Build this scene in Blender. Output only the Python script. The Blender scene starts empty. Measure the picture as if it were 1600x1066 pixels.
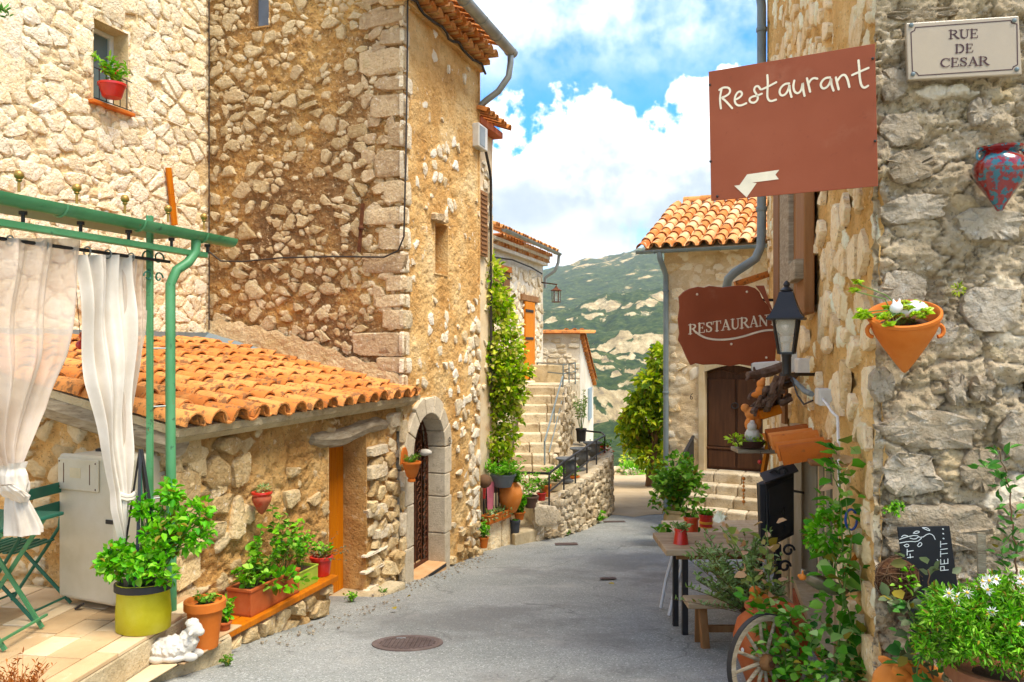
import bpy, bmesh, math, random
import numpy as np
from mathutils import Vector, Matrix

sc = bpy.context.scene
# ---------------------------------------------------------------- camera, sky, sun, exposure
LENS = 28.0
F = 1600 * LENS / 36.0        # focal length in photo pixels
HZ = 540.0                    # horizon row
cam_d = bpy.data.cameras.new('camera'); cam = bpy.data.objects.new('camera', cam_d)
sc.collection.objects.link(cam)
cam.location = (0, 0, 0); cam.rotation_euler = (math.radians(90), 0, 0)
cam_d.lens = LENS; cam_d.sensor_width = 36; cam_d.shift_y = 7 / 1600.0
cam_d.clip_start = 0.05; cam_d.clip_end = 12000
sc.camera = cam

SUN_AZ = math.atan2(0.70, -0.62)      # clockwise from +Y
SUN_EL = math.radians(63)
world = bpy.data.worlds.new('World'); sc.world = world; world.use_nodes = True
nt = world.node_tree; nt.nodes.clear()
def wn(t, **k):
    n = nt.nodes.new(t)
    for a, b in k.items(): setattr(n, a, b)
    return n
def wl(a, b): nt.links.new(a, b)
def wmath(op, a, b=None, c=None, clamp=False):
    n = wn('ShaderNodeMath', operation=op, use_clamp=clamp)
    for i, x in enumerate((a, b, c)):
        if x is None: continue
        if isinstance(x, (int, float)): n.inputs[i].default_value = x
        else: wl(x, n.inputs[i])
    return n.outputs[0]
def wmap(x, a, b, c=0.0, d=1.0):
    n = wn('ShaderNodeMapRange', interpolation_type='SMOOTHSTEP')
    wl(x, n.inputs[0])
    for i, q in enumerate((a, b, c, d)): n.inputs[i + 1].default_value = q
    return n.outputs[0]
def wnoise(vec, scale, detail, rough, w=0.0):
    n = wn('ShaderNodeTexNoise', noise_dimensions='4D')
    wl(vec, n.inputs['Vector']); n.inputs['W'].default_value = w
    n.inputs['Scale'].default_value = scale; n.inputs['Detail'].default_value = detail
    n.inputs['Roughness'].default_value = rough
    return n.outputs['Fac']
sky = wn('ShaderNodeTexSky', sky_type='NISHITA', sun_disc=False)
sky.sun_elevation = SUN_EL; sky.sun_rotation = SUN_AZ
sky.altitude = 500; sky.air_density = 1.0; sky.dust_density = 0.3; sky.ozone_density = 3.0
tc = wn('ShaderNodeTexCoord')
sep = wn('ShaderNodeSeparateXYZ'); wl(tc.outputs['Generated'], sep.inputs[0])
hyp = wmath('SQRT', wmath('ADD', wmath('MULTIPLY', sep.outputs[0], sep.outputs[0]), wmath('MULTIPLY', sep.outputs[1], sep.outputs[1])))
elev = wmath('DIVIDE', sep.outputs[2], wmath('MAXIMUM', hyp, 0.02))
elev = wmath('MINIMUM', elev, 4.0)
vec = tc.outputs['Generated']
low = wnoise(vec, 2.6, 2.0, 0.5, 5.3)
det = wnoise(vec, 9.0, 9.0, 0.6, 2.1)
wsp = wnoise(vec, 4.2, 10.0, 0.62, 7.7)
# a cumulus bank standing all round the horizon, its top heaving with the noise
top = wmath('ADD', wmath('MULTIPLY', low, 0.45), 0.075)
top = wmath('ADD', top, wmath('MULTIPLY', wmath('SUBTRACT', det, 0.5), 0.42))
bank = wmap(wmath('SUBTRACT', top, elev), 0.0, 0.022)
base = wmap(wmath('ADD', elev, wmath('MULTIPLY', wmath('SUBTRACT', det, 0.5), 0.30)), 0.085, 0.125)
bank = wmath('MULTIPLY', bank, base)
wisp = wmath('MULTIPLY', wmap(wsp, 0.40, 0.62), wmap(elev, 0.28, 0.40))
wisp = wmath('MULTIPLY', wisp, 0.92)
hazy = wmath('MULTIPLY', wmap(wsp, 0.40, 0.60), wmap(elev, 0.25, 0.05))
mask = wmath('MAXIMUM', wmath('MAXIMUM', bank, wisp), wmath('MULTIPLY', hazy, 0.85))
shade = wnoise(vec, 5.0, 5.0, 0.55, 9.4)
grey = wmath('MULTIPLY', wmap(shade, 0.30, 0.52), wmap(wmath('SUBTRACT', top, elev), 0.03, 0.13))
grey = wmath('MULTIPLY', grey, wmap(elev, 0.08, 0.16))
SKY_STRENGTH = 0.12
CLOUD = 0.33 / SKY_STRENGTH
ccol = wn('ShaderNodeMix', data_type='RGBA'); wl(grey, ccol.inputs['Factor'])
ccol.inputs['A'].default_value = (CLOUD, CLOUD, CLOUD, 1)
ccol.inputs['B'].default_value = (CLOUD * .36, CLOUD * .43, CLOUD * .48, 1)
skyc = wn('ShaderNodeHueSaturation'); wl(sky.outputs[0], skyc.inputs['Color'])
skyc.inputs['Saturation'].default_value = 1.9; skyc.inputs['Value'].default_value = 0.50
mixc = wn('ShaderNodeMix', data_type='RGBA')
wl(mask, mixc.inputs['Factor']); wl(skyc.outputs[0], mixc.inputs['A']); wl(ccol.outputs['Result'], mixc.inputs['B'])
bg = wn('ShaderNodeBackground'); bg.inputs['Strength'].default_value = SKY_STRENGTH
wl(mixc.outputs['Result'], bg.inputs['Color'])
wo = wn('ShaderNodeOutputWorld'); wl(bg.outputs[0], wo.inputs[0])

sun_d = bpy.data.lights.new('sun', 'SUN'); sun = bpy.data.objects.new('sun', sun_d)
sc.collection.objects.link(sun)
sun_d.energy = 1.25; sun_d.angle = math.radians(30); sun_d.color = (1.0, 0.93, 0.80)
to_sun = Vector((math.sin(SUN_AZ) * math.cos(SUN_EL), math.cos(SUN_AZ) * math.cos(SUN_EL), math.sin(SUN_EL)))
sun.rotation_euler = (-to_sun).to_track_quat('-Z', 'Y').to_euler()
sun.location = (4, -4, 12)
vs = sc.view_settings
vs.view_transform = 'Standard'; vs.look = 'None'; vs.gamma = 1.0; vs.exposure = 2.55; vs.use_curve_mapping = False
sc.cycles.max_bounces = 8; sc.cycles.diffuse_bounces = 4; sc.cycles.transparent_max_bounces = 12
sc.cycles.use_denoising = True
sc.cycles.caustics_reflective = False; sc.cycles.caustics_refractive = False

# ---------------------------------------------------------------- helpers
rng = random.Random(7)
COL = sc.collection
WMX = {}
def P(px, py, d):
    return Vector(((px - 800) / F * d, d, (HZ - py) / F * d))
def mk(name, me, mat=None, parent=None, mw=None):
    o = bpy.data.objects.new(name, me); COL.objects.link(o)
    if mat is not None and me is not None and len(me.materials) == 0: me.materials.append(mat)
    mw = mw or Matrix.Identity(4)
    if parent is not None:
        o.parent = parent; o.matrix_parent_inverse = WMX[parent.name].inverted()
    o.matrix_basis = mw
    WMX[o.name] = mw.copy()
    return o
def tag(o, label, cat, group=None, kind=None):
    if label: o['label'] = label
    if cat: o['category'] = cat
    if group: o['group'] = group
    if kind: o['kind'] = kind
    return o
def thing(name, label, cat, loc, group=None):
    return tag(mk(name, None, None, None, Matrix.Translation(Vector(loc))), label, cat, group)
def structure(o):
    o['kind'] = 'structure'; return o

class Fr:
    """vertical wall plane: origin, direction u along it, n out of it"""
    def __init__(s, ox, oy, ux, uy, nx, ny):
        l = math.hypot(ux, uy); s.ox, s.oy, s.ux, s.uy = ox, oy, ux / l, uy / l
        l = math.hypot(nx, ny); s.nx, s.ny = nx / l, ny / l
        s.u = Vector((s.ux, s.uy, 0)); s.n = Vector((s.nx, s.ny, 0))
    def pt(s, a, z, o=0.0):
        return Vector((s.ox + s.ux * a + s.nx * o, s.oy + s.uy * a + s.ny * o, z))
    def hit(s, px, py, o=0.0):
        k = (px - 800) / F; ox = s.ox + s.nx * o; oy = s.oy + s.ny * o
        a = (ox - k * oy) / (k * s.uy - s.ux)
        return a, (HZ - py) / F * (oy + s.uy * a)
    def at(s, px, py, o=0.0):
        a, z = s.hit(px, py, o); return s.pt(a, z, o)

def _h(ix, iy, iz, seed):
    n = (ix * 374761393 + iy * 668265263 + iz * 2147483647 + seed * 974634777) & 0xffffffff
    n = ((n ^ (n >> 13)) * 1274126177) & 0xffffffff
    return ((n ^ (n >> 16)) & 0xffff) / 65535.0
def vnoise(p, seed=0):
    p = np.asarray(p, float); i = np.floor(p).astype(np.int64); f = p - i; f = f * f * (3 - 2 * f)
    r = 0
    for dx in (0, 1):
        for dy in (0, 1):
            for dz in (0, 1):
                w = (f[:, 0] if dx else 1 - f[:, 0]) * (f[:, 1] if dy else 1 - f[:, 1]) * (f[:, 2] if dz else 1 - f[:, 2])
                r = r + w * _h(i[:, 0] + dx, i[:, 1] + dy, i[:, 2] + dz, seed)
    return r
def fbm(p, octaves=4, seed=0, gain=0.5):
    p = np.asarray(p, float); a = 1.0; r = 0; t = 0
    for o in range(octaves):
        r = r + a * (vnoise(p * (2.03 ** o), seed + o) - 0.5); t += a; a *= gain
    return r / t * 2

def worley(x, y, seed):
    ix, iy = np.floor(x).astype(np.int64), np.floor(y).astype(np.int64); f1 = np.full(x.shape, 9.); f2 = f1.copy(); cid = np.zeros(x.shape)
    for dx in (-1, 0, 1):
        for dy in (-1, 0, 1):
            cx, cy = ix + dx, iy + dy; z = np.zeros_like(cx)
            px = cx + .08 + .84 * _h(cx, cy, z, seed); py = cy + .08 + .84 * _h(cx, cy, z, seed + 1)
            d = np.hypot(x - px, y - py); c = _h(cx, cy, z, seed + 2); near = d < f1
            f2 = np.where(near, f1, np.minimum(f2, d)); cid = np.where(near, c, cid); f1 = np.where(near, d, f1)
    return f1, f2, cid

class MB:
    def __init__(s): s.v = []; s.f = []
    def add(s, vs_, fs):
        b = len(s.v); s.v.extend(tuple(v) for v in vs_); s.f.extend(tuple(i + b for i in f) for f in fs)
        return s
    def obox(s, c, ax, ay, az):
        c, ax, ay, az = Vector(c), Vector(ax), Vector(ay), Vector(az)
        vs_ = [c + ax * i + ay * j + az * k for i in (-1, 1) for j in (-1, 1) for k in (-1, 1)]
        return s.add(vs_, [(0, 1, 3, 2), (4, 6, 7, 5), (0, 4, 5, 1), (2, 3, 7, 6), (0, 2, 6, 4), (1, 5, 7, 3)])
    def fbox(s, fr, a0, a1, z0, z1, o0, o1):
        return s.obox(fr.pt((a0 + a1) / 2, (z0 + z1) / 2, (o0 + o1) / 2), fr.u * ((a1 - a0) / 2), fr.n * ((o1 - o0) / 2), Vector((0, 0, (z1 - z0) / 2)))
    def bar(s, p, q, w, h=None, up=(0, 0, 1)):
        p, q = Vector(p), Vector(q); d = q - p
        if d.length < 1e-6: return s
        x = d.cross(Vector(up))
        if x.length < 1e-5: x = d.cross(Vector((1, 0, 0)))
        x.normalize(); y = x.cross(d).normalized(); h = h or w
        return s.obox((p + q) / 2, d / 2, x * (w / 2), y * (h / 2))
    def tube(s, pts, r, seg=6, cap=True):
        pts = [Vector(p) for p in pts]; n = len(pts)
        rs = r if isinstance(r, (list, tuple)) else [r] * n
        b = len(s.v); x = None
        for i, p in enumerate(pts):
            d = (pts[min(i + 1, n - 1)] - pts[max(i - 1, 0)])
            if d.length < 1e-9: d = Vector((0, 0, 1))
            d.normalize()
            if x is None:
                x = d.cross(Vector((0, 0, 1)))
                if x.length < 1e-3: x = d.cross(Vector((1, 0, 0)))
            x = (x - d * x.dot(d)); x.normalize(); y = d.cross(x)
            for k in range(seg):
                a = 2 * math.pi * k / seg
                s.v.append(tuple(p + (x * math.cos(a) + y * math.sin(a)) * rs[i]))
        for i in range(n - 1):
            for k in range(seg):
                a, c = b + i * seg + k, b + i * seg + (k + 1) % seg
                s.f.append((a, c, c + seg, a + seg))
        if cap:
            s.f.append(tuple(b + k for k in range(seg))[::-1]); s.f.append(tuple(b + (n - 1) * seg + k for k in range(seg)))
        return s
    def lathe(s, c, prof, seg=20, rot=None, closed=False, sx=1.0, sy=1.0):
        c = Vector(c); b = len(s.v); rot = rot or Matrix.Identity(3)
        for r, z in prof:
            for k in range(seg):
                a = 2 * math.pi * k / seg
                s.v.append(tuple(c + rot @ Vector((r * math.cos(a) * sx, r * math.sin(a) * sy, z))))
        m = len(prof)
        for i in range(m - 1):
            for k in range(seg):
                a, d = b + i * seg + k, b + i * seg + (k + 1) % seg
                s.f.append((a, d, d + seg, a + seg))
        s.f.append(tuple(b + k for k in range(seg))[::-1]); s.f.append(tuple(b + (m - 1) * seg + k for k in range(seg)))
        return s
    def ball(s, c, r, seg=10, rings=7, sc_=(1, 1, 1), rot=None):
        pr = [(max(1e-4, math.sin(math.pi * i / rings)) * r, -math.cos(math.pi * i / rings) * r) for i in range(rings + 1)]
        b = len(s.v); s.lathe((0, 0, 0), pr, seg)
        rot = rot or Matrix.Identity(3)
        for i in range(b, len(s.v)):
            x = Vector(s.v[i]); s.v[i] = tuple(Vector(c) + rot @ Vector((x.x * sc_[0], x.y * sc_[1], x.z * sc_[2])))
        return s
    def prism(s, pts, off):
        """flat outline pts (3d) pushed by vector off"""
        n = len(pts); off = Vector(off); a = [Vector(p) for p in pts]
        return s.add(a + [p + off for p in a], [tuple(range(n))[::-1], tuple(range(n, 2 * n))] + [(i, (i + 1) % n, n + (i + 1) % n, n + i) for i in range(n)])
    def mesh(s, name, smooth=False):
        me = bpy.data.meshes.new(name); me.from_pydata(s.v, [], s.f); me.update()
        bm = bmesh.new(); bm.from_mesh(me); bmesh.ops.recalc_face_normals(bm, faces=bm.faces); bm.to_mesh(me); bm.free()
        if smooth: me.polygons.foreach_set('use_smooth', [True] * len(me.polygons))
        return me
    def build(s, name, mat, parent=None, smooth=False, bevel=0.0, sharp=True, segs=2):
        me = s.mesh(name, smooth); o = mk(name, me, mat, parent)
        if smooth and sharp:
            me.set_sharp_from_angle(angle=math.radians(42))
        if bevel > 0:
            m = o.modifiers.new('bevel', 'BEVEL'); m.width = bevel; m.segments = segs; m.limit_method = 'ANGLE'; m.angle_limit = math.radians(40)
        return o

def grid_mesh(name, V, nu, nv, mat, parent, smooth=True, keep=None):
    """V (nu*nv,3) row-major u fastest"""
    idx = np.arange(nu * nv).reshape(nv, nu)
    q = np.stack([idx[:-1, :-1], idx[:-1, 1:], idx[1:, 1:], idx[1:, :-1]], -1).reshape(-1, 4)
    if keep is not None: q = q[keep.reshape(-1)]
    me = bpy.data.meshes.new(name)
    me.vertices.add(len(V)); me.vertices.foreach_set('co', np.asarray(V, np.float32).ravel())
    me.loops.add(len(q) * 4); me.loops.foreach_set('vertex_index', q.ravel().astype(np.int32))
    me.polygons.add(len(q)); me.polygons.foreach_set('loop_start', (np.arange(len(q)) * 4).astype(np.int32))
    me.update(calc_edges=True)
    if smooth: me.polygons.foreach_set('use_smooth', np.ones(len(q), bool))
    return mk(name, me, mat, parent)

# ---------------------------------------------------------------- materials
def lin(c):
    c = c.lstrip('#'); v = [int(c[i:i + 2], 16) / 255 for i in (0, 2, 4)]
    return tuple(x / 12.92 if x <= .04045 else ((x + .055) / 1.055) ** 2.4 for x in v)
def hx(c, k=1.0, sat=1.13):
    v = lin(c); l = .3 * v[0] + .59 * v[1] + .11 * v[2]
    return tuple(min(1, max(0, (l + (x - l) * sat) * k)) for x in v) + (1,)
def ramp(nt_, cols, lo=0.0, hi=1.0, interp='LINEAR'):
    r = nt_.nodes.new('ShaderNodeValToRGB'); e = r.color_ramp.elements; r.color_ramp.interpolation = interp
    while len(e) < len(cols): e.new(0.5)
    for i, c in enumerate(cols):
        e[i].position = lo + (hi - lo) * i / max(1, len(cols) - 1); e[i].color = c
    return r
def M(name, cols, scale=3.0, bump=0.3, bscale=40.0, rough=0.85, rr=0.0, val=0.0, blotch=None, metal=0.0, spec=0.25, dist=0.02, k=1.0, lo=0.3, hi=0.7, det=6.0, coat=0.0, stretch=None, vor=None, cells=None, crack=False):
    m = bpy.data.materials.new(name); m.use_nodes = True; t = m.node_tree; N = t.nodes; L = t.links
    b = N['Principled BSDF']; geo = N.new('ShaderNodeNewGeometry'); pos = geo.outputs['Position']
    if stretch:
        mp = N.new('ShaderNodeMapping'); mp.inputs['Scale'].default_value = stretch; L.new(pos, mp.inputs[0]); pos = mp.outputs[0]
    cols = [hx(c, k) if isinstance(c, str) else c for c in cols]
    def noise(s, d=6.0, r=0.6, w=0.0):
        n = N.new('ShaderNodeTexNoise'); n.noise_dimensions = '4D' if w else '3D'; L.new(pos, n.inputs['Vector'])
        if w: n.inputs['W'].default_value = w
        n.inputs['Scale'].default_value = s; n.inputs['Detail'].default_value = d; n.inputs['Roughness'].default_value = r
        return n.outputs['Fac']
    fac = noise(scale, det)
    oi = N.new('ShaderNodeObjectInfo')
    if rr > 0:
        mx = N.new('ShaderNodeMix'); mx.inputs['Factor'].default_value = rr
        mr = N.new('ShaderNodeMapRange'); L.new(oi.outputs['Random'], mr.inputs[0]); mr.inputs[3].default_value = lo; mr.inputs[4].default_value = hi
        L.new(fac, mx.inputs['A']); L.new(mr.outputs[0], mx.inputs['B']); fac = mx.outputs['Result']
    rp = ramp(t, cols, lo, hi); L.new(fac, rp.inputs[0]); c = rp.outputs[0]
    if val > 0:
        hs = N.new('ShaderNodeHueSaturation'); mr = N.new('ShaderNodeMapRange'); mr.inputs[3].default_value = 1 - val; mr.inputs[4].default_value = 1 + val
        L.new(oi.outputs['Random'], mr.inputs[0]); L.new(mr.outputs[0], hs.inputs['Value']); L.new(c, hs.inputs['Color']); c = hs.outputs[0]
    for j, bl in enumerate(blotch or []):
        bc, bs, b0, b1, amt = bl
        mr = N.new('ShaderNodeMapRange'); mr.interpolation_type = 'SMOOTHSTEP'; L.new(noise(bs, 7.0, 0.65, 3.1 + j), mr.inputs[0])
        mr.inputs[1].default_value = b0; mr.inputs[2].default_value = b1; mr.inputs[4].default_value = amt
        mx = N.new('ShaderNodeMix'); mx.data_type = 'RGBA'; L.new(mr.outputs[0], mx.inputs['Factor']); L.new(c, mx.inputs['A']); mx.inputs['B'].default_value = hx(bc, k); c = mx.outputs['Result']
    if crack:
        wn_ = N.new('ShaderNodeTexNoise'); L.new(pos, wn_.inputs['Vector']); wn_.inputs['Scale'].default_value = 2.2; wn_.inputs['Detail'].default_value = 6
        vm = N.new('ShaderNodeVectorMath'); vm.operation = 'MULTIPLY_ADD'; L.new(wn_.outputs['Color'], vm.inputs[0]); vm.inputs[1].default_value = (.7, .7, 0); L.new(pos, vm.inputs[2])
        vn = N.new('ShaderNodeTexVoronoi'); vn.feature = 'DISTANCE_TO_EDGE'; vn.voronoi_dimensions = '2D'; vn.inputs['Scale'].default_value = .55; L.new(vm.outputs[0], vn.inputs['Vector'])
        m1 = N.new('ShaderNodeMapRange'); L.new(vn.outputs['Distance'], m1.inputs[0]); m1.inputs[1].default_value = .003; m1.inputs[2].default_value = .010; m1.inputs[3].default_value = .4; m1.inputs[4].default_value = 0
        m2 = N.new('ShaderNodeMapRange'); L.new(noise(.9, 3, .5, 4.4), m2.inputs[0]); m2.inputs[1].default_value = .48; m2.inputs[2].default_value = .58
        mm = N.new('ShaderNodeMath'); mm.operation = 'MULTIPLY'; L.new(m1.outputs[0], mm.inputs[0]); L.new(m2.outputs[0], mm.inputs[1])
        mx = N.new('ShaderNodeMix'); mx.data_type = 'RGBA'; L.new(mm.outputs[0], mx.inputs['Factor']); L.new(c, mx.inputs['A']); mx.inputs['B'].default_value = hx('#3c3a38'); c = mx.outputs['Result']
    if cells:
        # small stones that stand in the mortar, each of its own tone
        ac = N.new('ShaderNodeAttribute'); ac.attribute_name = 'cell'; as_ = N.new('ShaderNodeAttribute'); as_.attribute_name = 'stone'
        mxf = N.new('ShaderNodeMix'); mxf.inputs['Factor'].default_value = .45; L.new(ac.outputs['Fac'], mxf.inputs['A']); L.new(noise(17, 9, .7, 6.6), mxf.inputs['B'])
        cr = ramp(t, [hx(q, k) for q in cells], .2, .75); L.new(mxf.outputs['Result'], cr.inputs[0])
        ma = N.new('ShaderNodeMath'); ma.operation = 'MULTIPLY_ADD'; L.new(noise(30, 8, .7, 8.8), ma.inputs[0]); ma.inputs[1].default_value = .9; L.new(as_.outputs['Fac'], ma.inputs[2])
        mr = N.new('ShaderNodeMapRange'); mr.interpolation_type = 'SMOOTHSTEP'; L.new(ma.outputs[0], mr.inputs[0]); mr.inputs[1].default_value = .75; mr.inputs[2].default_value = 1.05
        mx = N.new('ShaderNodeMix'); mx.data_type = 'RGBA'; L.new(mr.outputs[0], mx.inputs['Factor']); L.new(c, mx.inputs['A']); L.new(cr.outputs[0], mx.inputs['B']); c = mx.outputs['Result']
    L.new(c, b.inputs['Base Color'])
    b.inputs['Roughness'].default_value = rough; b.inputs['Metallic'].default_value = metal
    b.inputs['Specular IOR Level'].default_value = spec; b.inputs['Coat Weight'].default_value = coat
    if bump > 0:
        h = noise(bscale, 8.0, 0.65, 1.7)
        if vor:
            vn = N.new('ShaderNodeTexVoronoi'); L.new(pos, vn.inputs['Vector']); vn.inputs['Scale'].default_value = vor
            ad = N.new('ShaderNodeMath'); ad.operation = 'MULTIPLY_ADD'; L.new(vn.outputs['Distance'], ad.inputs[0]); ad.inputs[1].default_value = -0.8; L.new(h, ad.inputs[2]); h = ad.outputs[0]
        bp = N.new('ShaderNodeBump'); bp.inputs['Strength'].default_value = bump; bp.inputs['Distance'].default_value = dist
        L.new(h, bp.inputs['Height']); L.new(bp.outputs[0], b.inputs['Normal'])
    return m
def leafmat(name, cols, k=1.0, trans=0.3, rough=0.55, dry=None):
    dry = ('leaf' in name and 'dry' not in name) if dry is None else dry
    m = bpy.data.materials.new(name); m.use_nodes = True; t = m.node_tree; N = t.nodes; L = t.links
    b = N['Principled BSDF']; at = N.new('ShaderNodeAttribute'); at.attribute_name = 'v'
    rp = ramp(t, [hx(c, k) for c in cols], .04 if dry else 0.0, 1.0); L.new(at.outputs['Fac'], rp.inputs[0]); L.new(rp.outputs[0], b.inputs['Base Color'])
    if dry: q = rp.color_ramp.elements.new(0.0); q.color = hx('#9a8a3c', .8)
    b.inputs['Roughness'].default_value = rough; b.inputs['Specular IOR Level'].default_value = 0.3
    tr = N.new('ShaderNodeBsdfTranslucent'); L.new(rp.outputs[0], tr.inputs[0])
    mx = N.new('ShaderNodeMixShader'); mx.inputs[0].default_value = trans
    L.new(b.outputs[0], mx.inputs[1]); L.new(tr.outputs[0], mx.inputs[2]); L.new(mx.outputs[0], N['Material Output'].inputs[0])
    return m
def plain(name, c, rough=0.6, metal=0.0, spec=0.3, k=1.0, bump=0.08, bscale=60, coat=0.0, var=0.12):
    a = [min(1, x * k * (1 - var)) for x in lin(c)]; b_ = [min(1, x * k * (1 + var)) for x in lin(c)]
    return M(name, [tuple(a) + (1,), tuple(b_) + (1,)], 9.0, bump, bscale, rough, metal=metal, spec=spec, dist=0.01, coat=coat)
def glassmat(name, c='#cfd8d4', rough=0.05, trans=0.75):
    m = bpy.data.materials.new(name); m.use_nodes = True; t = m.node_tree; N = t.nodes; L = t.links
    b = N['Principled BSDF']; b.inputs['Base Color'].default_value = hx(c); b.inputs['Roughness'].default_value = rough
    tr = N.new('ShaderNodeBsdfTransparent'); mx = N.new('ShaderNodeMixShader'); mx.inputs[0].default_value = trans
    L.new(b.outputs[0], mx.inputs[1]); L.new(tr.outputs[0], mx.inputs[2]); L.new(mx.outputs[0], N['Material Output'].inputs[0])
    return m

m_asphalt = M('asphalt', ['#8b8c84', '#97978f', '#a2a199'], 1.0, 0.8, 120, 0.92, blotch=[('#d2d0c8', 75, .55, .60, .75), ('#55534f', 85, .55, .60, .7), ('#716e69', 0.55, .50, .62, .6), ('#b3aea3', 1.3, .54, .68, .45), ('#66635e', 3.5, .60, .70, .45)], k=.95, dist=.008, spec=.2, crack=True)
m_cream_mortar = M('cream_lime_mortar', ['#c9ab7c', '#dcc298', '#e8d4b0'], 5, 1.0, 40, .95, blotch=[('#bb9560', 3.0, .58, .74, .4), ('#b08d5c', 45, .56, .64, .4)], k=1.08, dist=.03, cells=['#d3b98e', '#e8d5b2', '#f2e7cf', '#dcc49a', '#efe0c2'])
m_cream_stone = M('cream_limestone', ['#dcc39a', '#ecdab8', '#f3e8d0', '#e9d3aa', '#f6eedd'], 13, 1.0, 28, .9, rr=.6, val=.07, blotch=[('#8f7450', 42, .55, .64, .5), ('#fbf3e2', 25, .57, .66, .45), ('#c69d68', 7, .60, .72, .55), ('#f9f3e6', 12, .58, .68, .6)], k=1.05, dist=.045)
m_tower_mortar = M('brown_earth_mortar', ['#86694a', '#a07c54', '#ba9260', '#cca56e'], .75, 1.0, 34, .97, blotch=[('#7c5f42', 1.3, .48, .60, .7), ('#5c452f', 30, .54, .61, .6), ('#e0c8a2', 24, .57, .63, .7), ('#cf9a58', 1.0, .58, .68, .65)], k=1.02, dist=.04, lo=.35, hi=.65, cells=['#b79a74', '#d2ba94', '#e6d4b2', '#c4a57a', '#dcc8a4'])
m_tower_stone = M('tower_rubble_stone', ['#b99a70', '#d3b88c', '#e2cba2', '#c8ae88', '#d9c4a0'], 13, 1.0, 26, .92, rr=.65, val=.1, blotch=[('#8f7450', 42, .55, .64, .5), ('#fbf3e2', 25, .57, .66, .45), ('#a07c50', 9, .58, .70, .6), ('#eddfc2', 14, .60, .70, .6)], k=.82, dist=.045)
m_quoin = M('grey_quoin_stone', ['#a58b6c', '#bfa583', '#d2bb97', '#b59c7a'], 13, 1.0, 24, .92, rr=.5, val=.08, blotch=[('#8f7450', 42, .55, .64, .5), ('#fbf3e2', 25, .57, .66, .45), ('#8a7763', 8, .57, .68, .6), ('#e8dcc6', 11, .60, .70, .65)], k=1.0, dist=.045)
m_ochre_plaster = M('ochre_plaster', ['#bb8f5a', '#cfa56e', '#debb86', '#e6ca9c'], 1.6, 1.0, 30, .96, blotch=[('#a27c50', 2.2, .55, .70, .6), ('#80643f', 48, .55, .65, .55), ('#efe3ca', 14, .60, .68, .7)], k=1.05, dist=.04, cells=['#dcc9a6', '#ece0c8', '#f3ebdb', '#d6be96'])
m_pale_stone = M('pale_limestone', ['#d0b890', '#e2cfae', '#efe2c8', '#d8bf96'], 13, 1.0, 24, .9, rr=.6, val=.06, blotch=[('#8f7450', 42, .55, .64, .5), ('#fbf3e2', 25, .57, .66, .45), ('#b9a283', 8, .60, .72, .6)], k=1.0, dist=.045)
m_shed_mortar = M('shed_mortar', ['#9c7446', '#b98f5c', '#cfa872', '#deBf8e'], 1.8, 1.0, 22, .97, blotch=[('#7c603e', 2.6, .53, .68, .65), ('#5e4830', 46, .55, .64, .55), ('#ead8b6', 11, .57, .68, .6)], k=1.06, dist=.05, cells=['#b59a72', '#cfb78e', '#e4d2b0', '#d6c09a'])
m_shed_stone = M('shed_rubble_stone', ['#ad8a5c', '#c8aa7c', '#dcc49a', '#d2b88a'], 13, 1.0, 22, .92, rr=.6, val=.1, blotch=[('#8f7450', 42, .55, .64, .5), ('#fbf3e2', 25, .57, .66, .45), ('#94734a', 8, .58, .70, .6)], k=1.0, dist=.05)
m_arch_stone = M('dressed_grey_stone', ['#b8a88e', '#cbbda4', '#dccfb8'], 9, .9, 50, .9, rr=.4, val=.06, blotch=[('#97866c', 10, .57, .68, .5), ('#7d6f5a', 48, .56, .64, .4)], k=1.05, dist=.02)
m_right_mortar = M('golden_earth_mortar', ['#a98552', '#c09b66', '#d0ad78', '#dcbf8e'], 1.8, 1.0, 26, .97, blotch=[('#8f6b3c', 2.4, .55, .70, .55), ('#755733', 48, .55, .64, .5), ('#eadab8', 14, .60, .68, .6)], k=1.3, dist=.05, cells=['#d2b88c', '#e6d4b0', '#efe3cb', '#d8c096'])
m_right_stone = M('golden_wall_stone', ['#ccab78', '#dfc498', '#ecd9b6', '#d6b988'], 13, 1.0, 22, .92, rr=.5, val=.07, blotch=[('#8f7450', 42, .55, .64, .5), ('#fbf3e2', 25, .57, .66, .45), ('#b6915f', 9, .58, .70, .6)], k=1.18, dist=.045)
m_grey_mortar = M('grey_weathered_render', ['#9c8b70', '#b5a285', '#c7b497', '#ceb88e'], 2.4, 1.0, 22, .97, blotch=[('#786c58', 4, .54, .68, .6), ('#d2ba8e', 3.2, .56, .70, .55), ('#5c5344', 38, .54, .62, .6), ('#e2d8c6', 13, .58, .66, .6)], k=1.2, dist=.06, cells=['#b39c78', '#cab491', '#dccbae', '#e8dac2'])
m_grey_stone = M('grey_corner_stone', ['#b29d7e', '#c8b497', '#d9c8ae', '#e6d9c4'], 13, 1.0, 22, .95, rr=.55, val=.07, blotch=[('#8f7450', 42, .55, .64, .5), ('#fbf3e2', 25, .57, .66, .45), ('#8d7f6c', 6, .57, .70, .55), ('#cbaf80', 5, .60, .72, .4)], k=.9, dist=.09)
m_white_mortar = M('whitewashed_mortar', ['#d9c9ad', '#e8dcc6', '#f0e8d8'], 3, .8, 50, .95, blotch=[('#bda37c', 3, .58, .74, .5), ('#97805c', 40, .56, .64, .4)], k=.95, dist=.03)
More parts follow.
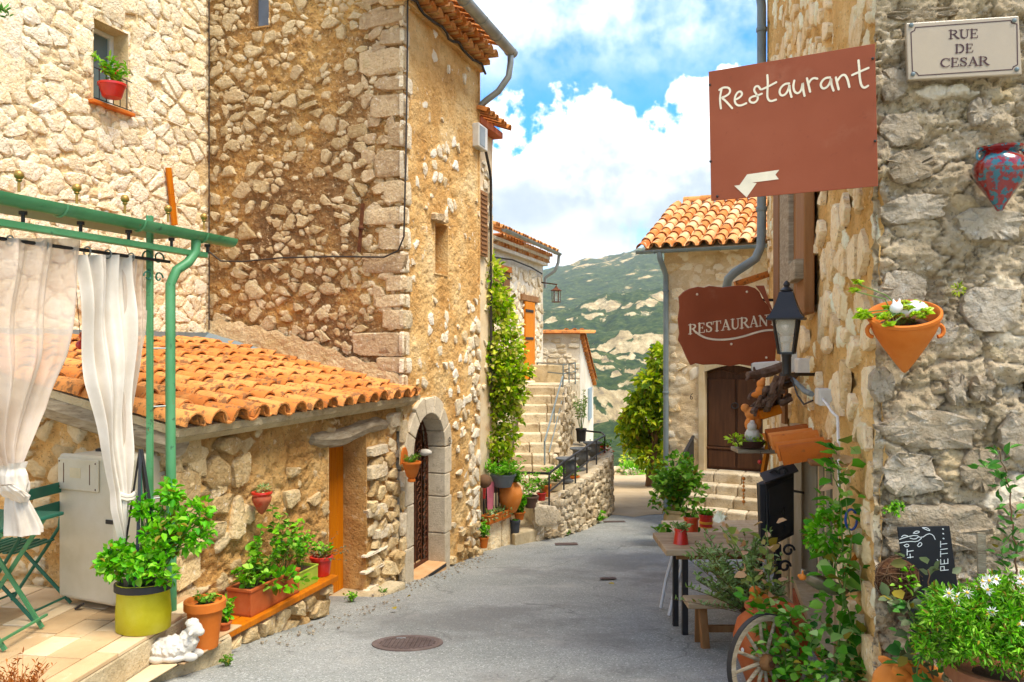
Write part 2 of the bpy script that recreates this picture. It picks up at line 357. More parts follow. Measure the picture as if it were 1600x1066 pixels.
m_tile = M('clay_roof_tile', ['#b9703f', '#c9824c', '#d6965f', '#c07a48'], 5, .35, 70, .85, rr=.65, val=.12, blotch=[('#8f6e50', 34, .55, .62, .55), ('#6d5038', 16, .52, .58, .8), ('#cf9a62', 9, .55, .66, .45), ('#8f5a36', 6, .60, .7, .5)], k=.92, dist=.01)
m_tile_pale = M('sunbleached_roof_tile', ['#b8683a', '#cf8850', '#e0ac7c', '#e8c49c'], 5, .35, 70, .85, rr=.8, val=.08, blotch=[('#8a6040', 20, .58, .66, .7), ('#f1dfbd', 9, .56, .66, .6)], k=.85, dist=.01)
m_terra = M('terracotta', ['#bf6a34', '#cf7840', '#d6874f'], 6, .12, 90, .75, rr=.3, val=.06, blotch=[('#e0a578', 5, .60, .75, .4)], k=.84, dist=.005)
m_terra_red = M('red_terracotta', ['#a85634', '#b9653f', '#c27650'], 5, .12, 90, .7, blotch=[('#d39a78', 4, .57, .72, .55)], k=.85, dist=.005)
m_wood_orange = M('varnished_orange_wood', ['#b36420', '#c9782c', '#d88a3a'], 2.5, .25, 30, .55, rr=.4, val=.05, k=.85, dist=.006, stretch=(9, 9, .8), blotch=[('#8f4c18', 5, .58, .72, .5)])
m_wood_grey = M('weathered_grey_wood', ['#8f7f69', '#b0a086', '#c9bba3'], 3, .7, 22, .9, k=.8, dist=.015, stretch=(2, 2, 12), blotch=[('#5f5040', 7, .56, .68, .7)])
m_wood_dark = M('dark_door_wood', ['#4a3020', '#5d3e2a', '#6d4b34'], 2.5, .35, 26, .6, rr=.3, k=.8, dist=.01, stretch=(8, 8, .8))
m_wood_brown = M('brown_plank_wood', ['#7d5636', '#946a45', '#a67e58'], 2.5, .4, 26, .75, rr=.4, val=.08, k=.85, dist=.01, stretch=(6, 6, .8))
m_wood_pale = M('pale_worn_wood', ['#c9ad86', '#dcc5a2', '#e8d8bc'], 3, .35, 30, .8, rr=.4, val=.06, k=1.0, dist=.008, stretch=(6, 6, .9), blotch=[('#a88660', 5, .60, .74, .5)])
m_wood_bench = M('bench_wood', ['#a88a68', '#c2a683', '#d2ba9a'], 3, .4, 26, .8, rr=.3, val=.06, k=.8, dist=.008, stretch=(1.2, 7, 7), blotch=[('#7a5c40', 6, .57, .7, .5)])
m_green = M('green_paint', ['#4f8a5c', '#5f9a6b', '#6aa678'], 3, .12, 60, .45, k=.8, spec=.4, dist=.004, blotch=[('#3b5a44', 14, .60, .67, .75), ('#8a6a48', 26, .63, .68, .7), ('#86b08e', 2.5, .55, .7, .4)])
m_green_dark = M('dark_green_paint', ['#2c5f4c', '#33705a', '#3b7a64'], 3, .12, 60, .5, k=.8, spec=.4, dist=.004)
m_iron = plain('black_iron', '#33302e', .6, .3, .4)
m_rust = M('rusty_iron', ['#4a2f22', '#6b4430', '#80553a'], 14, .5, 60, .85, metal=.3, k=.8, dist=.006)
m_zinc = M('grey_zinc', ['#8b8f8c', '#a2a6a2', '#b3b5b0'], 3, .1, 40, .5, metal=.5, k=.85, dist=.004)
m_zinc_blue = M('grey_painted_pipe', ['#7e8a8c', '#8e999a', '#9aa4a3'], 3, .1, 40, .55, metal=.15, k=.75, dist=.004)
m_black = plain('black_paint', '#2b2b2c', .45, .1, .4)
m_cable = plain('black_cable', '#3a332c', .7)
m_white_plastic = plain('white_plastic', '#e2ddd0', .5, k=.85)
m_dark = plain('dark_interior', '#2a241e', .9)
m_soil = plain('potting_soil', '#4a3524', .95, bump=.6)
m_red = plain('red_glaze', '#d02a1c', .35, spec=.5, k=.85, coat=.3)
m_orange_glaze = plain('orange_red_glaze', '#e0501e', .4, spec=.5, k=.85, coat=.2)
m_white_paint = plain('white_paint', '#e9e6df', .6, k=.85)
m_sign = M('brown_sign_paint', ['#8c4a30', '#945036', '#9a563c'], 2, .08, 30, .55, k=.92, blotch=[('#b88066', 3, .57, .76, .35), ('#6e3a28', 30, .60, .67, .3)], spec=.3, dist=.004)
m_letter = plain('cream_lettering', '#efe0c0', .6, k=.95)
m_stone_fig = M('pale_cast_stone', ['#cfc6b5', '#ddd6c8', '#e8e3d8'], 8, .3, 60, .9, k=.85, blotch=[('#a89b86', 9, .58, .72, .5)])
m_concrete = M('old_concrete', ['#b9a684', '#cdbb98', '#dccbaa'], 4, .8, 40, .92, k=.9, blotch=[('#93805f', 3, .54, .7, .55), ('#7d6c50', 45, .56, .64, .45)], dist=.03)
m_clay = M('smooth_orange_clay', ['#d07a3e', '#dc8a4c', '#e39a60'], 5, .08, 60, .65, k=.88, dist=.004)
lf_bright = leafmat('bright_leaf', ['#4c9422', '#6cb42e', '#90cc44', '#b4dc68'], .88)
lf_basil = leafmat('basil_leaf', ['#4a9a1a', '#68b822', '#86cc34', '#a8dc5c'], .85)
lf_mid = leafmat('green_leaf', ['#3a6c1e', '#588c2a', '#78a83a', '#9cc058'], .95)
lf_dark = leafmat('dark_leaf', ['#2c5822', '#40742e', '#589040', '#74a858'], .95)
lf_vine = leafmat('vine_leaf', ['#4f7a16', '#7fa322', '#a8c034', '#ccd060', '#e4d890'], 1.15, .42)
lf_tree = leafmat('tree_leaf', ['#4a6c14', '#73921e', '#9cae30', '#c6c850'], .98, .42)
lf_rose = leafmat('rose_leaf', ['#2f6420', '#488228', '#66a038', '#90bc58', '#bcd68c'], 1.0, .38)
lf_redd = leafmat('reddish_leaf', ['#6c8038', '#8f9a50', '#c09a70', '#d8b090'], .95)
lf_olive = leafmat('olive_leaf', ['#64803f', '#839c5a', '#a3b878', '#c2d0a0'], 1.1, .38)
lf_grey = leafmat('grey_green_leaf', ['#4c5a3a', '#66754e', '#86906a', '#a3a888'], .75)
lf_succ = leafmat('succulent_leaf', ['#84b030', '#aacb44', '#c8e05c', '#e0ec88'], 1.0, .2)
lf_petal = leafmat('white_petal', ['#e8e6e2', '#f2f0ee', '#f8f6f4'], .9, .3)
lf_pink = leafmat('red_petal', ['#d0302c', '#e04a40', '#e86a5c'], .85, .3)
m_stem = plain('green_stem', '#5f7a34', .7)
m_twig = plain('brown_twig', '#6b4e34', .85)

# ---------------------------------------------------------------- builders
def wall_sheet(name, fr, a0, a1, z0, z1, res, amp, mat, parent, holes=(), seed=1, freq=6.0, ztop=None, cell=None):
    """rough wall surface as a displaced sheet; holes = (a0,a1,z0,z1[,arch])"""
    A = list(np.linspace(a0, a1, max(2, int(round((a1 - a0) / res)) + 1))); Z = list(np.linspace(z0, z1, max(2, int(round((z1 - z0) / res)) + 1)))
    for h in holes:
        for L_, vals in ((A, h[:2]), (Z, h[2:4])):
            for x in vals:
                if min(L_) < x < max(L_):
                    j = min(range(len(L_)), key=lambda q: abs(L_[q] - x)); L_[j] = x
    A = np.array(sorted(A)); Z = np.array(sorted(Z)); aa, zz = np.meshgrid(A, Z)
    pa, pz = aa.ravel(), zz.ravel()
    if ztop is not None:
        t = (pz - z0) / (z1 - z0); pz = z0 + t * (np.array([ztop(x) for x in pa]) - z0)
    n = fbm(np.stack([pa * freq, pz * freq, np.full_like(pa, seed * 7.3)], 1), 5, seed, .68) + .5 * fbm(np.stack([pa * 1.1, pz * 1.1, np.full_like(pa, seed * 3.1)], 1), 2, seed + 9)
    cr = np.abs(fbm(np.stack([pa * freq * .55, pz * freq * .8, np.full_like(pa, seed * 1.7)], 1), 5, seed + 70, .6))
    o = (n - .55 * np.clip(1 - cr * 5, 0, 1) ** 3) * amp; stone = np.zeros_like(pa); cidv = stone
    if cell:
        # rubble relief: (width, height, relief, share of cells that show stone, joint width)
        cw_, ch_, rel, share, jw = cell
        wx = fbm(np.stack([pa * 5, pz * 5, pa * 0 + 3], 1), 3, seed + 40) * .35; wy = fbm(np.stack([pa * 5, pz * 5, pa * 0 + 9], 1), 3, seed + 50) * .35
        f1, f2, cidv = worley(pa / cw_ + wx, pz / ch_ + wy, seed)
        q = np.clip((f2 - f1 - jw * .35) / jw, 0, 1); q = q * q * (3 - 2 * q)
        sh = share + .55 * fbm(np.stack([pa * .9, pz * .9, pa * 0 + seed], 1), 3, seed + 60)
        show = np.clip((sh - cidv) * 12, 0, 1); stone = q * show
        cidv = (cidv * 7.31) % 1.0
        o = o * (1 - .45 * stone) + rel * (stone - .75) * (.6 + .7 * cidv)
    V = np.stack([fr.ox + fr.ux * pa + fr.nx * o, fr.oy + fr.uy * pa + fr.ny * o, pz], 1)
    ca = (aa[:-1, :-1] + aa[1:, 1:]) / 2; cz = (zz[:-1, :-1] + zz[1:, 1:]) / 2
    keep = np.ones(ca.shape, bool)
    for h in holes:
        m = (ca > h[0]) & (ca < h[1]) & (cz > h[2]) & (cz < h[3])
        if len(h) > 4:
            r = (h[1] - h[0]) / 2; zc = h[3] - r
            m &= (cz < zc) | ((ca - (h[0] + h[1]) / 2) ** 2 + (cz - zc) ** 2 < r * r)
        keep &= ~m
    ob = grid_mesh(name, V, len(A), len(Z), mat, parent, True, keep)
    if cell:
        for nm, val in (('stone', stone), ('cell', cidv)):
            at = ob.data.attributes.new(nm, 'FLOAT', 'POINT'); at.data.foreach_set('value', val.astype(np.float32))
    return ob

def reveal(name, fr, a0, a1, z0, z1, depth, mat, parent, back=None, sides='lrtb'):
    b = MB(); t = .02
    if 'l' in sides: b.fbox(fr, a0 - t, a0, z0, z1, -depth, .0)
    if 'r' in sides: b.fbox(fr, a1, a1 + t, z0, z1, -depth, .0)
    if 't' in sides: b.fbox(fr, a0 - t, a1 + t, z1, z1 + t, -depth, .0)
    if 'b' in sides: b.fbox(fr, a0 - t, a1 + t, z0 - t, z0, -depth, .0)
    if back: b.fbox(fr, a0 - t, a1 + t, z0 - t, z1 + t, -depth - .02, -depth)
    return b.build(name, mat, parent)

def clip(poly, px, py, nx, ny):
    out = []; n = len(poly)
    for i in range(n):
        a, b = poly[i], poly[(i + 1) % n]
        da = (a[0] - px) * nx + (a[1] - py) * ny; db = (b[0] - px) * nx + (b[1] - py) * ny
        if da <= 0: out.append(a)
        if (da < 0 < db) or (db < 0 < da):
            t = da / (da - db); out.append((a[0] + (b[0] - a[0]) * t, a[1] + (b[1] - a[1]) * t))
    return out
def stone_mesh(poly, depth, r, name, cuts=1, rough=.35, inset=.84):
    """poly: outline about 0,0 in (a,z); a stone with a domed, chipped face, o along +y"""
    for _ in range(cuts):
        q = []
        for i in range(len(poly)):
            a, b = poly[i], poly[(i + 1) % len(poly)]
            t = r.uniform(.07, .2); q.append((a[0] + (b[0] - a[0]) * t, a[1] + (b[1] - a[1]) * t))
            t = r.uniform(.8, .93); q.append((a[0] + (b[0] - a[0]) * t, a[1] + (b[1] - a[1]) * t))
        poly = q
    n = len(poly); sz = max(max(abs(x), abs(z)) for x, z in poly)
    poly = [(x * (1 + r.uniform(-.10, .08)), z * (1 + r.uniform(-.10, .08))) for x, z in poly]
    tq = min(.16, depth * 2.5); tx, tz = r.uniform(-tq, tq), r.uniform(-tq, tq * .8)
    v = [(x, -.03, z) for x, z in poly]
    v += [(x * .98, depth * (.55 + r.uniform(-rough, rough)), z * .98) for x, z in poly]
    k = [inset + r.uniform(-.12, .10) for _ in poly]
    v += [(x * q, depth * (1 + r.uniform(-rough, rough) * .7) + tx * x + tz * z, z * q) for (x, z), q in zip(poly, k)]
    v += [(x * q * .5, depth * (1.05 + r.uniform(-rough, rough) * .6) + tx * x * .5 + tz * z * .5, z * q * .5) for (x, z), q in list(zip(poly, k))[::2]]
    f = []
    for ring in (0, n):
        for i in range(n):
            j = (i + 1) % n; f.append((ring + i, ring + j, ring + n + j, ring + n + i))
    h = len(poly[::2])
    for i in range(h):
        j = (i + 1) % h; a0, a1, a2 = 2 * n + 2 * i, 2 * n + (2 * i + 1) % n, 2 * n + (2 * i + 2) % n
        if 2 * i + 1 < n: f.append((a0, a1, 3 * n + i)); f.append((a1, a2, 3 * n + j, 3 * n + i)) if j != i else None
        else: f.append((a0, 2 * n, 3 * n + j, 3 * n + i))
    f.append(tuple(3 * n + i for i in range(h)))
    me = bpy.data.meshes.new(name); me.from_pydata(v, [], f); me.update()
    me.polygons.foreach_set('use_smooth', [True] * len(me.polygons))
    me.set_sharp_from_angle(angle=math.radians(38))
    return me
def set_stone(fr, ca, cz, poly, depth, mat, parent, r, name='stone', cuts=1, off=0.0, rough=.35, inset=.84):
    me = stone_mesh(poly, depth, r, name, cuts, rough, inset); me.materials.append(mat)
    p = fr.pt(ca, cz, off); R = Matrix((fr.u, fr.n, Vector((0, 0, 1)))).transposed().to_4x4()
    return mk(name, me, None, parent, Matrix.Translation(p) @ R)
def rubble(fr, a0, a1, z0, z1, cw, ch, gap, depth, mat, parent, seed, keep=1.0, holes=(), inside=None, jit=.42, drop=.12, off=0.0, name='stone', limit=300, shrink=(.9, 1.0), cuts=1, course=False, density=None, rough=.35):
    r = random.Random(seed); S = []
    nz = max(1, int(round((z1 - z0) / ch))); na = max(1, int(round((a1 - a0) / cw)))
    for j in range(-1, nz + 1):
        for i in range(-1, na + 1):
            if r.random() < drop: continue
            S.append((a0 + (i + .5 + (.5 if j % 2 else 0) * .9 + r.uniform(-jit, jit)) * (a1 - a0) / na, z0 + (j + .5 + r.uniform(-jit, jit) * (.25 if course else 1)) * (z1 - z0) / nz))
    k2 = cw / ch; made = []
    for (x, z) in S:
        if not (a0 <= x <= a1 and z0 <= z <= z1): continue
        if inside and not inside(x, z): continue
        kp = density(x, z) if density else keep
        if r.random() > kp: continue
        poly = [(-cw * 1.6, -ch * 1.6), (cw * 1.6, -ch * 1.6), (cw * 1.6, ch * 1.6), (-cw * 1.6, ch * 1.6)]
        for (u, w) in S:
            du, dw = u - x, w - z
            if (du == 0 and dw == 0) or abs(du) > cw * 3 or abs(dw) > ch * 3: continue
            nx_, nz_ = du, dw * k2 * k2
            l = math.hypot(nx_, nz_); g = gap / 2
            poly = clip(poly, du / 2 - nx_ / l * g, dw / 2 - nz_ / l * g, nx_, nz_)
            if len(poly) < 3: break
        if len(poly) < 3: continue
        poly = clip(clip(poly, a0 - x, 0, -1, 0), a1 - x, 0, 1, 0)
        if len(poly) < 3: continue
        poly = clip(clip(poly, 0, z0 - z, 0, -1), 0, z1 - z, 0, 1)
        if len(poly) < 3: continue
        bx = [p[0] for p in poly]; bz = [p[1] for p in poly]
        if max(bx) - min(bx) < .035 or max(bz) - min(bz) < .03: continue
        if any(x + max(bx) > h[0] and x + min(bx) < h[1] and z + max(bz) > h[2] and z + min(bz) < h[3] for h in holes): continue
        cx, cz = sum(bx) / len(bx), sum(bz) / len(bz); s = r.uniform(*shrink)
        poly = [((p[0] - cx) * s, (p[1] - cz) * s) for p in poly]
        if len(poly) > 7: poly = poly[:7] if False else poly
        area = (max(bx) - min(bx)) * (max(bz) - min(bz))
        made.append((area, x + cx, z + cz, poly))
    made.sort(key=lambda q: -q[0])
    for area, x, z, poly in made[:limit]:
        set_stone(fr, x, z, poly, depth * r.uniform(.6, 1.35), mat, parent, r, name, cuts, off, rough)
    return len(made)

def pebbles(fr, a0, a1, z0, z1, n, smin, smax, mat, parent, seed, density=None, holes=(), name='pebble'):
    """small stones showing in the mortar, too small to pick apart: one joined part"""
    r = random.Random(seed); b = MB()
    for _ in range(n):
        x, z = r.uniform(a0, a1), r.uniform(z0, z1)
        if density and r.random() > density(x, z): continue
        if any(h[0] < x < h[1] and h[2] < z < h[3] for h in holes): continue
        s = smin + (smax - smin) * r.random() ** 2; k = r.randint(5, 7); ph = r.uniform(0, 6); d = s * r.uniform(.15, .4); asp = r.uniform(.6, 1)
        po = [(x + math.cos(ph + 6.283 * i / k) * s * r.uniform(.7, 1.1), z + math.sin(ph + 6.283 * i / k) * s * asp * r.uniform(.7, 1.1)) for i in range(k)]
        V = [fr.pt(u, w, -.02) for u, w in po] + [fr.pt(u, w, d * .7 + .006) for u, w in po] + [fr.pt(x + (u - x) * .6, z + (w - z) * .6, d * r.uniform(.9, 1.3) + .008) for u, w in po]
        b.add(V, [(i, (i + 1) % k, k + (i + 1) % k, k + i) for i in range(k)] + [(k + i, k + (i + 1) % k, 2 * k + (i + 1) % k, 2 * k + i) for i in range(k)] + [tuple(2 * k + i for i in range(k))])
    o = b.build(name, mat, parent); o['kind'] = 'stuff'; return o

def leaves(name, parent, pts, dirs, L, W, mat, seed=0, fold=.10, droop=.15, spread=.6, label=None):
    r = np.random.default_rng(seed); p = np.asarray(pts, float); n = len(p)
    if n == 0: return None
    d = np.asarray(dirs, float); d = d + r.normal(0, spread, (n, 3)); d /= np.linalg.norm(d, axis=1)[:, None] + 1e-9
    up = np.tile([0, 0, 1.0], (n, 1)) + r.normal(0, .55, (n, 3))
    b = np.cross(d, up); b /= np.linalg.norm(b, axis=1)[:, None] + 1e-9; c = np.cross(b, d)
    s = (L * r.uniform(.6, 1.25, n))[:, None]; w = s * (W / L)
    V = np.empty((n, 6, 3)); V[:, 0] = p
    V[:, 1] = p + d * s * .32 - b * w * .5 + c * s * fold; V[:, 2] = p + d * s * .68 - b * w * .42 + c * s * fold * .6
    V[:, 3] = p + d * s - c * s * droop
    V[:, 4] = p + d * s * .68 + b * w * .42 + c * s * fold * .6; V[:, 5] = p + d * s * .32 + b * w * .5 + c * s * fold
    i = np.arange(n)[:, None] * 6
    q = np.concatenate([i + np.array([[0, 5, 4, 3]]), i + np.array([[0, 3, 2, 1]])], 1).reshape(-1, 4)
    me = bpy.data.meshes.new(name); me.vertices.add(n * 6); me.vertices.foreach_set('co', V.astype(np.float32).ravel())
    me.loops.add(len(q) * 4); me.loops.foreach_set('vertex_index', q.ravel().astype(np.int32))
    me.polygons.add(len(q)); me.polygons.foreach_set('loop_start', (np.arange(len(q)) * 4).astype(np.int32))
    me.update(calc_edges=True)
    at = me.attributes.new('v', 'FLOAT', 'POINT'); at.data.foreach_set('value', np.repeat(np.clip(r.normal(.5, .32, n), 0, 1), 6).astype(np.float32))
    o = mk(name, me, mat, parent)
    return o
def blob_pts(blobs, seed):
    """blobs: (centre, (rx,ry,rz), n) -> points and outward directions, denser near the shell"""
    r = np.random.default_rng(seed); P_, D_ = [], []
    for c, rad, n in blobs:
        d = r.normal(0, 1, (n, 3)); d /= np.linalg.norm(d, axis=1)[:, None]
        k = r.uniform(.25, 1, n)[:, None] ** .55
        P_.append(np.array(c) + d * k * np.array(rad)); D_.append(d + np.array([0, 0, .25]))
    return np.concatenate(P_), np.concatenate(D_)
def stems(base, n, h, spread, seed, lean=(0, 0, 0), wob=.12, base_r=.03, steps=6, hmin=.55):
    r = random.Random(seed); out = []
    for i in range(n):
        a = r.uniform(0, 2 * math.pi); k = math.sqrt(r.random()) * spread; hh = h * r.uniform(hmin, 1)
        b = Vector(base) + Vector((math.cos(a), math.sin(a), 0)) * base_r * r.random()
        t = Vector((math.cos(a) * k, math.sin(a) * k, hh)) + Vector(lean) * r.uniform(.6, 1.2)
        w = Vector((r.uniform(-1, 1), r.uniform(-1, 1), 0)) * wob * h; L_ = []
        for s in range(steps + 1):
            q = s / steps; L_.append(b + Vector((t.x * q ** 1.5, t.y * q ** 1.5, t.z * q)) + w * math.sin(q * math.pi) * .5)
        out.append(L_)
    return out
def plant(parent, base, n, h, spread, L, W, mat, seed, per=10, lean=(0, 0, 0), start=.25, stem_r=.004, stem_mat=None, wob=.12, up=.3, lspread=.5, fold=.10, droop=.2, base_r=.03, hmin=.55, name='foliage'):
    st = stems(base, n, h, spread, seed, lean, wob, base_r, hmin=hmin); r = random.Random(seed + 5); pts, dr = [], []
    b = MB()
    for path in st:
        b.tube(path, [stem_r * (1 - .6 * i / (len(path) - 1)) for i in range(len(path))], 5)
        for _ in range(per):
            q = start + (1 - start) * r.random() ** .8; x = q * (len(path) - 1); i = min(int(x), len(path) - 2); t = x - i
            p = path[i].lerp(path[i + 1], t); a = r.uniform(0, 6.283)
            pts.append(tuple(p)); dr.append((math.cos(a), math.sin(a), up))
    b.build('stalk', stem_mat or m_stem, parent, True)
    return leaves(name, parent, pts, dr, L, W, mat, seed, fold, droop, lspread)
def pot_profile(rt, rb, h, rim=.012, rim_h=.03, wall=.012):
    return [(rb * .9, 0), (rb, .004), (rt - rim * .6, h - rim_h), (rt + rim, h - rim_h + .002), (rt + rim, h - .004), (rt + rim - .005, h), (rt - wall, h), (rt - wall - .006, h - .03), (rt * .7, h - .04)]
def pot(parent, c, rt, rb, h, mat, rim=.012, rim_h=.03, seg=24, name='pot', soil=True, sx=1, sy=1):
    o = MB().lathe(c, pot_profile(rt, rb, h, rim, rim_h), seg, sx=sx, sy=sy).build(name, mat, parent, True)
    if soil: MB().lathe(Vector(c) + Vector((0, 0, h - .06)), [(rt * .7, 0), (rt * .86, .005), (rt * .5, .03), (.001, .035)], 14, sx=sx, sy=sy).build('soil', m_soil, parent, True)
    return o
def barrel_mesh(name, L, r0, r1, t, seg=7, half=math.pi):
    """curved clay tile along +y (uphill), wide end at y=0, crown up"""
    v, f = [], []
    for y, r in ((0, r0), (L, r1)):
        for q in (r, r - t):
            for k in range(seg + 1):
                a = (math.pi - half) / 2 + half * k / seg; v.append((math.cos(a) * q, y, math.sin(a) * q))
    n = seg + 1
    for k in range(seg):
        f += [(k, k + 1, 2 * n + k + 1, 2 * n + k), (n + k + 1, n + k, 3 * n + k, 3 * n + k + 1), (k + 1, k, n + k, n + k + 1), (2 * n + k, 2 * n + k + 1, 3 * n + k + 1, 3 * n + k)]
    f += [(0, 2 * n, 3 * n, n), (seg, n + seg, 3 * n + seg, 2 * n + seg)]
    me = bpy.data.meshes.new(name); me.from_pydata(v, [], f); me.update()
    bm = bmesh.new(); bm.from_mesh(me); bmesh.ops.recalc_face_normals(bm, faces=bm.faces); bm.to_mesh(me); bm.free()
    me.polygons.foreach_set('use_smooth', [True] * len(me.polygons)); me.set_sharp_from_angle(angle=math.radians(40))
    return me
def tile_roof(parent, O, e, upv, ncol, nrow, pitch, expo, mat, seed, r0=None, jitter=.012, skip=None, chan=True):
    """O eave start, e along eave, upv unit up the slope"""
    r = random.Random(seed); e = Vector(e).normalized(); upv = Vector(upv).normalized(); w = e.cross(upv)
    if w.z < 0: w = -w
    L = expo * 1.28; r0 = r0 or pitch * .42
    mt = barrel_mesh('tile', L, r0, r0 * .82, .014); mt.materials.append(mat)
    mc = barrel_mesh('tile', L, r0 * .9, r0 * 1.02, .012); mc.materials.append(mat)
    for i in range(ncol):
        for j in range(nrow):
            if skip and skip(i, j): continue
            for under in ((1, 0) if chan else (0,)):
                a = (i + (.5 if under else 0)) * pitch + r.uniform(-jitter, jitter); y = j * expo + r.uniform(-jitter, jitter) * 1.6 - (.03 if not under else 0)
                yaw = r.uniform(-.025, .025); pit = math.radians(2.6) * (1 if not under else 1.0) + r.uniform(-.008, .008)
                ex = e if not under else -e; ww = w if not under else -w
                R = Matrix((ex, upv, ww)).transposed().to_4x4()
                p = Vector(O) + e * a + upv * y + w * ((.030 if not under else r0 * .96) + r.uniform(-.004, .004))
                mw = Matrix.Translation(p) @ R @ Matrix.Rotation(yaw, 4, 'Z') @ Matrix.Rotation(-pit if not under else pit, 4, 'X')
                mk('tile', mt if not under else mc, None, parent, mw)

def gz(y):
    return float(np.interp(y, [-6, -3, 0, 4.5, 6.3, 8, 9.9, 11.7, 14, 18, 22, 26, 30], [-.6, -1.05, -1.45, -2.05, -2.32, -2.58, -2.87, -3.08, -3.28, -3.62, -3.92, -4.25, -4.6]))
def on_road(px, py):
    lo, hi = 2.0, 30.0
    for _ in range(50):
        m = (lo + hi) / 2
        if (HZ - py) / F * m < gz(m): hi = m
        else: lo = m
    return P(px, py, lo)
# ---------------------------------------------------------------- the setting: road, hills
def road():
    xs = np.linspace(-9, 12, 90); ys = np.concatenate([np.linspace(-6, 12, 110), np.linspace(12.3, 29, 50)])
    X, Y = np.meshgrid(xs, ys); x, y = X.ravel(), Y.ravel()
    z = np.array([gz(v) for v in y]) + fbm(np.stack([x * .5, y * .5, x * 0], 1), 3, 3) * .02
    z += np.where(y > 14, np.clip(x - 3, 0, 4) * .03, 0)
    return structure(grid_mesh('road', np.stack([x, y, z], 1), len(xs), len(ys), m_asphalt, None))
road()

def far_sunlit_lane():  # beige sheet over the far road, its sunlit warmth put into the colour
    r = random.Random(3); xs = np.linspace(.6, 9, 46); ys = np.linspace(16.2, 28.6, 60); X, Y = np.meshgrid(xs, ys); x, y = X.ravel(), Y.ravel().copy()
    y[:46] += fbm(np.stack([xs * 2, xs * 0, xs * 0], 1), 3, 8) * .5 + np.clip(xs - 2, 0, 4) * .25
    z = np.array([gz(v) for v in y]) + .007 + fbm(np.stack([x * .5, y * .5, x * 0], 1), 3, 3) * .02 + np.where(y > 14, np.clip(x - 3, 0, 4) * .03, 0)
    return structure(grid_mesh('sunlit_lane', np.stack([x, y, z], 1), 46, 60, M('sunlit_beige_lane', ['#b39c7c', '#c2ab8a', '#cdb898'], 1.2, .5, 60, .93, k=.85, blotch=[('#94805f', 1.0, .54, .7, .5), ('#dccbad', 40, .6, .68, .5)]), None))
far_sunlit_lane()
m_hill = None
def hill_material():
    m = bpy.data.materials.new('wooded_limestone_hillside'); m.use_nodes = True; t = m.node_tree; N = t.nodes; L = t.links
    b = N['Principled BSDF']; g = N.new('ShaderNodeNewGeometry')
    def noise(s, d=8, r=.6, w=0.):
        n = N.new('ShaderNodeTexNoise'); n.noise_dimensions = '4D'; L.new(g.outputs['Position'], n.inputs['Vector'])
        n.inputs['W'].default_value = w; n.inputs['Scale'].default_value = s; n.inputs['Detail'].default_value = d; n.inputs['Roughness'].default_value = r
        return n.outputs['Fac']
    wood = ramp(t, [hx('#2a4030', .5), hx('#405834', .52), hx('#5e7040', .58), hx('#90905c', .65)], .34, .66); L.new(noise(.11, 10, .75, 1), wood.inputs[0])
    bare = ramp(t, [hx('#a8905f', .85), hx('#d0b483', .85), hx('#e4d2a8', .85)], .35, .65); L.new(noise(.06, 9, .7, 2), bare.inputs[0])
    rock = ramp(t, [hx('#8f8068', .8), hx('#c2ab82', .85), hx('#e2d0a8', .9)], .36, .6); L.new(noise(.10, 10, .75, 3), rock.inputs[0])
    at = N.new('ShaderNodeAttribute'); at.attribute_name = 'rock'
    ab = N.new('ShaderNodeAttribute'); ab.attribute_name = 'bare'
    def thr(att, nz_, a, bb):
        ad = N.new('ShaderNodeMath'); ad.operation = 'ADD'; L.new(att, ad.inputs[0]); L.new(nz_, ad.inputs[1])
        mr = N.new('ShaderNodeMapRange'); mr.interpolation_type = 'SMOOTHSTEP'; L.new(ad.outputs[0], mr.inputs[0]); mr.inputs[1].default_value = a; mr.inputs[2].default_value = bb
        return mr.outputs[0]
    m1 = N.new('ShaderNodeMix'); m1.data_type = 'RGBA'; L.new(thr(ab.outputs['Fac'], noise(.018, 10, .7, 5), .96, 1.04), m1.inputs['Factor']); L.new(wood.outputs[0], m1.inputs['A']); L.new(bare.outputs[0], m1.inputs['B'])
    m2 = N.new('ShaderNodeMix'); m2.data_type = 'RGBA'; L.new(thr(at.outputs['Fac'], noise(.035, 10, .75, 6), 1.05, 1.12), m2.inputs['Factor']); L.new(m1.outputs['Result'], m2.inputs['A']); L.new(rock.outputs[0], m2.inputs['B'])
    L.new(m2.outputs['Result'], b.inputs['Base Color']); b.inputs['Roughness'].default_value = .95; b.inputs['Specular IOR Level'].default_value = .05
    bp = N.new('ShaderNodeBump'); bp.inputs['Strength'].default_value = .9; bp.inputs['Distance'].default_value = 6; L.new(noise(.16, 10, .75, 7), bp.inputs['Height']); L.new(bp.outputs[0], b.inputs['Normal'])
    return m
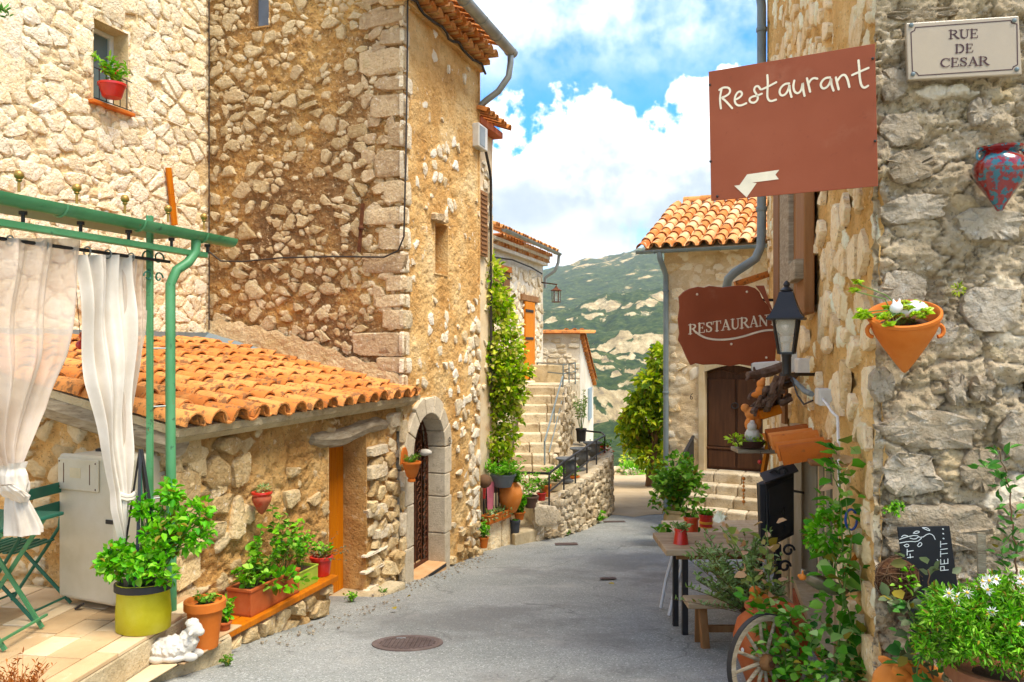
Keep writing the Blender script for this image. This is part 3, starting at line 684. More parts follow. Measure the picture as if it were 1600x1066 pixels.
def hills():
    ys = np.concatenate([np.linspace(29, 140, 24), np.linspace(146, 900, 150), np.linspace(910, 2300, 120), np.linspace(2330, 5100, 30)])
    ts = np.linspace(-1, 1, 260)
    T, Y = np.meshgrid(ts, ys); y = Y.ravel()
    x = (np.sign(T) * np.abs(T) ** 1.6).ravel() * (260 + 1.5 * y) + .13 * y
    prof = np.interp(y, [29, 45, 80, 160, 260, 380, 470, 540, 640, 700, 860, 940, 1000, 1250, 1650, 2150, 2700, 5200], [-5.6, -12, -20, -27, -37, -44, -38, -24, -14, 4, 18, 34, 37, 70, 150, 243, 200, 60])
    u = (x / y)
    n1 = fbm(np.stack([x * .004, y * .004, y * 0], 1), 5, 11); n2 = fbm(np.stack([x * .02, y * .02, y * 0], 1), 5, 21, .6); n3 = fbm(np.stack([x * .0012, y * .0012, y * 0], 1), 3, 31)
    amp = np.interp(y, [29, 60, 200, 500, 1000, 2000, 5000], [0, .6, 6, 14, 22, 34, 60])
    z = prof + n1 * amp * .75 + n2 * np.minimum(amp, 16) * .8 + n3 * np.interp(y, [0, 600, 2000], [0, 5, 30])
    # ridge falls to the left, climbs to the right
    z += np.interp(y, [700, 2150, 2700], [0, 1, .6]) * np.clip((u - .13) * 480, -80, 60)
    # broken limestone crags
    crag = np.interp(y, [330, 420, 520, 700, 760, 860, 900, 1000, 1100], [.15, .8, 1, 1, .35, .5, 1, .8, 0])
    rid = 1 - np.abs(fbm(np.stack([x * .011, y * .011, y * 0], 1), 5, 51, .6)) * 2.2; rid2 = 1 - np.abs(fbm(np.stack([x * .03, y * .03, y * 0 + 4], 1), 4, 61, .6)) * 2.2
    z = z + crag * (rid * 13 + rid2 * 5 - 9)
    Zg = z.reshape(len(ys), len(ts)); sl = np.abs(np.gradient(Zg, axis=0) / np.gradient(Y, axis=0)).ravel()
    rockv = crag * (np.clip(sl * .9, 0, .75) + .10) + n1 * .15 + np.interp(y, [100, 200, 300, 400], [0, .22, .12, .05])
    barev = np.interp(y, [900, 1100, 1400, 1800, 2100], [.15, .34, .36, .40, .42]) + n3 * .2 + n2 * .08
    o = grid_mesh('hills', np.stack([x, y, z], 1), len(ts), len(ys), hill_material(), None)
    for nm, val in (('rock', rockv), ('bare', barev)):
        a = o.data.attributes.new(nm, 'FLOAT', 'POINT'); a.data.foreach_set('value', val.astype(np.float32))
    return structure(o)
hills()
# lower ground under the village, reaching to the hills and behind the camera
def village_ground():
    b = MB(); b.add([(-3000, -700, -9), (3000, -700, -9), (3000, 60, -14), (-3000, 60, -14)], [(0, 1, 2, 3)])
    return structure(b.build('ground', plain('dry_ground', '#8f8a5c', .95), None))
village_ground()

# ---------------------------------------------------------------- wall planes of the left side
SL = 410 / F
dU = Vector((SL, 1, 0)).normalized()          # street direction
dN = Vector((dU.y, -dU.x, 0))                 # out of the left walls, to the street
CX, CY = -1.272, 9.31
TR = Fr(CX, CY, dU.x, dU.y, dN.x, dN.y)
TF = Fr(CX, CY, -dN.x, -dN.y, -dU.x, -dU.y)
TFL = 2.75
KX, KY = CX - dN.x * TFL, CY - dN.y * TFL
CW = Fr(KX, KY, -dU.x, -dU.y, dN.x, dN.y)
SW = Fr(CX - dN.x * .06, CY - dN.y * .06, -dU.x, -dU.y, dN.x, dN.y)
SHL = 3.70
g0 = SW.pt(SHL, 0)
SG = Fr(g0.x, g0.y, -dN.x, -dN.y, -dU.x, -dU.y)

# ---------------------------------------------------------------- cream stone house
house = thing('stone_house', 'cream limestone rubble house with small white window high on its wall', 'house', CW.pt(2, -1.9))
wa0, wz0 = CW.hit(200, 176); wa1, _ = CW.hit(146, 150); _, wz1 = CW.hit(146, 28)
WIN = (wa0, wa1, wz0, wz1)
cw_wall = wall_sheet('wall', CW, -.07, 3.6, -.3, 4.8, .018, .014, m_cream_mortar, house, [WIN], 5, cell=(.13, .10, .022, .95, .16))
wall_sheet('wall', CW, 0, 6.2, -2.2, -.3, .2, .01, m_cream_mortar, house); wall_sheet('wall', CW, 3.6, 6.2, -.3, 4.8, .2, .01, m_cream_mortar, house); wall_sheet('wall', CW, 0, 6.2, 4.8, 5.4, .2, .01, m_cream_mortar, house)
blk = [(CW.hit(18, 40)), (CW.hit(15, 95))]
def cw_in(a, z): return not (a > CW.hit(38, 100)[0] and z > CW.hit(20, 118)[1])
rubble(CW, .03, 4.0, .0, 5.2, .225, .165, .022, .013, m_cream_stone, cw_wall, 3, holes=[(wa0 - .14, wa1 + .14, wz0 - .02, wz1 + .1)], inside=cw_in, jit=.47, drop=.16, limit=300, cuts=1)
r_ = random.Random(4)
def block(fr, a0, a1, z0, z1, depth, mat, parent, name='stone', r=None, off=0.0, rough=.15):
    r = r or r_; w, h = (a1 - a0) / 2, (z1 - z0) / 2
    j = lambda: r.uniform(-.16, .10)
    poly = [(-w * (1 + j() * .5), -h * (1 + j())), (w * (1 + j() * .5), -h * (1 + j())), (w * (1 + j() * .5), h * (1 + j())), (-w * (1 + j() * .5), h * (1 + j()))]
    return set_stone(fr, (a0 + a1) / 2, (z0 + z1) / 2, poly, depth, mat, parent, r, name, 1, off, rough, .86)
# dressed blocks at the upper end of the wall and round the window
for y0, y1, x0, x1 in ((-60, -4, 0, 60), (0, 62, -60, 36), (66, 118, -60, 40)):
    a1, z0 = CW.hit(x0, (y0 + y1) / 2 + (y1 - y0) / 2); a0, z1 = CW.hit(x1, y0)
    block(CW, a0, min(a1, a0 + .9), z0, z1 - .01, .014, m_cream_stone, cw_wall)
for (x0, y0, x1, y1) in ((118, 48, 144, 82), (130, 85, 144, 112), (128, 10, 145, 42), (203, 75, 226, 118), (203, 122, 230, 176), (205, 45, 222, 70), (158, -18, 196, 26)):
    a1, z0 = CW.hit(x0, y1); a0, z1 = CW.hit(x1, y0); block(CW, a0, a1, z0, z1, .018, m_cream_stone, cw_wall)
win = MB()
reveal('window_reveal', CW, *WIN, .26, m_cream_mortar, house, None)
fw = MB(); o0 = -.26
for q in ((wa0, wa0 + .06, wz0, wz1), (wa1 - .05, wa1, wz0, wz1), (wa0 + .06, wa1 - .05, wz1 - .05, wz1), (wa0 + .06, wa1 - .05, wz0, wz0 + .05)):
    fw.fbox(CW, q[0], q[1], q[2], q[3], o0, o0 + .06)
wf = fw.build('window', m_white_paint, house, bevel=.004)
MB().fbox(CW, wa0 + .06, wa1 - .05, wz0 + .05, wz1 - .05, o0 + .02, o0 + .03).build('pane', plain('window_glass', '#5f6f70', .1, spec=.6, var=.05, bump=0), wf)
MB().fbox(CW, wa0 - .05, wa1 + .06, wz0 - .04, wz0 - .003, -.22, .06).build('sill', m_terra, house, bevel=.005)
rail = MB()
for z in (wz0 + .02, wz0 + .34): rail.tube([CW.pt(wa0 - .02, z, .03), CW.pt(wa1 + .02, z, .03)], .006)
for i in range(5): a = wa0 + (wa1 - wa0) * (i + .5) / 5; rail.tube([CW.pt(a, wz0 + .02, .03), CW.pt(a, wz0 + .34, .03)], .005)
rail.build('window_rail', m_iron, house)
core = MB(); core.fbox(CW, 0, 6.2, -2.3, 5.4, -4.4, -.45); core.build('wall_core', m_cream_mortar, house)
# red window box
t = thing('window_planter', 'red plastic planter of oleander hooked on the upper window rail', 'planter', CW.at(176, 155, .1))
c = CW.at(175, 153, .12)
MB().lathe(c + Vector((0, 0, 0)), [(.085, 0), (.09, .005), (.125, .125), (.135, .126), (.135, .15), (.12, .15), (.11, .13)], 20, sx=1.1).build('pot', m_red, t, True)
plant(t, c + Vector((0, 0, .13)), 14, .30, .20, .075, .022, lf_bright, 41, 14, up=.7, stem_r=.004)
pp, dd = blob_pts([(c + Vector((-.02, -.03, .30)), (.10, .05, .05), 16)], 5); leaves('blossom', t, pp, dd, .035, .03, lf_pink, 4)
# strip of orange wood and thin cable on the cream wall
b = MB(); p0, p1, p2 = CW.at(263, 262, .05), CW.at(268, 305, .05), CW.at(273, 352, .05)
for p, q in ((p0, p1), (p1, p2)): b.bar(p, q, .075, .035, up=CW.n)
o = b.build('wooden_strip', m_wood_orange, None, bevel=.006); tag(o, 'crooked strip of orange varnished wood fixed upright to the cream wall', 'wood strip')
o = MB().tube([CW.at(208, 182, .04), CW.at(255, 185, .04), CW.at(290, 200, .04), CW.at(322, 207, .04)], .006, 5).build('wall_cable', m_cream_stone, None, True)
tag(o, 'thin pale cable from the window sill across cream wall', 'cable')
o = MB().tube([CW.pt(.04, z, .05) for z in np.linspace(.2, 5.2, 14)], .008, 5).build('corner_cable', m_cable, None, True)
tag(o, 'thin upright cable in the corner where cream wall meets tower', 'cable')

# ---------------------------------------------------------------- tower house
tower = thing('tower_house', 'tall tower house of brown rubble and ochre plaster with pale quoins', 'house', TR.pt(0, -2.9))
TRL = 2.55; ZT = 4.32
da0, dz0 = TR.hit(643, 905); da1, _ = TR.hit(692, 880); _, dzt = TR.hit(668, 646); dz0 = TR.hit(668, 893)[1]
DOOR = (da0, da1, dz0, dzt, 'arch')
sa0, _ = TR.hit(680, 400); sa1, _ = TR.hit(700, 400); sz0 = TR.hit(690, 428)[1]; sz1 = TR.hit(690, 350)[1]
SLIT = (sa0, sa1, sz0, sz1)
tr_wall = wall_sheet('wall', TR, 0, TRL, -3.4, ZT, .018, .024, m_ochre_plaster, tower, [DOOR, SLIT], 8, 7, cell=(.17, .15, .018, .02, .22))
ua0, _ = TF.hit(420, 20); ua1, _ = TF.hit(391, 20); uz0 = TF.hit(400, 42)[1]
UP = (ua0, ua1, uz0, uz0 + .8)
tf_wall = wall_sheet('wall', TF, 0, TFL + .07, -1.0, 5.0, .016, .030, m_tower_mortar, tower, [UP], 12, 11, cell=(.12, .095, .022, .46, .22))
def tf_den(a, z):
    # stones thin out under the thick brown mortar of the middle
    q = TF.pt(a, z); px = 800 + q.x / q.y * F; py = HZ - q.z / q.y * F
    if py > 520: return .15 if px < 560 else .4
    d = .86
    if 400 < px < 560: d = .52
    if py > 400: d = .62
    return d
rubble(TF, .42, TFL - .02, -.2, 4.75, .215, .165, .045, .018, m_tower_stone, tf_wall, 26, holes=[(ua0 - .05, ua1 + .05, uz0 - .05, 9)], jit=.48, drop=.16, shrink=(.55, 1.05), density=tf_den, limit=300)
rubble(TF, .1, .55, -.1, 4.6, .26, .20, .05, .02, m_quoin, tf_wall, 22, keep=.75, jit=.4, shrink=(.75, 1.0), limit=60)
# mortar fillet where the shed roof meets the tower
FIL = Fr(*TF.pt(0, 0, .03)[:2], TF.ux, TF.uy, TF.nx, TF.ny); fpts = sorted([FIL.hit(x, y) for x, y in ((640, 598), (609, 580), (580, 566), (540, 556), (506, 540), (468, 528), (430, 518), (380, 505), (322, 498))])
wall_sheet('mortar_fillet', FIL, .0, TFL, -1.0, .2, .02, .014, M('trowelled_cream_mortar', ['#c6ad82', '#d9c39a', '#e6d5b0'], 2.5, 1.0, 26, .95, k=1.0, blotch=[('#9a7a50', 3, .54, .7, .55), ('#7d6340', 40, .55, .63, .45)], dist=.04), tower, [], 77, 10, ztop=lambda q: float(np.interp(q, [p_[0] for p_ in fpts], [p_[1] for p_ in fpts])) + .02 * math.sin(q * 23))
# quoins up the corner: alternately long on either face
r2 = random.Random(31); z = -2.95; i = 0
while z < 4.9:
    h = r2.uniform(.18, .36); la, lb = (.50, .14) if i % 2 else (.26, .20)
    la *= r2.uniform(.7, 1.3)
    if z < -.6: la = 0
    if la > 0: block(TF, -.035, la, z, z + h - .025, .026, m_quoin, tower, 'quoin', r2, rough=.3)
    block(TR, -.04, lb * r2.uniform(.7, 1.2), z, z + h - .025, .016, m_pale_stone if z > -.5 or i % 2 else m_shed_stone, tower, 'quoin', r2, rough=.3)
    z += h; i += 1
# pale stones breaking through the plaster
rubble(TR, .2, TRL, -3.3, -.2, .19, .16, .05, .014, m_pale_stone, tr_wall, 33, keep=.32, holes=[(da0 - .25, da1 + .25, -9, dzt + .25)], shrink=(.45, .95), jit=.45, limit=170)
rubble(TR, .2, TRL, -.2, ZT - .35, .20, .18, .05, .010, m_pale_stone, tr_wall, 34, keep=.14, holes=[(sa0 - .06, sa1 + .06, sz0 - .05, sz1 + .05)], shrink=(.3, .7), jit=.45, limit=60)
rubble(TR, TRL - .42, TRL + .02, -3.2, .4, .22, .2, .04, .02, m_pale_stone, tr_wall, 35, keep=.75, shrink=(.8, 1.0), limit=40)
rubble(TR, .35, TRL, -3.3, -2.55, .16, .14, .03, .045, m_shed_stone, tr_wall, 36, keep=.8, holes=[(da0 - .2, da1 + .2, -9, 9)], shrink=(.7, 1.0), limit=40)
# slit window with rough lintel stones
reveal('slit_reveal', TR, *SLIT, .32, m_ochre_plaster, tower, True)
for dx in (-.05, .12): block(TR, sa0 + dx - .05, sa0 + dx + .17, sz1 + .0, sz1 + .11, .07, m_quoin, tower, 'lintel_stone')
# small upper window
reveal('window_reveal', TF, *UP, .18, m_tower_mortar, tower, None)
MB().fbox(TF, ua0, ua1, uz0, uz0 + .8, -.2, -.17).build('window', plain('grey_shutter', '#7c8590', .7), tower)
m_clay_pale = M('pale_worn_clay', ['#c99a6c', '#d8ae82', '#e2c09a'], 4, .3, 50, .85, k=.95, blotch=[('#a87a50', 5, .57, .7, .5)])
# arched doorway: jamb blocks, voussoirs, grille, step
ac = (da0 + da1) / 2; ar = (da1 - da0) / 2; zs = dzt - ar
for side in (0, 1):
    z = dz0 - .18; k = 0
    hs = [.62, .5, .42, .38, .4] if side == 0 else [.55, .48, .30, .42, .36]
    for h in hs:
        z1 = min(z + h, zs)
        if z1 - z < .08: break
        w = .17 if (k + side) % 2 else .22
        a0, a1 = (da0 - w, da0) if side == 0 else (da1, da1 + w)
        jb = MB().fbox(TR, a0, a1, z, z1 - .008, -.28, .035); jb.build('jamb_block', m_arch_stone, tower, bevel=.012)
        z = z1; k += 1
nv = 7
for i in range(nv):
    t0, t1 = math.pi * i / nv + .012, math.pi * (i + 1) / nv - .012
    ro = ar + (.20 if i % 2 else .23); pts = []
    for t in np.linspace(t0, t1, 5): pts.append((ac - math.cos(t) * ar, zs + math.sin(t) * ar))
    for t in np.linspace(t1, t0, 5): pts.append((ac - math.cos(t) * ro, zs + math.sin(t) * ro))
    MB().prism([TR.pt(a, z, -.28) for a, z in pts], TR.n * .315).build('voussoir', m_arch_stone, tower, bevel=.010)
gr = MB(); go = -.22
gr.fbox(TR, da0, da0 + .03, dz0, zs, go - .015, go + .015); gr.fbox(TR, da1 - .03, da1, dz0, zs, go - .015, go + .015); gr.fbox(TR, da0, da1, dz0, dz0 + .04, go - .014, go + .014)
arcp = [TR.pt(ac - math.cos(t) * (ar - .015), zs + math.sin(t) * (ar - .015), go) for t in np.linspace(0, math.pi, 13)]
gr.tube(arcp, .014, 5)
for i in range(1, 5):
    a = da0 + (da1 - da0) * i / 5; zt = zs + math.sqrt(max(0, ar * ar - (a - ac) ** 2)); gr.tube([TR.pt(a, dz0, go), TR.pt(a, zt, go)], .008, 5)
gdoor = gr.build('iron_gate', m_rust, tower)
sp = MB(); rs = random.Random(2); z = dz0 + .1
while z < dzt - .1:
    for i in range(5):
        a = da0 + (da1 - da0) * (i + .5) / 5
        if z > zs and (a - ac) ** 2 + (z - zs) ** 2 > (ar - .06) ** 2: continue
        s = 1 if (i + int(z * 20)) % 2 else -1; ph = rs.uniform(-.4, .4); pts = []
        for q in np.linspace(0, 1, 9):
            an = q * 4.6 + ph; rr_ = .012 + .055 * (1 - q)
            pts.append(TR.pt(a + s * math.cos(an) * rr_, z + math.sin(an) * rr_, go + .012))
        sp.tube(pts, .0085, 4)
    z += .085
sp.build('scrollwork', m_rust, gdoor, True)
MB().fbox(TR, da0 - .02, da1 + .02, dz0 - .3, dzt, -.42, -.34).build('door', plain('dark_brown_door', '#4a2f20', .7), tower)
stp = MB().fbox(TR, da0 - .0, da1 + .0, dz0 - .35, dz0 - .002, -.34, .05); stp.build('threshold', m_clay_pale, tower, bevel=.006)
MB().fbox(TR, da0 + .01, da1 - .01, dz0 - .055, dz0 - .015, .0505, .054).build('threshold_strip', m_iron, tower)
# white clay bird shape tied on the gate
o = MB().ball(TR.at(664, 707, -.16), .075, 10, 7, (1.2, .6, .6)).build('ornament', m_stone_fig, tower, True)
# house number 9
def strokes_mesh(fr, polys, width, mat, name, parent, off=.004, thick=.004, off_step=.0002, close=False):
    b = MB(); k = 0
    for poly, w in polys:
        pts = [Vector((p[0], p[1])) for p in poly]; n = len(pts); L_, R_ = [], []
        for i in range(n):
            d = (pts[min(i + 1, n - 1)] - pts[max(i - 1, 0)]); d.normalize() if d.length else None
            nn = Vector((-d.y, d.x)) * (w / 2); L_.append(pts[i] + nn); R_.append(pts[i] - nn)
        o1 = off + k * off_step; k += 1
        for i in range(n - 1):
            q = [L_[i], L_[i + 1], R_[i + 1], R_[i]]
            b.add([fr.pt(x.x, x.y, o1) for x in q] + [fr.pt(x.x, x.y, o1 + thick) for x in q], [(3, 2, 1, 0), (4, 5, 6, 7), (0, 1, 5, 4), (1, 2, 6, 5), (2, 3, 7, 6), (3, 0, 4, 7)])
        for e in (pts[0], pts[-1]):
            b.lathe(fr.pt(e.x, e.y, o1 + .0001), [(w / 2, 0), (w / 2, thick)], 10, rot=Matrix((fr.u, fr.u.cross(fr.n) * -1, fr.n)).transposed())
    return b.build(name, mat, parent)
na, nz_ = TR.hit(697, 690)
nine = [(na + math.cos(t) * .022, nz_ + .03 + math.sin(t) * .028) for t in np.linspace(.2, 6.2, 14)] + [(na + .022, nz_ - .01), (na + .008, nz_ - .06)]
strokes_mesh(TR, [(nine, .010)], 0, m_iron, 'number_nine', tower, off=.05)
# eave: genoise courses, rafters, gutter and bent pipe
ev = MB()
for k, (o0_, z0_) in enumerate(((.06, ZT - .30), (.16, ZT - .20), (.26, ZT - .10))): ev.fbox(TR, -.3, TRL + .02, z0_, z0_ + .07, -.1, o0_)
ev.build('eave_course', m_ochre_plaster, tower, bevel=.008)
mtile = barrel_mesh('eave_tile', .34, .085, .075, .012); mtile.materials.append(m_tile_pale)
for k, (oo, zz) in enumerate(((.20, ZT - .225), (.31, ZT - .125))):
    for i in range(13):
        p = TR.pt(-.2 + i * .21 + k * .1, zz, oo); R = Matrix((TR.u, -TR.n, Vector((0, 0, 1)))).transposed().to_4x4()
        mk('eave_tile', mtile, None, tower, Matrix.Translation(p) @ R)
tile_roof(tower, TR.pt(-.3, ZT + .02, .36), TR.u, (-TR.n + Vector((0, 0, .38))), 15, 3, .2, .32, m_tile, 71, chan=False)
gp = [TR.pt(a, ZT - .02, .47) for a in np.linspace(-.8, TRL + .12, 5)]
def gutter(pts, r, mat, parent, name='gutter', seg=8):
    """open half-round gutter along a line"""
    b = MB(); d = (pts[-1] - pts[0]).normalized(); x = d.cross(Vector((0, 0, 1))).normalized(); V = []
    for p in (pts[0], pts[-1]):
        for q in (r, r * .9):
            for k in range(seg + 1):
                a = math.pi + math.pi * k / seg; V.append(p + x * math.cos(a) * q + Vector((0, 0, math.sin(a) * q)))
    n = seg + 1; f = []
    for k in range(seg): f += [(k, k + 1, 2 * n + k + 1, 2 * n + k), (n + k, n + k + 1, 3 * n + k + 1, 3 * n + k)]
    f += [(0, n, 3 * n, 2 * n), (seg, n + seg, 3 * n + seg, 2 * n + seg), tuple(range(n)), tuple(range(2 * n, 3 * n))]
    b.add(V, f)
    for t in np.arange(.35, (pts[-1] - pts[0]).length, .6):
        c_ = pts[0] + d * t; b.tube([c_ + x * math.cos(a) * r * 1.05 + Vector((0, 0, math.sin(a) * r * 1.05)) for a in np.linspace(math.pi, 2 * math.pi, 8)], .008, 4)
    return b.build(name, mat, parent, True)
gutter(gp, .085, m_zinc, tower)
e_ = TR.pt(TRL + .02, ZT - .08, .47)
pipe = [e_, e_ + Vector((0, 0, -.12)), TR.pt(TRL + .02, ZT - .40, .44), TR.pt(TRL + .02, ZT - .60, .28), TR.pt(TRL + .0, ZT - .72, .10), TR.pt(TRL - .0, ZT - .80, .0)]
MB().tube(pipe, .048, 10).build('downpipe', m_zinc, tower, True)
cb = MB(); cb.tube([TR.pt(a, ZT - .28 + .03 * math.sin(a * 9), .09 + .02 * math.sin(a * 14)) for a in np.linspace(-.1, TRL + .05, 22)], .018, 5)
cb.build('cable_bundle', m_cable, tower, True)
core = MB(); core.fbox(TR, .45, TRL - .02, -3.5, ZT + .1, -2.7, -.45); core.build('wall_core', m_ochre_plaster, tower)
endw = MB(); endw.obox(TR.pt(TRL + .0, .5, -1.4), TR.u * .02, TR.n * 1.4, Vector((0, 0, 3.9))); endw.build('end_wall', m_ochre_plaster, tower)
# cable down the corner and along the front, iron tie bar
pth = [TR.at(637, -8, .06), TR.at(636, 120, .06), TR.at(634, 250, .06), TR.at(631, 370, .06), TF.at(622, 392, .07), TF.at(600, 402, .07), TF.at(520, 401, .05), TF.at(440, 403, .05), TF.at(380, 409, .05), TF.at(345, 408, .05), TF.at(325, 392, .05)]
o = MB().tube(pth, .011, 5).build('wall_wire', m_cable, None, True); tag(o, 'black wire down the tower corner then across its brown front', 'wire')
tb = thing('tie_bar', 'rusty upright iron tie bar on the brown tower front', 'tie bar', TF.at(563, 390, .05))
b = MB(); b.bar(TF.at(567, 318, .07), TF.at(561, 394, .07), .035, .03, TF.n); b.build('bar', m_rust, tb)
MB().ball(TF.at(564, 357, .08), .035, 8, 5).build('anchor_nut', m_rust, tb, True)

# ---------------------------------------------------------------- lean-to shed
shed = thing('lean_to_shed', 'low stone lean-to with orange barrel-tile roof and orange plank door', 'shed', SW.pt(2, -2.5))
EZ = -.60                                     # eave height
oa0, _ = SW.hit(572, 820); oa1, _ = SW.hit(514, 820); oz0 = SW.hit(535, 945)[1]; oz1 = SW.hit(520, 692)[1]
OD = (oa0, oa1, oz0, oz1)
sw_wall = wall_sheet('wall', SW, 0, SHL, -2.95, EZ + .12, .016, .045, m_shed_mortar, shed, [OD], 15, 5, cell=(.19, .15, .030, .14, .24))
rubble(SW, .02, 1.0, -2.9, -1.2, .20, .165, .035, .035, m_shed_stone, sw_wall, 51, keep=.85, holes=[OD], jit=.4, limit=90)
rubble(SW, 0, SHL, -2.9, -2.35, .22, .16, .03, .07, m_shed_stone, sw_wall, 52, keep=.85, holes=[(oa0 - .03, oa1 + .03, -9, 9)], limit=70)
rubble(SW, oa1 + .1, SHL, -2.3, -.8, .30, .24, .06, .02, m_shed_stone, sw_wall, 53, keep=.24, shrink=(.4, 1.0), limit=80)
rubble(SW, SHL - .9, SHL + .02, -1.6, -.72, .30, .25, .05, .035, m_shed_stone, sw_wall, 54, keep=.9, limit=30)
for (x0, y0, x1, y1) in ((572, 690, 606, 716), (574, 720, 604, 752), (572, 784, 600, 812), (568, 850, 604, 872), (566, 875, 600, 900), (570, 900, 606, 926), (585, 815, 612, 846), (608, 640, 634, 668)):
    a1, z0 = SW.hit(x0, y1); a0, z1 = SW.hit(x1, y0); block(SW, a0, a1, z0, z1, .04, m_pale_stone, sw_wall, rough=.3)
reveal('door_reveal', SW, *OD, .30, m_shed_mortar, shed, None, 'lrt')
for i in range(5):
    a = oa0 + (oa1 - oa0) * i / 5; MB().fbox(SW, a + .002, a + (oa1 - oa0) / 5 - .002, oz0, oz1, -.32, -.275).build('plank', m_wood_orange, shed, bevel=.005)
ln = MB(); L0 = SW.hit(602, 690)[0]; L1 = SW.hit(488, 700)[0]; pts = []
for i, q in enumerate(np.linspace(0, 1, 9)): pts.append(SW.pt(L0 + (L1 - L0) * q, oz1 + .075 + .03 * math.sin(q * 7) - .02 * q, -.02))
ln.tube(pts, [.06, .085, .08, .09, .085, .095, .085, .08, .05], 8)
o = ln.build('lintel', m_wood_grey, shed, True)
stp = MB().fbox(SW, oa0 - .45, oa1 + .12, oz0 - .3, oz0 - .002, -.34, .26); stp.build('doorstep', m_concrete, shed, bevel=.03)
# near gable wall
slope = .62 / 2.85
sg_wall = wall_sheet('wall', SG, 0, 3.2, -2.3, EZ + .1, .02, .05, m_shed_mortar, shed, [], 16, 5, cell=(.2, .15, .04, .7, .24), ztop=lambda a: EZ + .08 + a * slope)
rubble(SG, 0, 3.1, -2.2, -.2, .36, .28, .06, .06, m_shed_stone, sg_wall, 55, keep=.5, inside=lambda a, z: z < EZ - .12 + a * slope, shrink=(.5, 1.0), limit=60)
for z in np.arange(-2.1, -.75, .3): block(SG, -.05, .36 if int(z * 10) % 2 else .22, z, z + .27, .035, m_shed_stone, sg_wall, rough=.3); block(SW, SHL - .3, SHL + .05, z, z + .27, .03, m_shed_stone, sw_wall, rough=.3)
core = MB(); core.fbox(SW, .02, SHL - .4, -2.9, EZ, -2.6, -.38); core.build('wall_core', m_shed_mortar, shed)
# roof bed, verge beam, tiles
E0 = SW.pt(SHL + .08, EZ, .20); eup = (-dN + Vector((0, 0, slope))).normalized(); RL = 3.05
NC = 15; PT = (SHL + .08 + .20) / NC
bed = MB(); bw = dU * ((NC + .3) * PT)
q0 = E0 - dU * .03 + eup * .03; nrm = dU.cross(eup); nrm = nrm if nrm.z > 0 else -nrm
bed.prism([q0, q0 + bw, q0 + bw + eup * (RL - .1), q0 + eup * (RL - .1)], nrm * -.06); bed.build('roof_bed', m_concrete, shed)
fas = MB(); fas.prism([E0 + eup * .03 - nrm * .062, E0 + eup * .22 - nrm * .062, E0 + eup * .24 - nrm * .17, E0 + eup * .08 - nrm * .125], dU * (NC * PT)); fas.build('eave_bed', m_concrete, shed, bevel=.02)
vb = MB().tube([E0 + eup * .08 - nrm * .14 + dU * .06, E0 + eup * 1.0 - nrm * .14 + dU * .05, E0 + eup * 2.4 - nrm * .14 + dU * .05], [.10, .11, .10], 8); vb.build('verge_beam', m_wood_grey, shed, True)
tile_roof(shed, E0 + dU * .05, dU, eup, NC, 9, PT, .325, m_tile, 61, r0=PT * .385, jitter=.016)
fl = MB(); fl.prism([CW.pt(0, EZ + RL * slope + .02, .02), CW.pt(3.3, EZ + RL * slope + .02, .02), CW.pt(3.3, EZ + RL * slope + .10, .02), CW.pt(0, EZ + RL * slope + .10, .02)], CW.n * .02)
fl.prism([TF.pt(.05, EZ + .04, .03), TF.pt(TFL, EZ + .16 + TFL * slope, .03), TF.pt(TFL, EZ + .07 + TFL * slope, .14), TF.pt(.05, EZ - .03, .14)], Vector((0, 0, .02)))
fl.build('flashing', m_zinc_blue, shed)

# loose grit and dirt gathered along the foot of the left walls
def gutter_grit():
    r = random.Random(44); bm_ = MB()
    for _ in range(420):
        s = r.uniform(-3.3, 2.5); o = .06 + abs(r.gauss(0, .16)) + (.28 if s < -1.0 else 0); p = TR.pt(s, 0, o)
        if s < -1.0 and o < .36: continue
        k = .003 + .009 * r.random() ** 3; p.z = gz(p.y) + .012; a = r.uniform(0, 3.1)
        bm_.obox(p, (math.cos(a) * k, math.sin(a) * k, r.uniform(-.3, .3) * k), (-math.sin(a) * k * .8, math.cos(a) * k * .8, 0), (r.uniform(-.3, .3) * k, 0, k * .7))
    o = bm_.build('gutter_grit', M('grit', ['#85796a', '#a39784', '#c4b8a2'], 30, .3, 60, .95, k=.9), None); tag(o, 'loose grit gathered along the foot of the tower wall', 'grit', kind='stuff')
gutter_grit()
# ---------------------------------------------------------------- terrace
TZ = -1.85
m_paver = M('sandstone_paver', ['#b99770', '#d3b48c', '#e2c9a4', '#ecdcc0'], 3, .4, 60, .85, rr=.7, val=.15, k=.86, dist=.006, blotch=[('#9a6f4a', 5, .57, .70, .5), ('#efdfc4', 7, .60, .72, .5)])
ed = Vector((.14, .99, 0)).normalized(); en = Vector((ed.y, -ed.x, 0))      # terrace edge direction, outward
T1 = Vector((-2.255, 5.56, TZ))
TE = lambda s, o, z=0: T1 - ed * s - en * o + Vector((0, 0, z))           # s toward camera, o inward
terr = structure(MB().prism([TE(-.35, 0, -.03), TE(4.5, 0, -.03), TE(4.5, 4, -.03), TE(-1.2, 4, -.03), TE(-1.2, .4, -.03), TE(-.35, .25, -.03)], (0, 0, -.6)).build('terrace', m_concrete, None, bevel=.01))
r3 = random.Random(12); o = .0; row = 0
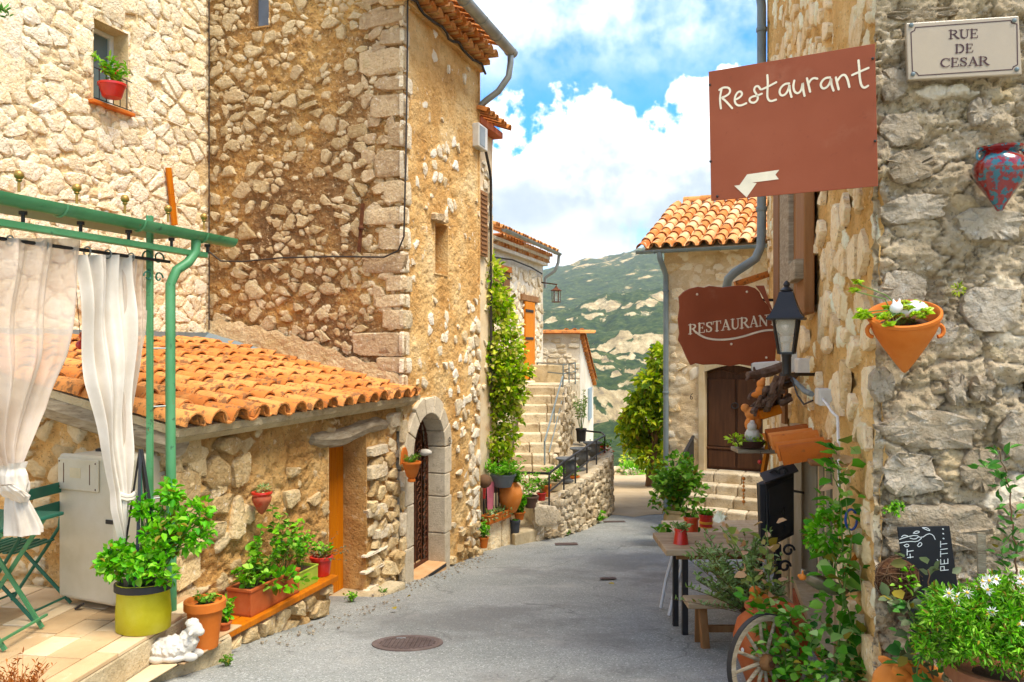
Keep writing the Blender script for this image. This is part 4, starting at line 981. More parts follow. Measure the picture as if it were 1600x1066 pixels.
while o < 2.2:
    w = .16 if row == 0 else r3.choice((.2, .24, .3)); s = -.33 - r3.random() * .2
    while s < 1.9:
        l = r3.uniform(.26, .62)
        if not (s + l < -.1 and o > .4 and s < -.33 - (o - .4) * .3) and s + l > -.34:
            s0 = max(s, -.34) + .004; s1 = s + l - .004; hh = r3.uniform(-.003, .003)
            MB().prism([TE(s0, o + .004, -.028), TE(s1, o + .004, -.028), TE(s1, o + w - .004, -.028), TE(s0, o + w - .004, -.028)], (0, 0, .028 + hh)).build('paver', m_paver if row else M('pale_edge_slab', ['#d3bfa4', '#e2d3bd', '#ecdfcb'], 4, .2, 60, .85, k=.8, dist=.005) if s0 == -1 else m_paver, terr, bevel=.005)
        s += l
    o += w; row += 1
# lower step block in front of the terrace
stepb = MB().prism([(-1.975, 5.62, -2.055), (-2.33, 4.84, -2.055), (-2.62, 4.2, -2.055), TE(1.4, -.002, -.205), TE(-.36, -.002, -.205), (-2.12, 5.86, -2.055)], (0, 0, -.35))
lstep = tag(structure(stepb.build('stone_step', m_concrete, None, bevel=.015)), None, None)
for i, (s0, s1, o0, o1) in enumerate(((-.3, .02, -.24, -.01), (.03, .42, -.26, -.01), (.43, .9, -.17, -.01))):
    MB().prism([TE(s0, o0, -.203), TE(s1, o0 + .05, -.203), TE(s1, o1, -.203), TE(s0, o1, -.203)], (0, 0, .012)).build('paver', m_paver, lstep, bevel=.004)

# ---------------------------------------------------------------- pergola
GP = Fr(-2.36, 5.55, dU.x, dU.y, dN.x, dN.y)
perg = thing('pergola', 'green metal pergola with gutter, brass ball finials and curtain rod over terrace', 'pergola', (-2.4, 5.5, TZ))
ga, gz_ = GP.hit(288, 371); g1 = GP.hit(356, 382)[0]; g00 = GP.hit(0, 315)[0] - 1.2
gutter([GP.pt(g00, gz_ + .055, .03), GP.pt(g1, gz_ + .045, .03)], .065, m_green, perg)
MB().fbox(GP, g00, g1 - .12, gz_ + .055, gz_ + .075, -.6, -.04).build('roof_edge', m_green_dark, perg)
ba, bz = GP.hit(150, 378); bm1 = GP.hit(320, 395)[0]
MB().fbox(GP, g00, bm1, gz_ - .125, gz_ - .085, -.03, .03).build('beam', m_green, perg, bevel=.004)
for px in (30, 120, 195, 262, 318):
    a = GP.hit(px + 6, 350)[0]
    b = MB(); b.tube([GP.pt(a, gz_ - .09, 0), GP.pt(a, gz_ - .04, 0)], .010, 6); b.tube([GP.pt(a, gz_ - .04, 0), GP.pt(a, gz_ - .02, 0)], .022, 8); b.build('hanger', m_iron, perg)
    b = MB(); b.tube([GP.pt(a, gz_ + .09, -.03), GP.pt(a, gz_ + .15, -.03)], .008, 6); b.ball(GP.pt(a, gz_ + .155, -.03), .017, 8, 6, (1, 1, .6)); b.ball(GP.pt(a, gz_ + .185, -.03), .027, 10, 8)
    b.build('finial', plain('dull_brass', '#a8823c', .4, .6, .5), perg, True)
dp = [GP.pt(GP.hit(301, 378)[0], gz_ - .01, .03), GP.pt(GP.hit(300, 395)[0], gz_ - .10, .03), GP.pt(GP.hit(290, 412)[0], gz_ - .18, .02), GP.pt(GP.hit(276, 424)[0], gz_ - .24, 0), GP.pt(GP.hit(270, 445)[0], gz_ - .34, -.02), GP.pt(GP.hit(270, 600)[0], -.4, -.02), GP.pt(GP.hit(272, 900)[0], TZ, -.02)]
MB().tube(dp, .034, 12).build('downpipe', m_green, perg, True)
pa = GP.hit(249, 400)[0]
b = MB(); b.bar(GP.pt(pa, gz_ + .12, -.08), GP.pt(pa, TZ, -.08), .038, .038); b.build('post', m_green, perg, bevel=.004)
b = MB()
for z in (-.02, -.42, -1.05): b.tube([GP.pt(pa, z, -.08), GP.pt(GP.hit(270, 500)[0], z, -.02)], .006, 5)
b.build('pipe_clip', m_zinc, perg)
sc_ = MB()
for dx in (-1, 1):
    for zz, rr_ in ((gz_ - .17, .05), (gz_ - .30, .04)):
        sc_.tube([GP.pt(pa + dx * (.05 + rr_ * math.cos(t) * (1 - t / 9)), zz + rr_ * math.sin(t) * (1 - t / 9), -.05) for t in np.linspace(0, 6, 14)], .006, 5)
sc_.build('scroll_bracket', m_green_dark, perg, True)
rz = GP.hit(245, 405)[1]; ra1 = GP.hit(274, 405)[0]
MB().tube([GP.pt(g00, rz, -.05), GP.pt(ra1, rz, -.05)], .011, 8).build('curtain_rod', m_iron, perg, True)

m_cloth = M('ecru_linen', ['#cfc2b0', '#dcd1c1', '#e4dbcd'], 6, .25, 300, .9, k=.85, dist=.003)
m_cloth_white = M('white_cotton', ['#dacfbe', '#e4dacb', '#ece4d7'], 6, .2, 300, .9, k=.88, dist=.003)
def sheer_mat():
    m = M('sheer_voile', ['#d8c8b6', '#e0d2c2', '#e8dccf'], 6, .15, 300, .9, k=.9, dist=.003); t = m.node_tree; N = t.nodes; L = t.links
    tr = N.new('ShaderNodeBsdfTransparent'); tr.inputs[0].default_value = (1, .97, .93, 1); mx = N.new('ShaderNodeMixShader')
    lw = N.new('ShaderNodeLayerWeight'); lw.inputs[0].default_value = .35; mr = N.new('ShaderNodeMapRange'); L.new(lw.outputs['Facing'], mr.inputs[0]); mr.inputs[3].default_value = .26; mr.inputs[4].default_value = .02
    tl = N.new('ShaderNodeBsdfTranslucent'); tl.inputs[0].default_value = hx('#e0d2c2', .9); m2 = N.new('ShaderNodeMixShader'); m2.inputs[0].default_value = .3
    L.new(N['Principled BSDF'].outputs[0], m2.inputs[1]); L.new(tl.outputs[0], m2.inputs[2])
    L.new(mr.outputs[0], mx.inputs[0]); L.new(m2.outputs[0], mx.inputs[1]); L.new(tr.outputs[0], mx.inputs[2]); L.new(mx.outputs[0], N['Material Output'].inputs[0])
    return m
m_sheer = sheer_mat()
def curtain(parent, rows, folds, amp, mat, seed, name='cloth', off=-.05, nu=90, nv=70):
    """rows: (py, px_left, px_right, fold amp factor) in the rod plane"""
    ys = [q[0] for q in rows]; V = []
    for v in np.linspace(ys[0], ys[-1], nv):
        l = np.interp(v, ys, [q[1] for q in rows]); rgt = np.interp(v, ys, [q[2] for q in rows]); k = np.interp(v, ys, [q[3] for q in rows])
        for u in np.linspace(0, 1, nu):
            px = l + (rgt - l) * u; a, z = GP.hit(px, v)
            ph = 2 * math.pi * folds * u + .6 * math.sin(3 * u + seed) + .25 * math.sin(v * .012 + seed)
            o = off + amp * k * (math.sin(ph) + .35 * math.sin(2.3 * ph + seed)) + .02 * k * math.sin(v * .03 + u * 5)
            V.append(tuple(GP.pt(a, z, o)))
    return grid_mesh(name, np.array(V), nu, nv, mat, parent)
lc = thing('sheer_curtain', 'sheer ecru curtain gathered into a big knot beside the green table', 'curtain', GP.at(25, 740))
curtain(lc, [(372, -70, 137, .7), (450, -70, 132, 1), (560, -66, 112, 1.1), (640, -50, 84, 1), (700, -18, 50, .9), (728, 2, 38, .7)], 4.6, .034, m_sheer, 1)
def cloth_bundle(parent, rows, lobes, mat, seed, name, off=-.05, nu=72, nv=40, twist=0.0):
    """gathered cloth as a fluted, slightly twisted sleeve: rows (py, px_centre, half width px)"""
    ys = [q[0] for q in rows]; V = []
    for v in np.linspace(ys[0], ys[-1], nv):
        cxp = np.interp(v, ys, [q[1] for q in rows]); hw = np.interp(v, ys, [q[2] for q in rows]); c0 = GP.at(cxp, v, off); k = c0.y / F
        tt = (v - ys[0]) / (ys[-1] - ys[0])
        for u in np.linspace(0, 2 * math.pi, nu):
            r = hw * k * (1 + .16 * math.sin(lobes * u + twist * tt * 6 + seed) + .07 * math.sin((lobes * 2 + 1) * u - twist * tt * 4 + seed * 2)); V.append(tuple(c0 + Vector((math.cos(u) * r, math.sin(u) * r * .7, 0))))
    return grid_mesh(name, np.array(V), nu, nv, mat, parent)
cloth_bundle(lc, [(722, 20, 20), (732, 20, 16), (742, 20, 20), (756, 22, 22), (768, 22, 20), (776, 22, 15)], 5, m_cloth, 1, 'knot', twist=.55)
cloth_bundle(lc, [(758, 10, 10), (766, 18, 15), (776, 30, 14), (784, 34, 9)], 4, m_cloth, 2, 'knot_wrap', off=.0, twist=.8)
cloth_bundle(lc, [(772, 24, 13), (790, 28, 18), (812, 34, 23), (826, 37, 26), (834, 37, 26)], 6, m_cloth, 3, 'tail', nv=24)
rings = MB()
for px in (26, 80, 146, 178, 214): a = GP.hit(px, 390)[0]; rings.tube([GP.pt(a + .0, rz + math.sin(t) * .028 - .005, -.05 + math.cos(t) * .028) for t in np.linspace(0, 6.283, 13)], .005, 5)
rings.build('ring', m_zinc, lc, True)
rc = thing('white_curtain', 'opaque white curtain tied narrow near the fridge and basil', 'curtain', GP.at(195, 780))
curtain(rc, [(398, 132, 215, .8), (480, 138, 216, 1), (600, 150, 214, 1), (700, 168, 212, .9), (770, 186, 209, .6), (800, 188, 206, .7), (842, 196, 206, .6)], 3.3, .034, m_cloth_white, 5)
curtain(rc, [(402, 205, 250, .8), (480, 206, 246, 1), (600, 205, 232, 1), (700, 205, 222, .9), (765, 204, 213, .6)], 3.0, .022, m_sheer, 8, 'sheer_lining', off=-.09, nu=50)
b = MB(); c0 = GP.at(197, 776, -.05)
for q in (0, .02): b.tube([c0 + Vector((math.cos(t) * .055, math.sin(t) * .05, q + .012 * math.sin(2 * t))) for t in np.linspace(0, 6.283, 13)], .014, 6)
b.build('tie_band', m_cloth, rc, True)

# ---------------------------------------------------------------- old refrigerator
fl_, fr_ = Vector((-3.255, 5.70, TZ)), Vector((-2.72, 5.46, TZ))
FG = Fr(fl_.x, fl_.y, (fr_ - fl_).x, (fr_ - fl_).y, (fr_ - fl_).y, -(fr_ - fl_).x); fwid = (fr_ - fl_).length
if FG.n.y > 0: FG.nx, FG.ny = -FG.nx, -FG.ny; FG.n = -FG.n
m_fridge = M('aged_enamel', ['#c2b89f', '#cfc6b0', '#d8d0bd'], 3, .05, 30, .45, k=.92, blotch=[('#9b8f78', 5, .62, .74, .4), ('#8c8068', 18, .68, .74, .5)], spec=.4)
frg = thing('refrigerator', 'small old beige refrigerator standing against the stone wall', 'refrigerator', FG.pt(fwid / 2, TZ, -.2))
FH = 1.10
MB().fbox(FG, .0, fwid, TZ + .02, TZ + FH - .03, -.47, -.07).build('cabinet', m_fridge, frg, bevel=.05, segs=4)
MB().fbox(FG, .004, fwid - .004, TZ + .05, TZ + FH - .02, -.062, .0).build('door', m_fridge, frg, bevel=.045, segs=4)
MB().fbox(FG, .03, fwid - .15, TZ + .83, TZ + FH - .045, .0, .02).build('control_panel', m_fridge, frg, bevel=.012, segs=3)
MB().fbox(FG, .16, .27, TZ + .92, TZ + .99, .0205, .022).build('sticker', plain('old_label', '#cdbd98', .8), frg)
b = MB()
for a, z in ((.05, TZ + .85), (fwid - .17, TZ + .85), (.05, TZ + FH - .07), (fwid - .17, TZ + FH - .07)): b.ball(FG.pt(a, z, .021), .006, 6, 4)
for a in (.095, .36): b.fbox(FG, a - .003, a + .003, TZ + .88, TZ + 1.02, .0202, .022)
b.build('panel_trim', m_rust, frg)
b = MB(); b.fbox(FG, fwid - .09, fwid - .02, TZ + .62, TZ + .65, .0, .006); b.build('door_catch', m_iron, frg, bevel=.003)
b = MB(); b.bar(FG.pt(.24, TZ + .01, .03), FG.pt(.29, TZ + .045, .02), .035, .012); b.build('hinge', m_iron, frg)
b = MB(); b.bar(FG.pt(.10, TZ + FH - .02, -.25), FG.pt(.34, TZ + FH - .02, -.30), .05, .02); b.build('top_strip', m_iron, frg)

# ---------------------------------------------------------------- green folding table and chair
tbl = thing('folding_table', 'green metal folding bistro table half hidden by the knotted curtain', 'table', (-3.15, 4.95, TZ))
tc_ = Vector((-3.30, 5.0, TZ + .745))
MB().obox(tc_, Vector((.30, -.05, 0)), Vector((.05, .30, 0)), (0, 0, .012)).build('table_top', m_green_dark, tbl, bevel=.008)
for s in (-1, 1):
    for d_ in (-1, 1):
        p = tc_ + Vector((.24 * d_, .22 * s, -.02)); q = Vector((tc_.x - .24 * d_, tc_.y + .22 * s, TZ + .01)); q.y += .03 * d_ * s
        MB().bar(p, q, .026, .014, up=(0, 1, 0)).build('leg', m_green, tbl)
b = MB(); b.bar((tc_.x + .24, tc_.y - .24, TZ + .08), (tc_.x + .24, tc_.y + .24, TZ + .08), .014); b.bar((tc_.x - .24, tc_.y - .24, TZ + .08), (tc_.x - .24, tc_.y + .24, TZ + .08), .014); b.build('brace', m_green, tbl)
chr_ = thing('folding_chair', 'dark green slatted folding chair between table and refrigerator', 'chair', (-3.4, 5.6, TZ))
cc = Vector((-3.47, 5.55, TZ)); cx_ = Vector((.97, -.12, 0)); cy_ = Vector((.12, .97, 0))
CP = lambda x, y, z: cc + cx_ * x + cy_ * y + Vector((0, 0, z))
for y in (-.2, .2):
    b = MB(); b.tube([CP(-.18, y, .01), CP(.10, y, .40), CP(.20, y, .55), CP(.25, y, .88)], .012, 6); b.build('back_leg', m_green_dark, chr_, True)
    MB().bar(CP(.30, y * .95, .01), CP(-.18, y * .95, .46), .022, .012, up=(0, 1, 0)).build('front_leg', m_green_dark, chr_)
for i in range(7): x = -.20 + i * .058; MB().bar(CP(x, -.2, .455), CP(x, .2, .455), .035, .012).build('seat_slat', m_green_dark, chr_, bevel=.003)
for x, z in ((.235, .84), (.215, .70)): MB().bar(CP(x, -.2, z), CP(x, .2, z), .012, .075).build('back_slat', m_green_dark, chr_, bevel=.003)
b = MB(); b.bar(CP(-.16, -.2, .06), CP(-.16, .2, .06), .012); b.bar(CP(.28, -.19, .06), CP(.28, .19, .06), .012); b.build('brace', m_green_dark, chr_)

# ---------------------------------------------------------------- basil in a yellow bag
bc = P(224, 985, 5.19); bc.z = TZ
bas = thing('basil_planter', 'lush bright green basil in a yellow fabric planter bag', 'planter', bc)
m_yel = M('yellow_tarpaulin', ['#a8a034', '#b9b044', '#c4bc58'], 4, .25, 40, .6, k=.85, dist=.006, blotch=[('#8f7420', 5, .62, .74, .6)])
b = MB().lathe(bc, [(.155, 0), (.165, .01), (.17, .12), (.165, .255), (.172, .26), (.174, .31), (.165, .315), (.15, .29)], 28, sx=1.0, sy=.85)
for i, v in enumerate(b.v):
    p = Vector(v) - bc; a = math.atan2(p.y, p.x); s = 1 + .02 * math.sin(4 * a + p.z * 12) + .012 * math.sin(9 * a); b.v[i] = tuple(bc + Vector((p.x * s, p.y * s, p.z)))
b.build('bag', m_yel, bas, True)
MB().lathe(bc + Vector((0, 0, .265)), [(.172, 0), (.180, .002), (.180, .045), (.172, .047)], 28, sy=.85).build('rim_band', m_black, bas, True)
MB().lathe(bc + Vector((0, 0, .27)), [(.16, 0), (.12, .02), (.001, .03)], 16, sy=.85).build('soil', m_soil, bas, True)
st = MB(); apex = P(220, 702, 5.25)
for p in ((-.14, -.04), (.15, -.05), (.0, .13), (.02, -.14)): st.bar(bc + Vector((p[0], p[1], .28)), apex + Vector((p[0] * .04, p[1] * .04, 0)), .020, .006)
st.build('strap', m_black, bas)
MB().tube([bc + Vector((0, 0, .28)), apex + Vector((0, 0, -.1))], .008, 6).build('stake', m_green_dark, bas, True)
bl = [(q[0], q[1], int(q[2] * 1.2)) for q in [(P(190, 875, 5.12), (.16, .13, .10), 260), (P(235, 885, 5.05), (.17, .13, .12), 300), (P(262, 840, 5.15), (.15, .13, .14), 260), (P(300, 830, 5.15), (.15, .12, .13), 230), (P(222, 820, 5.2), (.10, .10, .16), 170), (P(262, 790, 5.2), (.09, .09, .14), 140), (P(312, 800, 5.18), (.08, .08, .10), 100), (P(180, 880, 5.15), (.08, .1, .08), 70)]]
rsb = random.Random(19); sprigs = []
for c0, rad, n in bl:
    for _ in range(max(3, n // 26)):
        v = Vector((rsb.gauss(0, 1), rsb.gauss(0, 1), rsb.gauss(.3, 1))).normalized(); k_ = rsb.uniform(.45, .95); sprigs.append((c0 + Vector((v.x * rad[0] * k_, v.y * rad[1] * k_, v.z * rad[2] * k_)), (.042, .042, .05), rsb.randint(16, 26)))
pp, dd = blob_pts(sprigs, 9); leaves('foliage', bas, pp, dd, .052, .036, lf_basil, 9, .10, .3, .45)
b = MB(); rs = random.Random(3)
for c0, rad, n in bl:
    for _ in range(5): q = c0 + Vector([rs.uniform(-.6, .6) * x for x in rad]); m_ = (bc + Vector((0, 0, .3))).lerp(q, .55) + Vector((0, 0, .05)); b.tube([bc + Vector((rs.uniform(-.08, .08), rs.uniform(-.08, .08), .28)), m_, q], [.006, .005, .003], 5)
b.build('stalk', m_stem, bas, True)

# ---------------------------------------------------------------- sheep statue, pots on the step
shc = P(272, 1032, 5.17); shc.z = -2.043
def fig(name, label, cat, parts, loc, mat, vox=.006, bump=None, group=None, rotz=0.0):
    b = MB(); R = Matrix.Rotation(rotz, 3, 'Z')
    for q in parts:
        c_, r_s = Vector(q[0]), q[1]; rot = q[2] if len(q) > 2 else None
        b.ball(Vector(loc) + R @ c_, 1.0, 14 if max(r_s) > .021 else 7, 10 if max(r_s) > .021 else 5, r_s, R @ rot if rot else R)
    o = b.build(name, mat, None, True, sharp=False)
    m = o.modifiers.new('remesh', 'REMESH'); m.mode = 'VOXEL'; m.voxel_size = vox; m.use_smooth_shade = True
    s = o.modifiers.new('smooth', 'SMOOTH'); s.factor = .5; s.iterations = 2
    if bump:
        tx = bpy.data.textures.new(name + '_wool', 'VORONOI'); tx.noise_scale = bump[0]
        d = o.modifiers.new('curls', 'DISPLACE'); d.texture = tx; d.strength = bump[1]; d.mid_level = .5; d.texture_coords = 'GLOBAL'
    return tag(o, label, cat, group)
sheep = [((0, 0, .085), (.125, .078, .075)), ((-.08, 0, .075), (.065, .072, .065)), ((.09, 0, .12), (.06, .055, .075)), ((.13, -.01, .20), (.052, .045, .048)), ((.165, -.02, .185), (.032, .028, .027)), ((.115, 0, .235), (.035, .035, .022)),
         ((.10, .055, .20), (.014, .03, .016)), ((.12, -.065, .19), (.014, .03, .016)), ((.11, -.04, .03), (.05, .024, .028)), ((.13, .03, .03), (.05, .024, .028)), ((-.09, -.05, .03), (.055, .028, .03)), ((.0, -.03, .03), (.10, .05, .03)), ((-.14, 0, .09), (.02, .02, .025))]
rsh = random.Random(5)
for (cc_, rr_q) in ((sheep[0][0], sheep[0][1]), (sheep[1][0], sheep[1][1]), (sheep[2][0], sheep[2][1]), (sheep[5][0], sheep[5][1])):
    for _ in range(80):
        v = Vector((rsh.gauss(0, 1), rsh.gauss(0, 1), abs(rsh.gauss(0, 1)) - .3)).normalized(); s_ = rsh.uniform(.009, .014)
        sheep.append(((cc_[0] + v.x * rr_q[0] * .95, cc_[1] + v.y * rr_q[1] * .95, cc_[2] + v.z * rr_q[2] * .95), (s_, s_, s_)))
fig('sheep_statue', 'pale stone sheep statue on the low step beside an orange pot', 'statue', sheep, shc, m_stone_fig, .0042, rotz=.12)
tp = P(320, 1008, 5.42); tp.z = -2.053
t = thing('flower_pot', 'orange terracotta pot of seedlings on the low step behind the sheep', 'flower pot', tp)
pot(t, tp, .125, .085, .325, m_terra, .012, .06)
plant(t, tp + Vector((0, 0, .29)), 12, .07, .08, .035, .02, lf_mid, 51, 6, up=.5, stem_r=.002)
tp = P(350, 992, 5.72); tp.z = -2.05
t = thing('flower_pot', 'little saucer pot of leafy green herbs between orange pot and bench', 'flower pot', tp)
pot(t, tp, .05, .04, .07, m_terra_red, .006, .015)
plant(t, tp + Vector((0, 0, .05)), 14, .17, .05, .045, .03, lf_bright, 52, 9, up=.4, stem_r=.003)

# ---------------------------------------------------------------- plank bench with planters along the shed
bn = thing('plank_bench', 'orange wooden plank bench on a rough stone base along the shed', 'bench', SW.pt(2.3, -2.5, .2))
BZ = -2.125
a0 = SW.hit(526, 905, .34)[0]; a1 = SHL + .12
for o0_, o1_ in ((.05, .195), (.205, .345)): MB().fbox(SW, a0 - .02, a1, BZ - .05, BZ, o0_, o1_).build('plank', m_wood_orange, bn, bevel=.006)
bbase = wall_sheet('base', Fr(*SW.pt(0, 0, .27)[:2], SW.ux, SW.uy, SW.nx, SW.ny), a0 + .02, a1 - .05, -2.75, BZ - .045, .04, .03, m_shed_mortar, bn, [], 19)
rubble(Fr(*SW.pt(0, 0, .27)[:2], SW.ux, SW.uy, SW.nx, SW.ny), a0 + .02, a1 - .1, -2.68, BZ - .05, .22, .15, .03, .05, m_shed_stone, bbase, 57, keep=.95, limit=40)
MB().fbox(SW, a0 + .0, a0 + .06, -2.75, BZ - .052, .0, .27).build('base_end', m_shed_stone, bn, bevel=.02)
def trough(parent, p0, p1, depth_v, h, mat, t=.02, lip=.012):
    """open long planter with walls; p0-p1 front bottom edge, depth_v inward"""
    p0, p1, dv = Vector(p0), Vector(p1), Vector(depth_v); u = (p1 - p0).normalized(); n = -dv.normalized(); b = MB(); L_ = (p1 - p0).length; D_ = dv.length
    up = Vector((0, 0, 1)); C = (p0 + p1) / 2 + dv / 2
    b.obox(C + up * (t / 2), u * (L_ / 2), n * (D_ / 2), up * (t / 2))
    for s in (-1, 1):
        b.obox(C + n * s * (D_ / 2 - t / 2) + up * (h / 2 + .001), u * (L_ / 2), n * (t / 2), up * (h / 2 - .001))
        b.obox(C + u * s * (L_ / 2 - t / 2) + up * (h / 2 + .001), u * (t / 2), n * (D_ / 2 - t), up * (h / 2 - .001))
        b.obox(C + n * s * (D_ / 2) + up * (h - lip), u * (L_ / 2 + lip * .6), n * (lip * .6), up * lip)
        b.obox(C + u * s * (L_ / 2) + up * (h - lip), u * (lip * .6), n * (D_ / 2 - lip * .6), up * lip * .98)
    o = b.build('trough', mat, parent, bevel=.004)
    MB().obox(C + up * (h * .82), u * (L_ / 2 - t), n * (D_ / 2 - t), up * .004).build('soil', m_soil, parent)
    return C + up * h * .85, u
p0 = SW.pt(SW.hit(392, 950, .30)[0], BZ, .30); p1 = SW.pt(SW.hit(468, 930, .30)[0], BZ, .30)
t = thing('planter_box', 'long reddish terracotta planter of tall leafy weeds on plank bench', 'planter', p0)
c0, u_ = trough(t, p0, p1, -dN * .22, .215, m_terra_red)
for i in range(5): plant(t, c0 + u_ * (-.28 + .14 * i), 5, [.25, .32, .45, .62, .5][i], .14, .062, .045, [lf_bright, lf_mid][i % 2], 60 + i, 16, up=.25, stem_r=.004, lean=(.08, 0, 0))
pp, dd = blob_pts([(c0 + Vector((.1, -.05, .02)), (.30, .12, .07), 130)], 8); leaves('trailing_foliage', t, pp, dd, .07, .055, lf_bright, 8)
p0 = SW.pt(SW.hit(462, 915, .28)[0], BZ, .28); p1 = SW.pt(SW.hit(497, 905, .28)[0], BZ, .28)
t = thing('planter_box', 'small lime green plastic planter behind the long terracotta planter', 'planter', p0)
c0, u_ = trough(t, p0, p1, -dN * .18, .16, plain('lime_plastic', '#a6b83c', .5, k=.85), .008, .008)
plant(t, c0, 12, .40, .2, .05, .034, lf_bright, 71, 14, up=.3, stem_r=.003)
rp_ = SW.pt(SW.hit(505, 900, .22)[0], BZ, .20)
t = thing('flower_pot', 'red plastic pot with wiry trailing plant at bench end', 'flower pot', rp_)
pot(t, rp_, .10, .075, .18, m_red, .008, .03)
plant(t, rp_ + Vector((0, 0, .15)), 26, .22, .34, .018, .012, lf_grey, 73, 14, up=.1, stem_r=.002, stem_mat=m_terra_red, hmin=.1, lean=(.12, -.05, -.02))
plant(t, rp_ + Vector((0, 0, .15)), 7, .16, .08, .05, .035, lf_bright, 74, 8)

# ---------------------------------------------------------------- wall pots on the shed
wp = SW.at(409, 800, .11)
t = thing('wall_pot', 'small red-rimmed clay wall pot with cactus on the shed wall', 'wall pot', wp)
MB().lathe(wp, [(.01, -.02), (.03, .0), (.075, .09), (.082, .12), (.07, .145), (.085, .165), (.08, .17), (.06, .15), (.05, .14)], 18).build('pot', M('red_dipped_clay', ['#a8503a', '#b86a50', '#c03020'], 8, .1, 60, .6, k=.85), t, True)
MB().lathe(wp + Vector((0, 0, .135)), [(.073, 0), (.088, .02), (.086, .034), (.065, .036), (.06, .0)], 18).build('rim', m_red, t, True)
pp, dd = blob_pts([(wp + Vector((.01, 0, .185)), (.05, .05, .04), 90)], 3); leaves('cactus', t, pp, dd, .03, .016, lf_olive, 3, spread=.3)
wp = TR.at(643, 752, .16)
t = thing('wall_pot', 'orange clay wall pocket with rosemary beside the arched iron gate', 'wall pot', wp)
MB().lathe(wp, [(.03, -.01), (.045, .0), (.045, .025), (.035, .035), (.06, .06), (.105, .2), (.112, .205), (.112, .225), (.095, .225), (.085, .19)], 20, sy=.9).build('pot', m_terra, t, True)
bp_ = wp - TR.n * .10 - TR.u * .0
MB().prism([bp_ + TR.u * x + Vector((0, 0, z)) for x, z in ((-.10, .20), (.10, .20), (.075, .33), (.03, .385), (-.03, .385), (-.075, .33))], TR.n * .018).build('back_plate', m_terra, t, bevel=.006)
plant(t, wp + Vector((0, 0, .2)), 40, .12, .10, .022, .006, lf_mid, 77, 12, up=.8, stem_r=.002, hmin=.3)

# ---------------------------------------------------------------- manhole cover, weeds, fallen leaves
mc = on_road(637, 1004)
n_r = Vector((0, -(gz(mc.y + .3) - gz(mc.y - .3)) / .6, 1)).normalized(); Rm = Vector((0, 0, 1)).rotation_difference(n_r).to_matrix()
man = thing('manhole_cover', 'round patterned rusty iron manhole cover set in the asphalt', 'manhole cover', mc)
m_man = M('cast_iron', ['#6c5c54', '#7d6c64', '#8d7c72'], 6, .5, 60, .7, metal=.2, k=.85)
mr = .245; mc = mc + n_r * (.004 + float(fbm(np.array([[mc.x * .5, mc.y * .5, 0.0]]), 3, 3)[0]) * .02)
MB().lathe(mc, [(mr, -.04), (mr + .03, -.02), (mr + .03, .004), (mr, .006), (mr - .012, .0), (mr - .02, -.006)], 40, rot=Rm).build('frame', m_man, man, True)
b = MB(); b.lathe(mc, [(mr - .014, -.03), (mr - .014, .0)], 40, rot=Rm)
nn = 13
for i in range(-nn, nn + 1):
    for j in range(-nn, nn + 1):
        x, y = i * .034 + (j % 2) * .017, j * .019
        if x * x + y * y < (mr - .035) ** 2: b.obox(mc + Rm @ Vector((x, y, .003)), Rm @ Vector((.011, .004 * (1 if j % 2 else -1), 0)), Rm @ Vector((0, .005, 0)), Rm @ Vector((0, 0, .004)))
b.build('lid', m_man, man)
MB().obox(mc + Rm @ Vector((-.07, .14, .006)), Rm @ Vector((.035, .006, 0)), Rm @ Vector((0, .008, 0)), Rm @ Vector((0, 0, .004))).build('lift_slot', m_zinc, man)
for i, (px, py, h, n, mat, lab) in enumerate(((549, 940, .10, 9, lf_bright, 'bright weed growing from the gutter beside the shed doorstep'), (506, 960, .07, 8, lf_mid, 'small weed below the right end of the plank bench'), (598, 928, .06, 7, lf_mid, 'tiny weed at the foot of the stone jamb by orange door'), (356, 1040, .07, 10, lf_mid, 'low weed at the foot of the terrace step'), (934, 818, .22, 12, lf_bright, 'yellow green weed clump at far end of the retaining wall'), (885, 838, .10, 10, lf_mid, 'weeds in the gutter under the middle of the retaining wall'))):
    p = on_road(px, py); t = thing('weed', lab, 'weed', p); plant(t, p, n * 2, h, h * .6, h * .3, h * .2, mat, 80 + i, 5, up=.5, stem_r=.002)
fb = on_road(780, 940); rs = random.Random(8)
for i, (px, py, lab) in enumerate(((618, 958, 'yellow fallen leaf on the asphalt near the arched gate'), (960, 918, 'pale fallen leaf lying in the middle of the road'), (642, 936, 'brown fallen leaf against the threshold of the arched gate'))):
    p = on_road(px, py) + Vector((0, 0, .035)); o = leaves('fallen_leaf', None, [p], [(rs.uniform(-1, 1), rs.uniform(-1, 1), .05)], .07, .05, leafmat('dry_leaf', ['#a8922c', '#c0a844', '#d0b860'], .8), i, spread=.1); tag(o, lab, 'leaf')
# red and orange festoon balls behind the curtain, dry tuft bottom corner, twig at the top edge
for (px, py, m_, lab) in ((131, 525, m_orange_glaze, 'orange ball hanging beside the sheer curtain above the shed roof'), (126, 539, m_red, 'red ball hanging just below the orange one beside curtain')):
    p = P(px, py, 5.4); t = thing('hanging_ball', lab, 'ball', p); MB().ball(p, .032, 12, 9).build('ball', m_, t, True); MB().tube([p + Vector((0, 0, .03)), GP.pt(GP.hit(px, 400)[0], rz, -.06)], .002, 4).build('thread', m_cable, t)
tf = P(25, 1075, 4.2)
t = thing('dry_tuft', 'rusty brown wiry tuft at the terrace edge in the bottom corner', 'plant', tf + Vector((0, 0, -.1)))
plant(t, tf + Vector((0, 0, -.12)), 110, .26, .17, .03, .006, leafmat('rusty_straw', ['#8f4c20', '#b06a30', '#c88848'], .8), 91, 5, up=1.0, stem_r=.002, stem_mat=plain('rusty_stalk', '#a8622e', .8), hmin=.4)
tw = CW.at(4, 20, .5)
